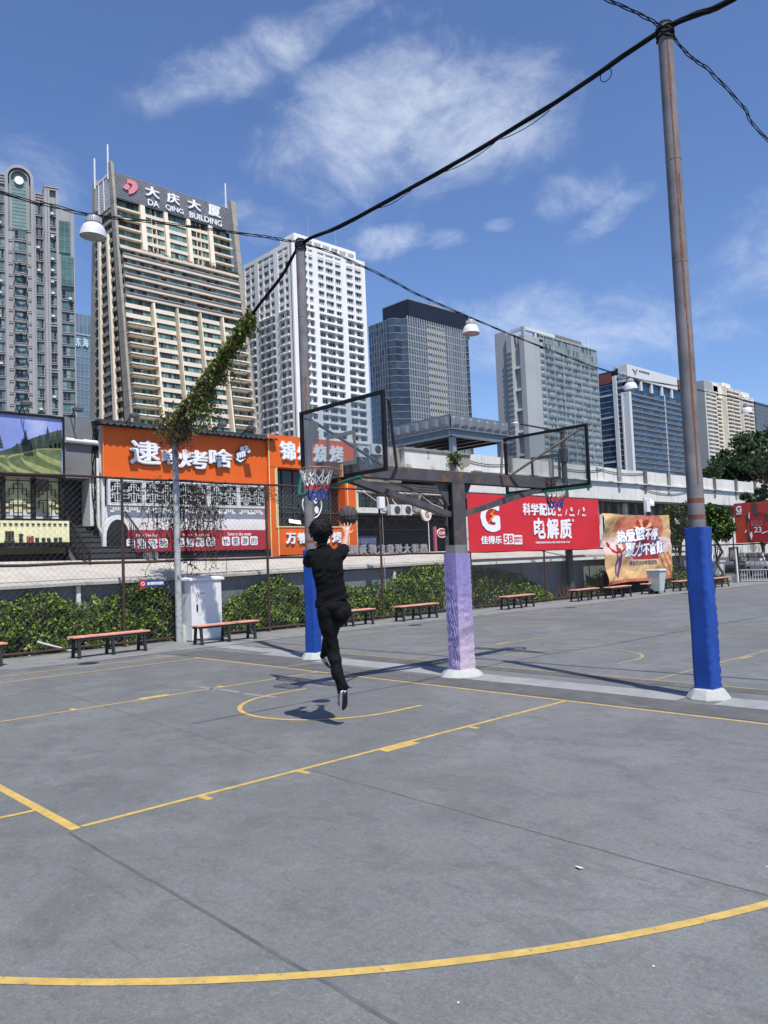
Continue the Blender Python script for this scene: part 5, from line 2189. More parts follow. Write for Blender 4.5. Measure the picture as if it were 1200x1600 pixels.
for (f, i) in zip(fs, range(len(fs))):
    pass
b.v = [tuple(sway(*q)) for q in vs]
b.f = list(fs)
b.m = [zone((i // nz + .5) / nx, (i % nz + .5) / nz) for i in range(len(fs))]
o2 = len(b.v)
b.v += [tuple(sway(q[0], q[1], q[2] - .006)) for q in vs]
b.f += [tuple(k + o2 for k in f[::-1]) for f in fs]
b.m += [0] * len(fs)
cl_ = obj('cloth', b, ['bn_sand', 'bn_coral', 'bn_pale', 'bn_dark'], t, smooth='all')


def on_cloth(b, pts_uv, lift, mi):
    """flat print pushed onto the folds"""
    b.add([sway(x0 + (x1 - x0) * u, zb_ + (zt_ - zb_) * v, fold(u, v) + lift) for u, v in pts_uv], [tuple(range(len(pts_uv)))], mi)


def cloth_word(b, s, u0, v0, u1, v1, mi, bold=.045, rise=.0, shear=0, lift=.020):
    gv, gf, rim, (ga, gb, gc, gd) = glyphs(s, shear)
    for j, (hx, hz) in enumerate(((0, 0), (1, 0), (-1, 0), (0, 1), (0, -1), (.7, .7), (-.7, -.7))):
        L = []
        for q in gv:
            fu, fv = (q[0] - ga) / (gb - ga), (q[1] - gc) / (gd - gc)
            u = u0 + (u1 - u0) * (fu + hx * bold / max(1, len(s)))
            v = v0 + (v1 - v0) * (fv + hz * bold) + rise * fu
            L.append(sway(x0 + (x1 - x0) * u, zb_ + (zt_ - zb_) * v, fold(u, v) + lift - .0003 * j))
        n = len(L)
        L2 = [p - F.n * .003 for p in L]
        b.add(L + L2, list(gf) + [(b_, a_, a_ + n, b_ + n) for a_, b_ in rim], mi)


b = MB()
uv = lambda x, y: ((x - 150) / 890, 1 - (y - 125) / 940)
for s, xa, ya, xb, yb in (('热', 325, 355, 425, 515), ('爱', 430, 340, 530, 505), ('篮', 535, 300, 668, 480), ('不', 672, 330, 755, 480), ('停', 762, 320, 858, 478)):
    u0, v0 = uv(xa, yb)
    u1, v1 = uv(xb, ya)
    cloth_word(b, s, u0, v0, u1, v1, 0, rise=.012, shear=.12)
    cloth_word(b, s, u0 + .008, v0 - .012, u1 + .012, v1 - .012, 1, rise=.012, shear=.12, lift=.014)
for s, xa, ya, xb, yb in (('聚', 385, 530, 510, 725), ('力', 515, 520, 632, 715), ('不', 645, 545, 735, 695), ('言', 740, 530, 822, 690), ('败', 826, 505, 915, 680)):
    u0, v0 = uv(xa, yb)
    u1, v1 = uv(xb, ya)
    cloth_word(b, s, u0, v0, u1, v1, 0, rise=.012, shear=.12)
    cloth_word(b, s, u0 + .008, v0 - .012, u1 + .012, v1 - .012, 1, rise=.012, shear=.12, lift=.014)
u0, v0 = uv(455, 832)
u1, v1 = uv(810, 770)
cloth_word(b, '健益发2023年篮球赛', u0, v0, u1, v1, 1, bold=.01)
obj('lettering', b, ['sign_white', 'bn_blue'], cl_)
b = MB()     # a leaping player printed in purple
for pl in ([(190, 510), (215, 500), (232, 540), (228, 575), (204, 572)], [(215, 570), (240, 615), (300, 640), (290, 590), (310, 575), (330, 600), (340, 640), (345, 700), (318, 780), (280, 700), (285, 660), (235, 632)],
           [(318, 700), (350, 690), (340, 830), (300, 920), (275, 1000), (265, 940), (300, 840)], [(290, 700), (320, 720), (275, 820), (255, 960), (246, 930), (262, 800)], [(296, 545), (312, 540), (318, 570), (300, 580)], [(345, 620), (385, 590), (390, 605), (345, 645)]):
    k = 0
    c_ = (sum(p[0] for p in pl) / len(pl), sum(p[1] for p in pl) / len(pl))
    mi = 1 if pl[0][0] < 200 or pl[0] == (215, 570) else 0
    for i in range(len(pl)):
        on_cloth(b, [uv(*c_), uv(*pl[i]), uv(*pl[(i + 1) % len(pl)])], .016, mi)
obj('printed_player', b, ['bn_purple', 'bn_dark'], cl_)
b = MB()
for pl in ([(550, 475), (660, 460), (655, 500), (555, 505)], [(720, 505), (880, 470), (880, 490), (725, 530)], [(800, 435), (860, 430), (856, 465), (802, 470)], [(600, 530), (634, 520), (622, 700), (585, 690)]):
    on_cloth(b, [uv(*p) for p in pl], .011, 0)
obj('brush_stroke', b, 'bn_blue', cl_)

# poster with the player in red on the far end fence
F = Face((0, YC + .06, 0), (-1, 0, 0), (0, 1, 0))
A = F.px(1146, 787)
C = F.px(1150, 849)
x0 = A[0]
zt_, zb_ = A[1], C[1]
x1 = x0 + 7.2
mat('poster_red', (.42, .045, .028), .5, var=.2, scale=.5, col2=(.55, .10, .035), c2lo=.5, c2hi=.7, c2scale=.35)
mat('skin_print', (.085, .045, .034), .6, var=.2)
mat('jersey_print', (.36, .015, .022), .6, var=.1)
t = thing('player_poster', 'big red poster of a player in a number 23 shirt on the far fence', 'poster', F.pt(x0 + 3, zb_, 0))
b = MB()
b.fbox(F, x0, x1, zb_, zt_, -.02, 0)
obj('panel', b, 'poster_red', t)
zm = lambda x, y: (1080 + x / 7.275, 680 + y / 7.275)


def pp(b, pl, d, mi=0):
    b.prism([F.pt(*F.px(*zm(x, y)), d) for x, y in pl], F.n * .01, mi)


b = MB()
pp(b, [(676, 800), (684, 772), (712, 764), (738, 768), (750, 795), (748, 830), (740, 860), (765, 870), (800, 880), (870, 895), (890, 960), (820, 1000), (700, 1000), (650, 960), (640, 1060), (665, 1170), (668, 1215), (640, 1215), (636, 1150), (622, 960), (620, 915), (660, 885), (695, 872), (686, 840)], .002)
obj('printed_body', b, 'skin_print', t)
b = MB()
pp(b, [(668, 880), (694, 868), (712, 930), (740, 942), (770, 925), (788, 866), (812, 880), (826, 940), (850, 1010), (880, 1080), (905, 1218), (700, 1218), (690, 1120), (668, 1000)], .014)
obj('printed_shirt', b, 'jersey_print', t)
b = MB()


def wp(s, xa, ya, xb, yb, mi=0, d=.03, bold=.03):
    P_, Q_ = F.px(*zm(xa, ya)), F.px(*zm(xb, yb))
    write(b, F, s, P_[0], Q_[0], Q_[1], P_[1], d - .004, d, mi, bold=bold)


wp('BULLS', 682, 975, 812, 1030, 2)
wp('23', 712, 1040, 808, 1108, 1, bold=.06)
wp('23', 716, 1044, 804, 1104, 0, d=.036, bold=.02)
wp('G', 508, 806, 578, 876, 0, bold=.06)
wp('佳得乐', 512, 882, 580, 902, 0)
for pl in ([(668, 1120), (690, 1095), (700, 1140), (690, 1190), (676, 1160)], [(606, 1108), (632, 1072), (630, 1104)], [(660, 880), (668, 878), (664, 960), (652, 930)], [(800, 1112), (872, 1085), (872, 1095), (812, 1122)]):
    pp(b, pl, .026)
obj('lettering', b, ['sign_white', 'letter_edge', 'grey_mark'], t)

# small strip sign on the fence
F = FX(FXX - .08)
A, B = F.px(218, 907), F.px(257, 916)
t = thing('fence_sign', 'small dark strip sign with a red end hung low on the fence', 'sign', F.pt(*A, 0))
b = MB()
mid = F.px(227.5, 907)[0]
b.fbox(F, mid, B[0], B[1], A[1], 0, .01)
obj('panel', b, 'blue_sign', t)
b = MB()
b.fbox(F, A[0], mid - .001, B[1] - .03, A[1] + .02, 0, .012)
obj('red_end', b, 'crimson', t)
b = MB()
c0 = ((A[0] + mid) / 2, (A[1] + B[1]) / 2)
b.tube([F.pt(c0[0] + .04 * math.cos(a), c0[1] + .04 * math.sin(a), .014) for a in [2 * math.pi * k / 16 for k in range(16)]], .009, 5, closed=True)
write(b, F, '请勿攀爬球场围网!', mid + .03, B[0] - .03, B[1] + .045, A[1] - .045, .011, .014, bold=.03)
obj('lettering', b, 'sign_white', t)

# camera on a bracket above the banner
F = FX(FXX - .2)
c = F.px(1015, 790)
t = thing('security_camera', 'white security camera with a bracket arm above the orange cloth banner', 'camera', F.pt(*c, 0))
b = MB()
b.tube([F.pt(c[0] - .25, c[1] - .75, -.12), F.pt(c[0] - .25, c[1] + .35, -.12)], .045, 8)
b.fbox(F, c[0] - .30, c[0] + .32, c[1] + .28, c[1] + .36, -.16, -.06)
obj('bracket', b, 'shop_white', t)
b = MB()
b.lathe([(.06, .30), (.13, .26), (.17, .16), (.17, .02), (.16, .0)], F.pt(c[0] + .28, c[1] - .02, -.1), 20)
obj('housing', b, 'sign_white', t, smooth=40)
b = MB()
b.lathe([(.10, -.14), (.145, -.07), (.155, -.001)], F.pt(c[0] + .28, c[1] - .02, -.1), 20)
obj('dome', b, 'dark_glass', t, smooth=40)
b = MB()
b.fbox(F, c[0] - .42, c[0] - .12, c[1] - .3, c[1] + .22, -.06, .10)
obj('control_box', b, 'shop_white', t, bevel=.01)

# ================================================================== TOWERS
mat('t_white', (.80, .80, .78), .6, var=.04, scale=.15, col2=(.70, .70, .68), c2lo=.5, c2hi=.8, c2scale=.25, streak=True)
mat('t_white_slab', (.74, .74, .72), .65, var=.06, scale=.2)
mat('g_dark', (.012, .016, .020), .07, var=.3, scale=.3, spec=.6)
mat('g_mid', (.055, .070, .080), .08, var=.3, scale=.3, spec=.6)
mat('g_pale', (.25, .27, .28), .2, var=.2, scale=.4)
mat('frame_white', (.74, .74, .73), .5, var=.05)
mat('t_cream', (.66, .575, .46), .7, var=.08, scale=.12, col2=(.57, .50, .41), c2lo=.52, c2hi=.75, c2scale=.3, streak=True)
mat('t_cream_light', (.76, .67, .53), .7, var=.07, scale=.12)
mat('t_pink', (.58, .49, .42), .7, var=.08, scale=.12)
mat('t_fin', (.31, .285, .24), .7, var=.12, scale=.2, col2=(.23, .21, .18), c2lo=.5, c2hi=.7, c2scale=.3)
mat('t_fin_joint', (.13, .115, .10), .8, var=.1)
mat('teal_a', (.070, .175, .155), .10, var=.3, scale=.25, spec=.6)
mat('teal_b', (.15, .29, .255), .14, var=.3, scale=.25, spec=.6)
mat('teal_c', (.016, .030, .032), .08, var=.3, scale=.25, spec=.6)
mat('louvre', (.27, .275, .295), .6, var=.12, scale=.3)
mat('pink_logo', (.62, .20, .25), .5, var=.04)
mat('t_grey', (.31, .31, .315), .7, var=.08, scale=.15, col2=(.22, .22, .23), c2lo=.5, c2hi=.75, c2scale=.3, streak=True)
mat('t_grey_dark', (.165, .165, .17), .7, var=.08, scale=.2)
mat('green_glass', (.085, .165, .155), .10, var=.3, scale=.3, spec=.6)
mat('green_glass_pale', (.20, .30, .285), .12, var=.2, scale=.3)
mat('navy_glass', (.022, .032, .050), .10, var=.4, scale=.06, spec=.55)
mat('navy_wall', (.010, .013, .020), .35, var=.3, scale=.1)
mat('steelblue_glass', (.052, .075, .105), .10, var=.35, scale=.12, spec=.6)
mat('fin_pale', (.33, .37, .41), .5, var=.08)
mat('t_beige', (.36, .35, .31), .7, var=.08, scale=.2)
mat('t_concrete', (.36, .38, .39), .75, var=.06, scale=.08, col2=(.28, .30, .31), c2lo=.5, c2hi=.75, c2scale=.15, streak=True)
mat('aqua_glass', (.21, .255, .26), .14, var=.3, scale=.2, spec=.6)
mat('aqua_band', (.34, .39, .385), .35, var=.2, scale=.3)
mat('blue_glass', (.012, .050, .115), .08, var=.4, scale=.2, spec=.6)
mat('blue_glass_b', (.028, .095, .19), .10, var=.3, scale=.2, spec=.6)
mat('white_band', (.42, .45, .47), .6, var=.06)
mat('t_offwhite', (.60, .615, .62), .6, var=.04)
mat('brick_red', (.20, .052, .040), .7, var=.1)
mat('apt_cream', (.74, .70, .61), .75, var=.08, scale=.2)
mat('apt_grey', (.33, .34, .35), .75, var=.06, scale=.1)
mat('apt_dark', (.05, .05, .05), .7, var=.4, scale=.5)
mat('pale_blue_glass', (.14, .20, .255), .10, var=.25, scale=.1, spec=.6)


def corner(px, py, D):
    p = at_depth(px, py, D)
    return p.x, p.y, p.z, Face((p.x, p.y, 0), (0, -1, 0), (-1, 0, 0)), Face((p.x, p.y, 0), (1, 0, 0), (0, 1, 0))


def win(F, s0, s1, z0, z1, d, n, gl, fw=.09, rail=None, xf=None, wts=None):
    """one window: n panes of glass in a frame (frame is the last material slot)"""
    k = len(gl) - 1

    def fn(b):
        b.xf = xf
        w = (s1 - s0) / n
        for i in range(n):
            m = rnd.choices(range(k), wts or [1] * k)[0]
            b.fquad(F, s0 + i * w + fw / 2, s0 + (i + 1) * w - fw / 2, z0 + fw / 2, z1 - fw / 2, d, m)
        for i in range(n + 1):
            x = s0 + i * w
            b.fbox(F, x - fw / 2, x + fw / 2, z0, z1, d - .02, d + .07, k)
        for z in (z0, z1 - fw) + ((z0 + (z1 - z0) * rail,) if rail else ()):
            for i in range(n):
                b.fbox(F, s0 + i * w + fw / 2 + .001, s0 + (i + 1) * w - fw / 2 - .001, z, z + fw, d - .02, d + .06, k)
        b.xf = None
    return fn


def tower(name, label, x, y):
    return thing(name, label, 'tower', (x, y, 0))


# ---------------------------------------------------------------- white hotel tower
x0, y0, zt, Fr, Fl = corner(455.6, 373.8, 290)
WR = Fr.px(569.3, 404)[0]
WL = Fl.px(380.7, 417.6)[0]
T = tower('white_tower', 'tall white tower block with many small balconies behind the middle pole', x0 + WL / 2, y0 - WR / 2)
zc = Fr.px(456, 466)[1]
h = 3.2
sr = lambda zx: Fr.px(360 + zx / 4.4444, 448)[0]
sl = lambda zx: Fl.px(360 + zx / 4.4444, 448)[0]
pR = [(0, sr(462)), (sr(500), sr(545)), (sr(577), sr(612)), (sr(772), sr(808)), (sr(912), WR)]
pR = [(0, sr(462)), (sr(577), sr(612)), (sr(772), sr(808)), (sr(912), WR)]
tR = [(sr(502), sr(512)), (sr(540), sr(550)), (sr(655), sr(667)), (sr(720), sr(733)), (sr(855), sr(868))]
wR = [(sr(462), sr(502)), (sr(512), sr(540)), (sr(550), sr(577)), (sr(612), sr(655)), (sr(667), sr(720)), (sr(733), sr(772)), (sr(808), sr(855)), (sr(868), sr(912))]
pL = [(0, sl(404)), (sl(333), sl(303)), (sl(195), sl(168)), (sl(103), WL)]
tL = [(sl(377), sl(366)), (sl(275), sl(268)), (sl(230), sl(220)), (sl(142), sl(133))]
wL = [(sl(404), sl(377)), (sl(366), sl(333)), (sl(303), sl(275)), (sl(268), sl(230)), (sl(220), sl(195)), (sl(168), sl(142)), (sl(133), sl(103))]
gR = [(sr(462), sr(577)), (sr(612), sr(772)), (sr(808), sr(912))]
gL = [(sl(404), sl(333)), (sl(303), sl(195)), (sl(168), sl(103))]
b = MB()
b.box(x0 + 1.0, x0 + WL - .2, y0 - WR + .2, y0 - 1.0, 0, zt - 1.0)
for F, P, Q, W_ in ((Fr, pR, tR, WR), (Fl, pL, tL, WL)):
    for i, (a, c) in enumerate(P):
        # a pier wraps the near corner only once
        if i == 0 and F is Fl:
            a = .0
        b.fbox(F, a + (.9 if (i == 0 and F is Fl) else 0), c, 0, zt, -1.3, .0)
        for k in (1, 2):   # tile joints as slim grooves are in the slab lines
            pass
    for a, c in Q:
        b.fbox(F, a, c, 0, zt - 1.2, -1.2, -.12)
nt = int((zc) / h)
zatt0 = Fr.px(455.6, 405)[1]
for F, G, W_ in ((Fr, gR, WR), (Fl, gL, WL)):
    for a, c in G:
        b.fbox(F, a + .003, c - .003, zt - 1.7, zt - .003, -1.2, -.02)
        k = 0
        z = zc
        while z < zt - 3:
            b.fbox(F, a + .003, c - .003, z - .55, z + .55, -1.15, -.2)
            z += h
        z = zatt0 + .3
        for q in (1.5, 3.2):
            b.fbox(F, a + .003, c - .003, zatt0 + q, zatt0 + q + .35, -1.15, -.16)
obj('wall', b, 't_white', T)
items, bal, acs = [], [], []
gl = ['g_dark', 'g_mid', 'g_pale', 'frame_white']
nu = int((zt - zc) / h)
for F, Wn in ((Fr, wR), (Fl, wL)):
    for (a, c) in Wn:
        for k in range(nu):
            z0 = zc + .55 + k * h
            if z0 + 2 < zt - 2:
                items.append(win(F, a + .02, c - .02, z0, z0 + h - 1.1, -.75, 3 if F is Fr else 2, gl, .12, .25, wts=[3, 3, 2]))
for k in range(nt):
    z = zc - (k + 1) * h
    for F, Wn, G in ((Fr, wR, gR), (Fl, wL, gL)):
        for (a, c) in Wn:
            items.append(win(F, a + .02, c - .02, z + 1.1, z + h - .35, -.8, 3, gl, .12, None, wts=[4, 3, 1]))
        for (a, c) in G:
            def fb(bb, F=F, a=a, c=c, z=z):
                bb.fbox(F, a + .01, c - .01, z - .12, z + .12, -1.1, .55)
                bb.fbox(F, a + .01, c - .01, z + .12, z + 1.05, -1.0, -.45)
                q = a + .5
                while q < c - 1:
                    if rnd.random() < .75:
                        bb.fbox(F, q, q + 1.0, z + .121, z + .75, -.1, .30)
                    q += rnd.choice((1.7, 2.3, 2.8))
            bal.append(fb)
spread(T, 'window', items, gl)
spread(T, 'balcony', bal, ['t_white_slab'])
b = MB()
za = Fr.px(456.8, 357)[1] + .0
e0, e1 = Fr.px(459, 366)[0], Fr.px(562, 395)[0]
l1 = Fl.px(428, 385)[0]
x_, y_ = x0 + 2.5, y0 - e0 - 2
b.box(x_, x0 + l1, y0 - e1, y_, za - 1.2, za)
n = 7
for i in range(n + 1):
    yy = y_ - .41 - (y_ - .82 - (y0 - e1)) * i / n
    b.box(x_ + .01, x_ + .8, yy - .4, yy + .4, zt - 1.4, za - 1.201)
for i in range(4):
    xx = x_ + (x0 + l1 - x_) * i / 3
    b.box(xx - .5, xx + .5, y_ - .9, y_ - .1, zt - 1.4, za - 1.201)
b.box(x_ + 8, x0 + l1 - 4, y0 - e1 + 8, y_ - 8, zt - 1, za - 1.3)
q = Fr.px(503, 370)[0]
b.box(x_ + 6, x_ + 10, y0 - q - 6, y0 - q, za, za + 2.4)
obj('roof_frame', b, 't_white', T)
b = MB()
for px_, py_, top_ in ((490, 385, 338), (532.5, 385, 356)):
    p = Fr.px(px_, py_)
    b.tube([(x0 + 3, y0 - p[0], zt - 2), (x0 + 3, y0 - p[0], Fr.px(px_, top_)[1] + 1)], .16, 6)
obj('mast', b, 'louvre', T)

# ---------------------------------------------------------------- beige tower with roof letters
x0, y0, zt, Fr, Fl = corner(171, 268, 265)
WR = Fr.px(357, 325)[0]
WL = Fl.px(147, 283)[0]
T = tower('beige_tower', 'tall beige tower with raking corner fins and big white letters on its grey roof sign', x0 + WL / 2, y0 - WR / 2)


def lean(v, x0=x0, zt=zt, WL=WL):
    t = (v.x - x0) / WL
    return Vector((v.x + (zt - v.z) * (-.10 * (1 - t) + .06 * t), v.y, v.z))


h = 3.42
zs0 = Fr.px(176, 311)[1]                 # bottom of the roof sign
zter = zs0 - 5.35 * h                    # terrace
pro = 2.4
sc_ = lambda zx: Fr.px(120 + zx / 4.286, 350)[0]
cols = [(sc_(408), sc_(440)), (sc_(568), sc_(592)), (sc_(718), sc_(742)), (sc_(862), sc_(888))]
bays = [(sc_(246), sc_(408)), (sc_(440), sc_(568)), (sc_(592), sc_(718)), (sc_(742), sc_(862)), (sc_(888), WR - .3)]
b = MB()
b.xf = lean
b.fbox(Fr, 1, WR - 1, 0, zt - 1.5, -WL + 1, -1.3)
obj('core', b, 't_fin_joint', T)
b = MB()
b.xf = lean
# end fins
for a, c in ((-.4, sc_(240)), (WR - .1, WR + 2.2)):
    for q0, q1, d in ((a, a + (c - a) * .45, .9), (a + (c - a) * .45, c, .5)):
        z = 0
        while z < zt + 3:
            b.fbox(Fr, q0, q1, z, min(z + 4.9, zt + 3.0), .2, d + 1.3)
            z += 5.0
b.fbox(Fl, WL - 2.2, WL, 0, zt + 1.0, -3, .3)
b.fbox(Fl, WL - 2.0, WL + .15, 0, zt + 1.2, -1.5, .6)
obj('corner_fin', b, 't_fin', T)
b = MB()
b.xf = lean
for i, (a, c) in enumerate(cols):
    b.fbox(Fr, a, c, zter, zs0, -1.2, .9)
    b.fbox(Fr, a + .55, c - .55, 0, zter - 5.2 * h, -1.2, pro + .35)
obj('column', b, 't_cream_light', T)
b = MB()
b.xf = lean
ribbons, beams = [], []
gl = ['teal_a', 'teal_b', 'teal_c', 't_fin_joint']
# upper five floors
for k in range(5):
    z = zs0 - (k + 1) * h
    for i, (a, c) in enumerate(bays):
        end = i in (0, 4)
        b.fbox(Fr, a + .01, c - .01, z - .1, z + (.5 if end else 1.1), -1.2, .75 if end else .0)
        if end:
            ribbons.append(win(Fr, a + .05, c - .05, z + .51, z + h - .12, -.6, 6, gl, .14, xf=lean, wts=[4, 2, 2]))
        else:
            if i in (1, 3):
                m_ = (a + c) / 2
                ribbons.append(win(Fr, a + .1, m_ - 1.0, z + 1.11, z + h - .12, -.3, 3, gl, .14, xf=lean, wts=[3, 4, 2]))
                ribbons.append(win(Fr, m_ + 1.0, c - .1, z + 1.11, z + h - .12, -.3, 3, gl, .14, xf=lean, wts=[3, 4, 2]))
                b.fbox(Fr, m_ - .99, m_ - .7, z + 1.101, z + h - .101, -1.2, -.1)
                b.fbox(Fr, m_ + .7, m_ + .99, z + 1.101, z + h - .101, -1.2, -.1)
            else:
                ribbons.append(win(Fr, a + .1, c - .1, z + 1.11, z + h - .12, -.3, 6, gl, .14, xf=lean, wts=[3, 4, 2]))
obj('upper_spandrel', b, 't_cream', T)
b = MB()
b.xf = lean
S0, S1 = sc_(252), WR - .4
b.fbox(Fr, S0 - 1, S1, zter - .55, zter + .35, -1.2, pro + .2)
for k in range(5):
    z = zter - (k + 1) * h
    b.fbox(Fr, S0, S1, z - .15, z + 1.15, -1.2, pro)
    b.fbox(Fr, S0, S1, z + 1.15, z + 1.28, -1.2, pro + .25)
    L = S1 - S0
    cuts = [0, .305, .345, .70, .735, 1.0]
    for j in range(0, 5, 2):
        a, c = S0 + L * cuts[j], S0 + L * cuts[j + 1]
        ribbons.append(win(Fr, a + .05, c - .05, z + 1.29, z + h - .2, pro - .6, max(4, int((c - a) / 1.5)), gl, .14, xf=lean, wts=[5, 4, 3]))
obj('ribbon_spandrel', b, 't_pink', T)
b = MB()
b.xf = lean
zb0 = zter - 5 * h
k = 0
while True:
    z = zb0 - (k + 1) * h
    if z < 8:
        break
    for i, (a, c) in enumerate(bays):
        end = i in (0, 4)
        b.fbox(Fr, a + .01, c - .01, z - .15, z + (.75 if end and k > 1 else 1.28), -1.2, pro - (.5 if not end or k < 2 else .9))
        if end and k > 1:
            def fb(bb, a=a, c=c, z=z):
                bb.xf = lean
                bb.fbox(Fr, a - .1, c + .5, z + .82, z + 1.22, pro - 1.0, pro + .35)
                bb.fbox(Fr, a + .1, c - .1, z + .30, z + .62, pro - 1.0, pro + .15)
                q = a + .8
                while q < c:
                    bb.fbox(Fr, q, q + .3, z + .621, z + .819, pro - .8, pro + .2)
                    q += 2.0
                bb.xf = None
            beams.append(fb)
        ribbons.append(win(Fr, a + .1, c - .1, z + 1.29, z + h - .16, pro - (.75 if not end else .85), 7, gl, .14, xf=lean, wts=[4, 4, 3]))
    k += 1
obj('spandrel', b, 't_cream', T)
spread(T, 'window', ribbons, gl)
spread(T, 'sunshade', beams, ['t_cream_light'])
# side face
b = MB()
b.xf = lean
wins = []
k = 0
z = zs0 - 1
b2 = MB()
b2.xf = lean
for (a, c) in ((2.6, 3.6), (WL * .62, WL * .62 + 1.0)):
    b2.fbox(Fl, a, c, 0, zs0 - 12, -.4, .7)
obj('side_column', b2, 't_cream_light', T)
while z > 8:
    b.fbox(Fl, 1.0, WL - 2.3, z - .5, z + .7, -1.4, .1)
    b.fbox(Fl, WL * .62 + 1, WL - 2.3, z - .49, z + .2, .101, .8)
    wins.append(win(Fl, 3.7, WL * .6, z + .92, z + h - .55, -.6, 7, ['teal_c', 'g_dark', 'teal_a', 't_fin_joint'], .14, xf=lean))
    wins.append(win(Fl, WL * .62 + 1.1, WL - 2.5, z + .92, z + h - .55, -1.0, 3, ['g_dark', 'g_dark', 'teal_c', 't_fin_joint'], .14, xf=lean))
    z -= h
obj('side_spandrel', b, 't_fin', T)
spread(T, 'side_window', wins, ['teal_c', 'g_dark', 'teal_a', 't_fin_joint'])
b = MB()
b.xf = lean
b.fbox(Fl, .6, WL - 2, zs0 - 3, zt - 1.2, -.7, -.5)
z = zs0 - 3
while z < zt - 1:
    b.fbox(Fl, .8, WL - 2.2, z, z + .4, -.45, .15)
    z += .9
b.fbox(Fl, .8, WL - 2.2, zt - 1.2, zt - .4, -.6, .3)
for f in (.35, .65):
    b.fbox(Fl, WL * f, WL * f + .35, zs0 - 3, zt - 1.21, .151, .35)
obj('side_louvre', b, 'frame_white', T)
b = MB()
b.xf = lean
b.fbox(Fr, sc_(236), WR, zs0 + .05, zt, .2, .8)
sg = obj('roof_sign', b, 'louvre', T)
b = MB()
b.xf = lean
z = zs0 + .3
while z < zt:
    b.fbox(Fr, sc_(236), WR, z, z + .16, .801, .95)
    z += .55
obj('slat', b, 'louvre', sg)
b = MB()
b.xf = lean
z2 = lambda x, y: (120 + x / 4.286, 220 + y / 4.286)
Fs = Face(Fr.O + Fr.n * 1.0, Fr.u, Fr.n)
for s, xa, ya, xb, yb in (('大', 450, 292, 548, 405), ('庆', 595, 338, 683, 445), ('大', 735, 380, 825, 487), ('厦', 872, 418, 958, 530)):
    A, B = Fs.px(*z2(xa, ya)), Fs.px(*z2(xb, yb))
    write(b, Fs, s, A[0], B[0], B[1] + .2, A[1] - .2, 0, .5, bold=.035)
for s, xa, ya, xb, yb, yc in (('DA', 466, 395, 540, 452, 1), ('QING', 584, 430, 704, 500, 1), ('BUILDING', 744, 478, 960, 572, 1)):
    A, B = Fs.px(*z2(xa, ya)), Fs.px(*z2(xb, yb))
    C = Fs.px(*z2(xa, ya + 42))
    write(b, Fs, s, A[0], B[0], C[1] + .0, A[1], 0, .4, bold=.012)
obj('roof_letters', b, 'sign_white', sg)
b = MB()
b.xf = lean
for pl in ([(332, 262), (352, 262), (376, 270), (396, 288), (403, 312), (394, 338), (370, 358), (338, 366), (338, 336), (356, 324), (366, 308), (360, 294), (346, 288), (332, 292)],
           [(328, 293), (342, 300), (350, 312), (336, 336), (318, 333), (302, 321), (303, 311), (316, 300)]):
    b.prism([Fs.pt(*Fs.px(*z2(x, y)), 0) for x, y in pl], Fs.n * .4)
obj('emblem', b, 'pink_logo', sg)
b = MB()
for px_, y0_, y1_, F in ((169, 225, 270, Fr), (148.5, 247, 285, Fr), (353, 286, 325, Fr)):
    p, q = F.px(px_, y0_), F.px(px_, y1_)
    o = F.pt(p[0], 0, -.5)
    b.tube([(o.x, o.y, q[1] - 2), (o.x, o.y, p[1])], .28, 6)
obj('mast', b, 'frame_white', T)
# planting on the terrace
pts = []
for q in np.linspace(S0 + 2, S1, 60):
    big = 1 if q > S0 + .72 * (S1 - S0) else .45
    for _ in range(int(60 * big)):
        d = pro - rnd.random() * 1.6
        pts.append(lean(Fr.pt(q + rnd.gauss(0, .6), zter + .3 + abs(rnd.gauss(0, 1.1 * big)), d)))
leaf_mesh('planting', np.array([tuple(p) for p in pts]), .5, ['tree_a', 'leaf_olive', 'tree_b'], T, seed=5)

# ---------------------------------------------------------------- grey tower with the round gable, far left
O = at_depth(55, 450, 215)
ua = R(-105)
F = Face((O.x, O.y, 0), (math.cos(ua), math.sin(ua), 0), (math.sin(ua), -math.cos(ua), 0))
if (CPOS - O).dot(F.n) < 0:
    F = Face(F.O, F.u, -F.n)
T = tower('round_gable_tower', 'grey residential tower with a round glass gable, far left', O.x, O.y)
z1_ = lambda zx, zy: F.px(zx / 3.636, 220 + zy / 3.636)
S = lambda zx: F.px(zx / 3.636, 480)[0]
h = 18.4 / CF * 215
b = MB()
ztop = z1_(111, 148)[1]
zL, zM, zP, zE = z1_(10, 178)[1], z1_(222, 290)[1], z1_(296, 262)[1], z1_(370, 372)[1]
sA, sB = S(32), S(196)
b.fbox(F, S(-260), sA, 0, zL, -22, -1.2)
b.fbox(F, sB, S(255), 0, zM, -22, -1.2)
b.fbox(F, S(255), S(340), 0, zP, -20, -.6)
b.fbox(F, S(340), S(432), 0, zE, -18, -2.0)
b.fbox(F, S(340), S(412), zE - 14, zE + .02, -17, -1.9)
cA = (sA + sB) / 2
rA = (sB - sA) / 2
zspr = ztop - rA
pr = [F.pt(sA + .5, 0, -12)] + [F.pt(cA - (rA - .5) * math.cos(a), zspr + (rA - .5) * math.sin(a), -12) for a in [math.pi * k / 20 for k in range(21)]] + [F.pt(sB - .5, 0, -12)]
b.prism(pr, F.n * 11.4)
obj('wall', b, 't_grey', T)
b = MB()   # round headed frame
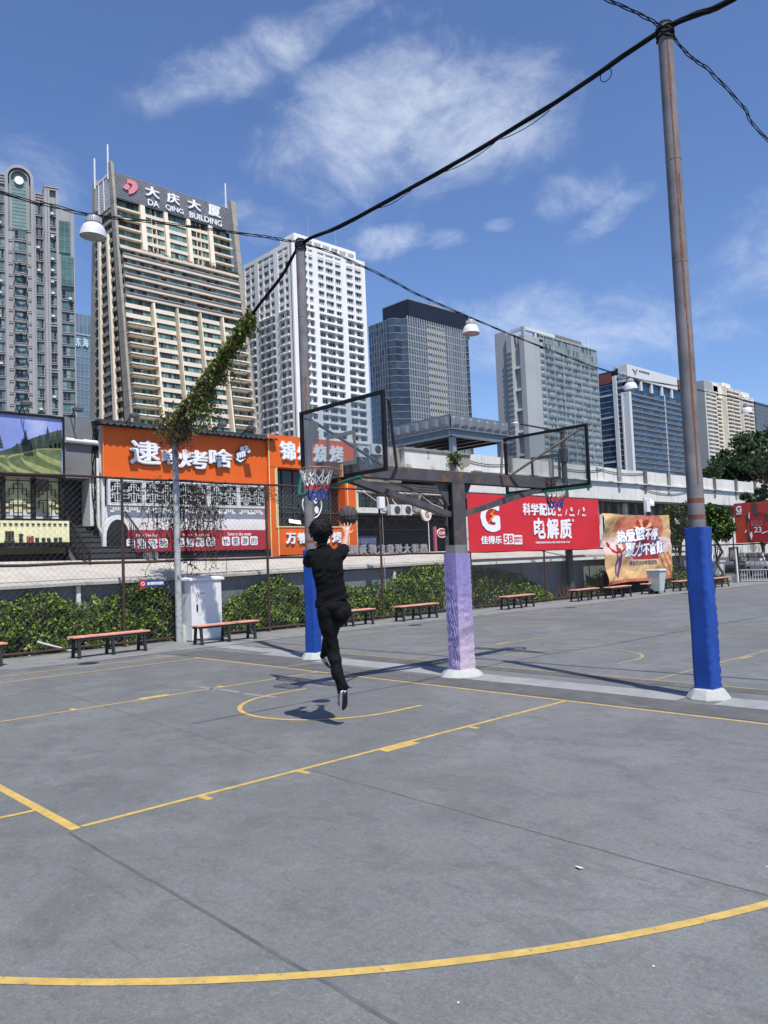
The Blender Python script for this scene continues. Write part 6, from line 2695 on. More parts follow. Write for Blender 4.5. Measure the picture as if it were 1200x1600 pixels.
for r0, r1, d in ((rA, rA - .75, 1.0), (rA - 1.15, rA - 1.45, .6)):
    op = [(cA - r0 * math.cos(a), zspr + r0 * math.sin(a)) for a in [math.pi * k / 24 for k in range(25)]]
    ip = [(cA - r1 * math.cos(a), zspr + r1 * math.sin(a)) for a in [math.pi * k / 24 for k in range(25)]]
    op = [(cA - r0, 0)] + op + [(cA + r0, 0)]
    ip = [(cA - r1, 0)] + ip + [(cA + r1, 0)]
    for i in range(len(op) - 1):
        q = [op[i], op[i + 1], ip[i + 1], ip[i]]
        b.prism([F.pt(*p, -.7) for p in q], F.n * (d + .7))
obj('gable_frame', b, 't_grey', T)
b = MB()
zg0 = z1_(111, 500)[1]
rg = rA - .8
pl = [(cA - rg, zg0)] + [(cA - rg * math.cos(a), zspr + rg * math.sin(a)) for a in [math.pi * k / 24 for k in range(25)]] + [(cA + rg, zg0)]
b.prism([F.pt(*p, -.55) for p in pl], F.n * .25)
z = zg0
while z < zspr + rA - 3:
    w = rg - .5 if z < zspr else math.sqrt(max(.1, (rg - .5) ** 2 - (z - zspr) ** 2))
    b.fbox(F, cA - w, cA + w, z, z + .09, -.29, -.22, 1)
    z += 1.0
for f in (-.56, .56):
    b.fbox(F, cA + f * rA - .25, cA + f * rA + .25, zg0, zspr + 1.5, -.29, -.05, 1)
obj('gable_glass', b, ['green_glass_pale', 't_grey'], T)
b = MB()
cz = z1_(111, 227)[1]
b.prism([F.pt(cA + 1.15 * math.cos(a), cz + 1.15 * math.sin(a), -.15) for a in [2 * math.pi * k / 24 for k in range(24)]], F.n * .4)
obj('clock_disc', b, 'sign_white', T)
b = MB()
items, ac = [], []
gl = ['green_glass', 'g_dark', 'green_glass_pale', 't_grey_dark']
spb = []


def row(sa, sb, ztop_, d, n, band=.5, rail=.3):
    z = ztop_
    k = 0
    while z > 6:
        z -= h
        spb.append(lambda q, z=z, d=d, sa=sa, sb=sb: (q.fbox(F, sa, sb, z - .12, z + band, d - .6, d + .02), q.fbox(F, sa, sb, z + band - .14, z + band, d + .0, d + .16)))
        items.append(win(F, sa + .15, sb - .15, z + band + .02, z + h - .13, d - .30, n, gl, .12, rail, wts=[4, 4, 2]))
        if rnd.random() < .26:
            q = sa + rnd.uniform(.1, max(.2, sb - sa - 1.4))
            zz_ = z + band
            ac.append(lambda bb, q=q, zz_=zz_, d=d: (bb.fbox(F, q, q + .85, zz_ - .25, zz_ + .35, d + .17, d + .5)))
        k += 1


row(S(84), S(154), zg0 - .2, .2, 3)
row(sB + .5, S(252), zM - 3.2, -.85, 3)
row(S(288), S(324), zP - 5, -.25, 2)
row(S(354), S(425), z1_(380, 832)[1], -1.65, 3)
row(S(-22), S(28), zL - 1.5, -.85, 3)
row(S(-80), S(-30), zL - 1.5, -.85, 3)
# curved bay fronts
z = zg0 - .2 - 2 * h
while z > 6:
    z -= h
    sa, sb = S(80), S(158)
    pts = [F.pt(sa + (sb - sa) * i / 8, 0, .22 + .75 * math.sin(math.pi * i / 8)) for i in range(9)]
    def curved(bb, pts=pts, z=z):
        for i in range(8):
            p, q = pts[i], pts[i + 1]
            for z0, z1, o in ((z - .1, z + .55, 0), (z + .40, z + .56, .12)):
                n_ = F.n * (.3 + o)
                bb.prism([(p.x, p.y, z0), (q.x, q.y, z0), (q.x, q.y, z1), (p.x, p.y, z1)], n_)
    spb.append(curved)
spread(T, 'floor_band', spb, ['t_grey'])
for sa, sb, zz_, d in ((S(160), S(186), zg0, .55), (S(48), S(74), zg0, .55), (S(258), S(274), zP - 1, .25), (S(276), S(288), zP - 1, .25), (S(324), S(338), zP - 1, .25), (sB + .1, sB + .5, zM, .2), (S(340), S(353), z1_(380, 640)[1], -1.2), (S(425), S(432), z1_(380, 640)[1], -1.2)):
    b.fbox(F, sa, sb, 0, zz_, -1.9, d)
z = zP
while z > 6:
    for dz in (0, .7):
        b.fbox(F, S(256), S(339), z - .35 - dz, z - dz, -.59, .28)
    z -= 4 * h
z = zg0
while z > 6:
    for sa, sb in ((S(156), S(190)), (S(44), S(78))):
        b.fbox(F, sa, sb, z - .3, z, .551, .75)
        b.fbox(F, sa, sb, z - .8, z - .5, .551, .75)
    z -= h
for sa, sb, zz_ in ((sB, S(255), zM), (S(-260), sA, zL)):
    for k in range(4):
        b.fbox(F, sa, sb, zz_ - .8 * k - .35, zz_ - .8 * k, -1.19, -.75)
obj('pilaster', b, 't_grey', T)
b = MB()
b.fbox(F, S(345), S(410), z1_(380, 632)[1] + .3, z1_(380, 445)[1], -1.88, -1.5)
b.fbox(F, S(352), S(424), z1_(380, 822)[1] + .3, z1_(380, 650)[1], -1.98, -1.3)
for k in range(1, 4):
    b.fbox(F, S(345) + k * 1.35, S(345) + k * 1.35 + .08, z1_(380, 632)[1] + .3, z1_(380, 445)[1], -1.499, -1.44, 1)
    b.fbox(F, S(352) + k * 1.45, S(352) + k * 1.45 + .08, z1_(380, 822)[1] + .3, z1_(380, 650)[1], -1.299, -1.24, 1)
for k in range(6):
    b.fbox(F, S(345), S(410), z1_(380, 632)[1] + .3 + k * 1.7, z1_(380, 632)[1] + .38 + k * 1.7, -1.499, -1.43, 1)
    b.fbox(F, S(352), S(424), z1_(380, 822)[1] + .3 + k * 1.7, z1_(380, 822)[1] + .38 + k * 1.7, -1.299, -1.23, 1)
obj('corner_glass', b, ['green_glass', 'green_glass_pale'], T)
spread(T, 'window', items, gl)
spread(T, 'air_conditioner', ac, ['ac_white'])

# ---------------------------------------------------------------- pale blue glass tower in the gap
O = at_depth(115, 490, 420)
F = Face((O.x, O.y, 0), (0, -1, 0), (-1, 0, 0))
T = tower('glass_tower', 'pale blue glass tower seen in the gap between grey and beige tower', O.x, O.y)
sE = F.px(150, 500)[0]
zt = F.px(128, 490)[1]
zm_ = F.px(128, 524)[1]
b = MB()
b.fbox(F, -8, sE, 0, zm_, -20, 0)
b.fbox(F, -8, sE, zm_, zt, -20, -1)
obj('curtain_wall', b, 'pale_blue_glass', T)
b = MB()
z = 3
while z < zm_ - 1:
    b.fbox(F, -8, sE, z, z + .25, .001, .15)
    z += 3.6
s_ = -8
while s_ < sE:
    b.fbox(F, s_, s_ + .12, 0, zm_, .151, .25)
    b.fbox(F, s_, s_ + .2, zm_, zt, -.999, -.6)
    s_ += 2.2
b.fbox(F, -8, sE, zm_, zm_ + .8, -1, .4)
obj('mullion', b, 'fin_pale', T)
b = MB()
A, B = F.px(117.5, 527), F.px(126, 543)
write(b, F, '东', A[0], B[0], B[1], A[1], .3, .8, bold=.03)
A, B = F.px(128, 528.5), F.px(137.5, 544)
write(b, F, '海', A[0], B[0], B[1], A[1], .3, .8, bold=.03)
mat('sign_mint', (.55, .74, .74), .5, var=.03)
obj('roof_letters', b, 'sign_mint', T)

# ---------------------------------------------------------------- dark glass tower
D4 = 380
p = at_depth(618, 494, D4)
x0, y0 = p.x, p.y
Fr = Face((x0, y0, 0), (0, -1, 0), (-1, 0, 0))
Fl = Face((x0, y0, 0), (1, 0, 0), (0, 1, 0))
z5 = lambda x, y: (560 + x / 6, 450 + y / 6)
zt = Fr.px(*z5(455, 292))[1]
WR = Fr.px(*z5(1030, 420))[0]
WL = Fl.px(575, 510)[0]
T = tower('dark_glass_tower', 'wide dark navy glass tower with a black box on its roof', x0 + WL / 2, y0 - WR / 2)
cR = Fr.px(*z5(452, 300))[0]
cL = Fl.px(*z5(275, 295))[0]
b = MB()
b.prism([(x0 + .5, y0 - cR, 0), (x0 + .5, y0 - WR + 4, 0), (x0 + 4, y0 - WR + .5, 0), (x0 + WL, y0 - WR + .5, 0), (x0 + WL, y0 - .5, 0), (x0 + cL, y0 - .5, 0)], (0, 0, zt - .5))
obj('core', b, 'navy_wall', T)
b = MB()
q = Fr.px(*z5(470, 105))
zp = q[1]
pk = at_depth(637.5, 467.5, D4 + 12)
Fpr = Face((pk.x, pk.y, 0), (0, -1, 0), (-1, 0, 0))
Fpl = Face((pk.x, pk.y, 0), (1, 0, 0), (0, 1, 0))
b.fbox(Fpr, 0, Fpr.px(731.7, 492.5)[0], zt - 1, pk.z, -Fpl.px(597.5, 484)[0], 0)
obj('roof_box', b, 'navy_wall', T)
b = MB()
b.fbox(Fpr, 0, Fpr.px(731.7, 492.5)[0], pk.z + .001, pk.z + .5, -.6, .1)
b.fbox(Fpl, .61, Fpl.px(597.5, 484)[0], pk.z + .001, pk.z + .5, -.6, .1)
q = Fpr.px(677, 474)
b.fbox(Fpr, q[0] - 2, q[0] + 2, pk.z + .5, pk.z + 1.8, -1.5, -.5)
obj('roof_edge', b, 'louvre', T)
h = 3.52
fi, gi, lv = MB(), [], MB()
sF0, sF1 = cR, Fr.px(*z5(985, 410))[0]
sm0, sm1 = Fr.px(*z5(638, 420))[0], Fr.px(*z5(812, 450))[0]
nf = 25
for i in range(nf + 1):
    s_ = sF0 + (sF1 - sF0) * i / nf
    fi.fbox(Fr, s_ - .17, s_ + .17, 0, zt + 1.6, .1, .75)
obj('facade_fin', fi, 'fin_pale', T)
gl = ['steelblue_glass', 'navy_glass', 'g_mid', 'fin_pale']
nfl = int(zt / h)
fbands = []
ed = Vector((x0, y0 - cR, 0)) - Vector((x0 + cL, y0, 0))
Lc = ed.length
nc_ = Vector((-1, 1, 0)).normalized()
nc_ = Vector((ed.y, -ed.x, 0)).normalized()
if nc_.dot(CPOS - Vector((x0, y0, 0))) < 0:
    nc_ = -nc_
Fc = Face((x0 + cL, y0, 0), ed, nc_)
for k in range(nfl):
    z = zt - (k + 1) * h
    if z < 10:
        break
    mid0, mid1 = sm0, sm1
    for (a, c, n) in ((sF0, sm0, 8), (sm1, sF1, 7)):
        gi.append(win(Fr, a + .1, c - .1, z + .35, z + h - .05, .06, n * 1, gl, .14, .5, wts=[5, 3, 1]))
        fbands.append(lambda q, a=a, c=c, z=z: q.fbox(Fr, a, c, z - .05, z + .34, -.3, .16))
    # beige service strip with dark square openings
    lv.fbox(Fr, sm0, sm1, z - .05, z + 1.5, -.3, .30)
    lv.fbox(Fr, sm0, sm1, z + 2.9, z + h - .05, -.3, .30)
    n8 = 8
    for i in range(n8 + 1):
        s_ = sm0 + (sm1 - sm0) * i / n8
        lv.fbox(Fr, max(sm0, s_ - .42), min(sm1, s_ + .42), z + 1.5, z + 2.9, -.3, .28)
    # folded chamfer
    for i in range(3):
        a, c = Lc * i / 3, Lc * (i + 1) / 3
        dd_ = [0, 1.6, .2, 1.2][i], [0, 1.6, .2, 1.2][i + 1]
        A, B = Fc.pt(a, 0, dd_[0]), Fc.pt(c, 0, dd_[1])
        gi.append(lambda b, A=A, B=B, z=z, i=i: (b.quad((A.x, A.y, z), (B.x, B.y, z), (B.x, B.y, z + h - .2), (A.x, A.y, z + h - .2), (0, 1, 0)[i] if rnd.random() < .8 else 2),
                                            b.bar((A.x, A.y, z + h - .1), (B.x, B.y, z + h - .1), .22, .18, 3)))
    gi.append(win(Fl, cL, WL, z + .3, z + h - .02, -.3, 8, ['navy_glass', 'navy_wall', 'navy_glass', 'navy_wall'], .16, wts=[4, 3, 3]))
obj('service_strip', lv, 't_beige', T)
spread(T, 'floor_band', fbands, ['fin_pale'])
front = [g for g in gi]
spread(T, 'curtain_window', front, gl)
b = MB()
b.fbox(Fr, sF1 + .3, WR, 0, zt, -4, -.2)
z = 5
while z < zt:
    b.fbox(Fr, sF1 + .3, WR + .05, z, z + .25, -.199, .1, 1)
    z += h
obj('end_wall', b, ['steelblue_glass', 'fin_pale'], T)

# ---------------------------------------------------------------- pale grey tower with blank concrete slabs
x0, y0, zt, Fr, Fl = corner(817.5, 509.2, 400)
WR = Fr.px(930, 542.5)[0]
WL = Fl.px(773.4, 523)[0]
z6 = lambda x, y: (760 + x / 6, 490 + y / 6)
T = tower('slab_tower', 'pale grey office tower with blank concrete end slabs and aqua glass bands', x0 + WL / 2, y0 - WR / 2)
sW = Fr.px(*z6(498, 300))[0]
ztc = Fr.px(*z6(510, 203))[1]
l = lambda x: Fl.px(*z6(x, 500))[0]
b = MB()
b.fbox(Fr, 0, sW, 0, Fr.px(*z6(430, 215))[1], -3.0, 0)
b.fbox(Fl, l(200), WL, 0, Fl.px(*z6(150, 175))[1], -16, .5)
b.fbox(Fl, l(262), l(214), 0, Fl.px(*z6(225, 200))[1], -6, 1.6)
b.fbox(Fr, -.05, 1.6, Fr.px(*z6(430, 215))[1] - 1, zt, -1.6, .03)
obj('concrete_slab', b, 't_concrete', T)
b = MB()
zf = zt
b.fbox(Fr, 0, Fr.px(*z6(640, 190))[0], zf - 1.6, zf, -2, -.0)
b.fbox(Fl, 2.01, l(235), zf - 1.6, zf - .01, -1.5, 0)
for s_ in (0.01, Fr.px(*z6(455, 150))[0], Fr.px(*z6(555, 180))[0]):
    b.fbox(Fr, s_, s_ + 1.3, ztc - 3, zf - 1.61, -1.7, -.1)
obj('roof_frame', b, 't_offwhite', T)
b = MB()
b.fbox(Fl, 1.61, l(262), 0, zt - 8, -14, -1.5)
b.fbox(Fr, 3, WR - 1, 0, ztc - 1, -WL + 4, -3.01)
obj('core', b, 'louvre', T)
b = MB()
for yy in (505, 715, 905, 1110, 1330):
    zz_ = Fl.px(*z6(290, yy))[1]
    b.fbox(Fl, 1.62, l(262), zz_ - .6, zz_ + .6, -1.499, -.2)
obj('white_beam', b, 't_offwhite', T)
zz_ = 4
rungs = []
while zz_ < zt - 12:
    rungs.append(lambda b, zz_=zz_: b.fbox(Fl, l(262) - .02, l(214) + .02, zz_, zz_ + .9, 1.601, 2.1))
    zz_ += 2.7
spread(T, 'ladder_rung', rungs, ['louvre'])
gl = ['aqua_glass', 'g_mid', 'g_pale', 'aqua_band']
items = []
bb = MB()
h = 3.55
sC0, sC1 = sW + .1, WR
nb = 6
k = 0
z = ztc
bb.fbox(Fr, sC0, sC1, ztc - .2, ztc + .6, -2.9, .6)
while z - h > 6:
    z -= h
    if k > 1:
        bb.fbox(Fr, sC0, sC1, z - .1, z + 1.35, -.6, .55)
        for q in (.25, .65, 1.05):
            bb.fbox(Fr, sC0, sC1, z + q, z + q + .10, .551, .68)
    for j in range(nb):
        a, c = sC0 + 3 + (sC1 - sC0 - 3) * j / nb, sC0 + 3 + (sC1 - sC0 - 3) * (j + 1) / nb
        bright = rnd.random() < .3
        items.append(win(Fr, a + .25, c - .25, z + (1.36 if k > 1 else .0), z + h - .1, .2, 5, gl, .13, None, wts=[6, 2, 0.3] if k < 2 else ([3, 1, 5] if bright else [5, 5, .8])))
    bb.fbox(Fr, sC0, sC0 + 2.8, z + 1.36, z + h - .11, -.5, .1)
    k += 1
for j in range(nb + 1):
    s_ = sC0 + 3 + (sC1 - sC0 - 3) * j / nb
    bb.fbox(Fr, s_ - .2, s_ + .2, 0, ztc - .21, .0, .75)
obj('floor_band', bb, 'aqua_band', T)
spread(T, 'window', items, gl)
b = MB()
q0, q1 = Fr.px(*z6(645, 200))[0], Fr.px(*z6(900, 270))[0]
b.fbox(Fr, q0, q1, ztc + .61, ztc + 2.6, -4, -.5)
s_ = q0
while s_ < q1:
    b.fbox(Fr, s_, s_ + .5, ztc + .61, ztc + 2.9, -.499, -.1, 1)
    s_ += 1.3
obj('roof_plant', b, ['ac_dark', 't_fin'], T)
b = MB()
for xx, yy in ((920, 235), (945, 225), (985, 215)):
    q = Fr.px(*z6(xx, 290))
    b.tube([Fr.pt(q[0], ztc, -2), Fr.pt(q[0], Fr.px(*z6(xx, yy))[1], -2)], .2, 5)
obj('mast', b, 'frame_white', T)

# ---------------------------------------------------------------- blue glass building with white bands
x0, y0, zt, Fr, Fl = corner(978.3, 568.7, 500)
z7 = lambda x, y: (920 + x / 4.2857, 540 + y / 4.2857)
WR = Fr.px(1072, 592)[0]
WL = Fl.px(*z7(52, 180))[0]
T = tower('blue_glass_building', 'blue glass office building with white floor bands and a white roof sign', x0 + WL / 2, y0 - WR / 2)
zs_ = Fr.px(*z7(260, 215))[1]
zg_ = Fr.px(*z7(300, 280))[1]
b = MB()
b.fbox(Fr, 1.5, WR - .5, 0, zt - 2, -WL + .5, -1.5)
obj('core', b, 'navy_wall', T)
b = MB()
b.fbox(Fr, 0, WR * .82, zs_, zt, -6, .4)
b.fbox(Fr, WR * .93, WR, zs_ - 14, zt - 3, -3, .4)
lc = lambda x: Fl.px(*z7(x, 400))[0]
b.fbox(Fl, 4.5, lc(232), 0, zs_ - 9, -4, 1)
b.fbox(Fr, -.2, 2.6, 0, zs_ - 9, -3.9, .8)
b.fbox(Fl, lc(196), lc(172), 0, zt - 6, -3, 1)
b.fbox(Fl, lc(113), lc(100), 0, zt * .38, -3, 1.2)
b.fbox(Fl, 6.01, lc(175), zt - 1.5, zt, -5, .5)
for k in range(4):
    z = zs_ + 2 - k * 4.2
    b.fbox(Fl, 1, lc(205), z, z + 1.4, -4, .3)
obj('white_frame', b, 't_offwhite', T)
b = MB()
for i in range(5):
    s_ = WR * (.02 + .17 * i)
    b.fbox(Fr, s_ + 1, s_ + 3.4, zg_ - 1, zs_ - .01, -2, .1)
obj('loggia_column', b, 't_offwhite', T)
b = MB()
b.fbox(Fr, WR * .82 + .01, WR * .93 - .01, zs_ + 1, zt - 1, -4, .2)
b.fbox(Fl, lc(158), WL, zt - 10, zt - 3.5, -4, .35)
b.fbox(Fl, lc(100) + .01, WL - 2, 0, zt * .36, -4, .3)
obj('red_panel', b, 'brick_red', T)
gl = ['blue_glass', 'blue_glass_b', 'navy_glass', 'navy_wall']
items, bb = [], MB()
h = 3.6
z = zg_ - 1.2
while z - h > 8:
    z -= h
    bb.fbox(Fr, 2.7, WR, z, z + .24, -1.4, .3)
    bb.fbox(Fr, 2.7, WR, z + .9, z + 1.03, -1.4, .15)
    for (a, c, n) in ((2.8, WR * .58, 14), (WR * .60, WR - .3, 10)):
        items.append(win(Fr, a, c, z + 1.06, z + h - .02, -.3, n, gl, .16, None, wts=[5, 4, 3]))
bb.fbox(Fr, WR * .582, WR * .598, 0, zg_, -1.3, .1)
z = zt - 4
k = 0
while z - h > 8:
    z -= h
    if k % 4 == 3:
        bb.fbox(Fl, lc(168), WL, z, z + 1.2, -2, .5)
    else:
        bb.fbox(Fl, lc(168), WL, z, z + .25, -2, .0)
    items.append(win(Fl, lc(166), WL - .3, z + .3, z + h, -.4, 12, gl, .16, None, wts=[5, 3, 4]))
    bb.fbox(Fl, lc(236), lc(198), z, z + .6, -2, .3)
    items.append(win(Fl, lc(234), lc(200), z + .65, z + h, -.6, 4, gl, .16, None, wts=[5, 2, 5]))
    k += 1
obj('floor_band', bb, 'white_band', T)
spread(T, 'window', items, gl)
z = zg_ - 1
b = MB()
b.fbox(Fr, 1, WR - .4, zg_ - 1.2, zs_, -1.49, -1.2)
obj('loggia_glass', b, 'blue_glass', T)
b = MB()
A, B = Fr.px(*z7(330, 165)), Fr.px(*z7(402, 200))
Fq = Face(Fr.O + Fr.n * .4, Fr.u, Fr.n)
write(b, Fq, '中国移动', A[0], B[0], B[1] + 1, A[1], .01, .5, bold=.02)
c_ = Fq.px(*z7(308, 172))
b.prism([Fq.pt(c_[0] + x * 3, c_[1] + z * 2, .01) for x, z in ((-1, .6), (-.2, 0), (.5, .8), (1, .9), (.4, -.5), (-.3, -1), (-.2, -.4))], Fq.n * .5)
obj('roof_sign_mark', b, 'louvre', T)

# ---------------------------------------------------------------- cream apartment block
x0, y0, zt, Fr, Fl = corner(1099.6, 595, 570)
T = tower('apartment_block', 'long cream apartment block full of balconies behind the trees at right', x0, y0 - 20)
WR = Fr.px(1181, 619)[0]
r_ = lambda x: Fr.px(*z7(x, 300))[0]
b = MB()
b.fbox(Fl, .0, Fl.px(1068, 590)[0], 0, zt + .5, -14, 0)
obj('end_wall', b, 'apt_grey', T)
secs = [(r_(775), r_(850), zt - 6, 0, 2), (r_(850), r_(925), zt - 2, -5, 1), (r_(925), r_(1012), zt + 1.0, -1, 2), (r_(1012), r_(1040), zt - 6, -6, 1), (r_(1040), r_(1112), zt - 2, -2, 2)]
b = MB()
bal, items = [], []
gl = ['apt_dark', 'g_mid', 'g_pale', 'apt_cream']
h = 3.0
for (a, c, zz_, d, n) in secs:
    b.fbox(Fr, a + .05, c - .05, 0, zz_, d - 22, d - 1.6)
    b.fbox(Fr, a, a + .8, 0, zz_ + .5, d - 8, d + .3)
    b.fbox(Fr, c - .8, c - .0, 0, zz_ + .5, d - 8, d + .25)
    if n > 1:
        b.fbox(Fr, (a + c) / 2 - .5, (a + c) / 2 + .5, 0, zz_ - .1, d - 3, d + .2)
    z = zz_
    while z - h > 10:
        z -= h
        for i in range(n):
            p, q = a + .8 + (c - a - 1.6) * i / n, a + .8 + (c - a - 1.6) * (i + 1) / n
            def fb(bb_, p=p, q=q, z=z, d=d):
                bb_.fbox(Fr, p + .3, q - 1.3, z, z + 1.0, d - .2, d + 1.1)
                bb_.fbox(Fr, p + .05, q - .05, z - .15, z + .0, d - 1.5, d + 1.0)
                if rnd.random() < .6:
                    bb_.fbox(Fr, q - .85, q - .1, z + .3, z + 1.2, d - 1.5, d + .3)
            bal.append(fb)
            items.append(win(Fr, p + .05, q - .05, z + .02, z + h - .2, d - 1.5, 3, gl, .10, None, wts=[8, 2, 1]))
tops = ((r_(855), r_(900), zt + 3), (r_(930), r_(985), zt + 5), (r_(870), r_(930), zt + .5), (r_(1050), r_(1105), zt + 2), (r_(780), r_(800), zt - 3))
for a, c, zz_ in tops:
    b.fbox(Fr, a, c, zt - 8, zz_, -14, -4)
obj('wall', b, 'apt_cream', T)
spread(T, 'balcony', bal, ['apt_cream'])
spread(T, 'window', items, gl)

# ---------------------------------------------------------------- far dark glass block at the right edge
O = at_depth(1179, 627, 640)
F = Face((O.x, O.y, 0), (0, -1, 0), (-1, 0, 0))
T = tower('far_glass_block', 'far dark grey glass block at the right edge behind the big tree', O.x, O.y)
b = MB()
b.fbox(F, 0, 60, 0, O.z, -30, 0)
obj('curtain_wall', b, 'steelblue_glass', T)
b = MB()
for k in range(28):
    b.fbox(F, 0, 60, O.z - 2 - 3.6 * k, O.z - 1.75 - 3.6 * k, .001, .2)
s_ = 0
while s_ < 60:
    b.fbox(F, s_, s_ + .15, 0, O.z, .201, .3)
    s_ += 3
obj('mullion', b, 'louvre', T)

# ================================================================== PLANTS
gen = np.random.default_rng(11)


def hedge(y0, y1, label, prof, xin=10.34, xout=11.22, seed=0, dens=2600, size=.074, mats=('leaf_a', 'leaf_b', 'leaf_c'), w=(5, 4, 3)):
    """tangled creeper heaped behind the fence between two places; prof gives its height"""
    t = thing('creeper_hedge', label, 'hedge', (10.7, (y0 + y1) / 2, 0), 'creeper hedges behind the fence')
    n = int(abs(y1 - y0) * 1.25 * dens)
    ys = gen.uniform(min(y0, y1), max(y0, y1), n)
    P = []
    for y in ys:
        top = prof(y) * (1 + .16 * mnoise.noise(Vector((y * 2.1, seed, 0))) + .10 * mnoise.noise(Vector((y * 6.5, seed, 4))))
        f = rnd.random() ** .8
        z = top * f
        # the front swells out near the ground and falls back towards the top
        bump = .30 * mnoise.noise(Vector((y * 1.9, z * 2.3, seed + 9))) + .14 * mnoise.noise(Vector((y * 5, z * 5, seed)))
        front = xin + .10 + .55 * f ** 2.2 - bump * .8
        x = front + abs(rnd.gauss(0, .16)) if rnd.random() < .8 else rnd.uniform(front, xout)
        gap = mnoise.noise(Vector((y * 4.2, z * 4.2, x * 3 + seed))) + .5 * mnoise.noise(Vector((y * 11, z * 11, x * 8)))
        if gap < -.16 and x < front + .22:
            continue
        P.append((max(xin - .1, x), y, z + rnd.gauss(0, .02)))
    leaf_mesh('leaves', np.array(P), size, mats, t, up=.45, seed=seed, weights=w)
    b = MB()
    for k in range(int(abs(y1 - y0) * 5)):
        y = rnd.uniform(min(y0, y1), max(y0, y1))
        top = prof(y)
        p = Vector((rnd.uniform(10.5, 11.0), y, 0))
        pts = [p]
        for i in range(5):
            p = p + Vector((rnd.gauss(-.02, .1), rnd.gauss(0, .16), top * rnd.uniform(.12, .26)))
            pts.append(p.copy())
        b.tube(pts, [.014, .012, .010, .008, .006, .003], 5)
    obj('stems', b, 'bark', t)
    return t


def prof_from(px_pts, X=10.65):
    L = sorted([((q := onX(x, y, X)).y, q.z) for x, y in px_pts])

    def f(y):
        if y <= L[0][0]:
            return L[0][1]
        for (a, za), (c, zc_) in zip(L, L[1:]):
            if y <= c:
                return za + (zc_ - za) * (y - a) / (c - a)
        return L[-1][1]
    return f


pf = prof_from([(-60, 950), (0, 945), (60, 928), (100, 932), (140, 940), (190, 932), (215, 918), (240, 902), (262, 912), (278, 930), (338, 945), (372, 938), (410, 920), (450, 898), (478, 925), (530, 925), (552, 915), (590, 918), (625, 905), (652, 890), (700, 882), (740, 886), (790, 888), (830, 900), (865, 925), (900, 940), (915, 925), (950, 890), (1050, 880), (1120, 895)])
q = lambda x: onX(x, 950, 10.65).y
hedge(8.5, q(190), 'tangled green creeper hedge at the left edge, behind the nearest benches', pf, seed=1)
hedge(q(190), q(290), 'green creeper heap between rust post and white cabinet, under the small strip sign', pf, seed=2)
hedge(q(335), q(417), 'green creeper hedge just right of the white cabinet', pf, seed=3)
hedge(q(417), q(545), 'peaked green creeper heap behind the jumping player', pf, seed=4)
hedge(q(545), q(700), 'green creeper hedge behind the two benches between player and purple post', pf, seed=5)
hedge(q(700), q(872), 'green creeper hedge under the red banner, ending at bare twigs', pf, seed=6, dens=1000)
hedge(q(910), -27, 'sparse green creeper behind the orange cloth banner', pf, seed=7, dens=700, w=(3, 6, 1))
hedge(-27, YC + .5, 'dark green creeper at the far end of the fence near the pale wheelie bin', pf, seed=8, dens=700, w=(3, 6, 1))

# dry twigs beside the last hedge
t = thing('dry_twigs', 'clump of dry brown twigs beside the trunk under the red banner', 'plant', (10.5, onX(885, 945, 10.5).y, 0))
b = MB()
for k in range(45):
    p = Vector((10.5 + rnd.gauss(0, .1), onX(884, 945, 10.5).y + rnd.gauss(0, .28), 0))
    e = p + Vector((rnd.gauss(0, .12), rnd.gauss(0, .2), rnd.uniform(.3, .8)))
    b.tube([p, p.lerp(e, .5) + Vector((0, rnd.gauss(0, .05), 0)), e], [.009, .007, .003], 4)
obj('twigs', b, 'leaf_dry', t)

# creeper climbing the slanting cable
t = thing('hanging_creeper', 'green and brown creeper hanging from the slanting cable down to the grey post', 'climbing plant', (9.9, -1.55, 5.5))
A = [Vector(p) for p in cab[9:]]
Lt, Ld, ST = [], [], MB()
for k in range(17000):
    f = rnd.random() ** .85
    s_ = f * (len(A) - 1)
    i = min(int(s_), len(A) - 2)
    p = A[i].lerp(A[i + 1], s_ - i)
    clump = .55 + .45 * mnoise.noise(Vector((f * 9, 1.5, 0))) + .3 * mnoise.noise(Vector((f * 24, 7, 0)))
    reach = (.30 + .85 * min(1, f * 3.5)) * (1.0 if f < .72 else .62) * clump
    trail = mnoise.noise(Vector((f * 42, 3.3, 9)))
    reach *= 1.75 if trail > .22 else (.62 if trail < -.1 else .9)
    dz = -abs(rnd.random() ** 1.35) * reach
    strand = mnoise.noise(Vector((p.x * 7, p.y * 7 + k * .0, dz * 1.2)))
    if strand < -.22 and dz < -.3:
        continue
    w = .065 + .07 * min(1, -dz)
    v = p + Vector((rnd.gauss(0, w), rnd.gauss(0, w), dz + rnd.uniform(0, .14)))
    dry = (f > .55 and dz < -.55 * reach) or f > .9
    (Ld if dry and rnd.random() < .62 else Lt).append(tuple(v))
leaf_mesh('green_leaves', np.array(Lt), .078, ['leaf_a', 'leaf_b', 'leaf_olive'], t, seed=21, weights=(4, 2, 7), up=.3)
leaf_mesh('dry_leaves', np.array(Ld), .075, ['leaf_dry', 'leaf_dry2', 'leaf_olive'], t, seed=22, weights=(3, 3, 2), up=.1)
for k in range(130):
    f = rnd.random() ** .8
    s_ = f * (len(A) - 1)
    i = min(int(s_), len(A) - 2)
    p = A[i].lerp(A[i + 1], s_ - i) + Vector((rnd.gauss(0, .08), rnd.gauss(0, .08), 0))
    pts = [p.copy()]
    for j in range(6):
        p = p + Vector((rnd.gauss(0, .06), rnd.gauss(0, .06), -rnd.uniform(.04, .16) * min(1, .3 + f * 2)))
        pts.append(p.copy())
    ST.tube(pts, .006, 4, caps=False)
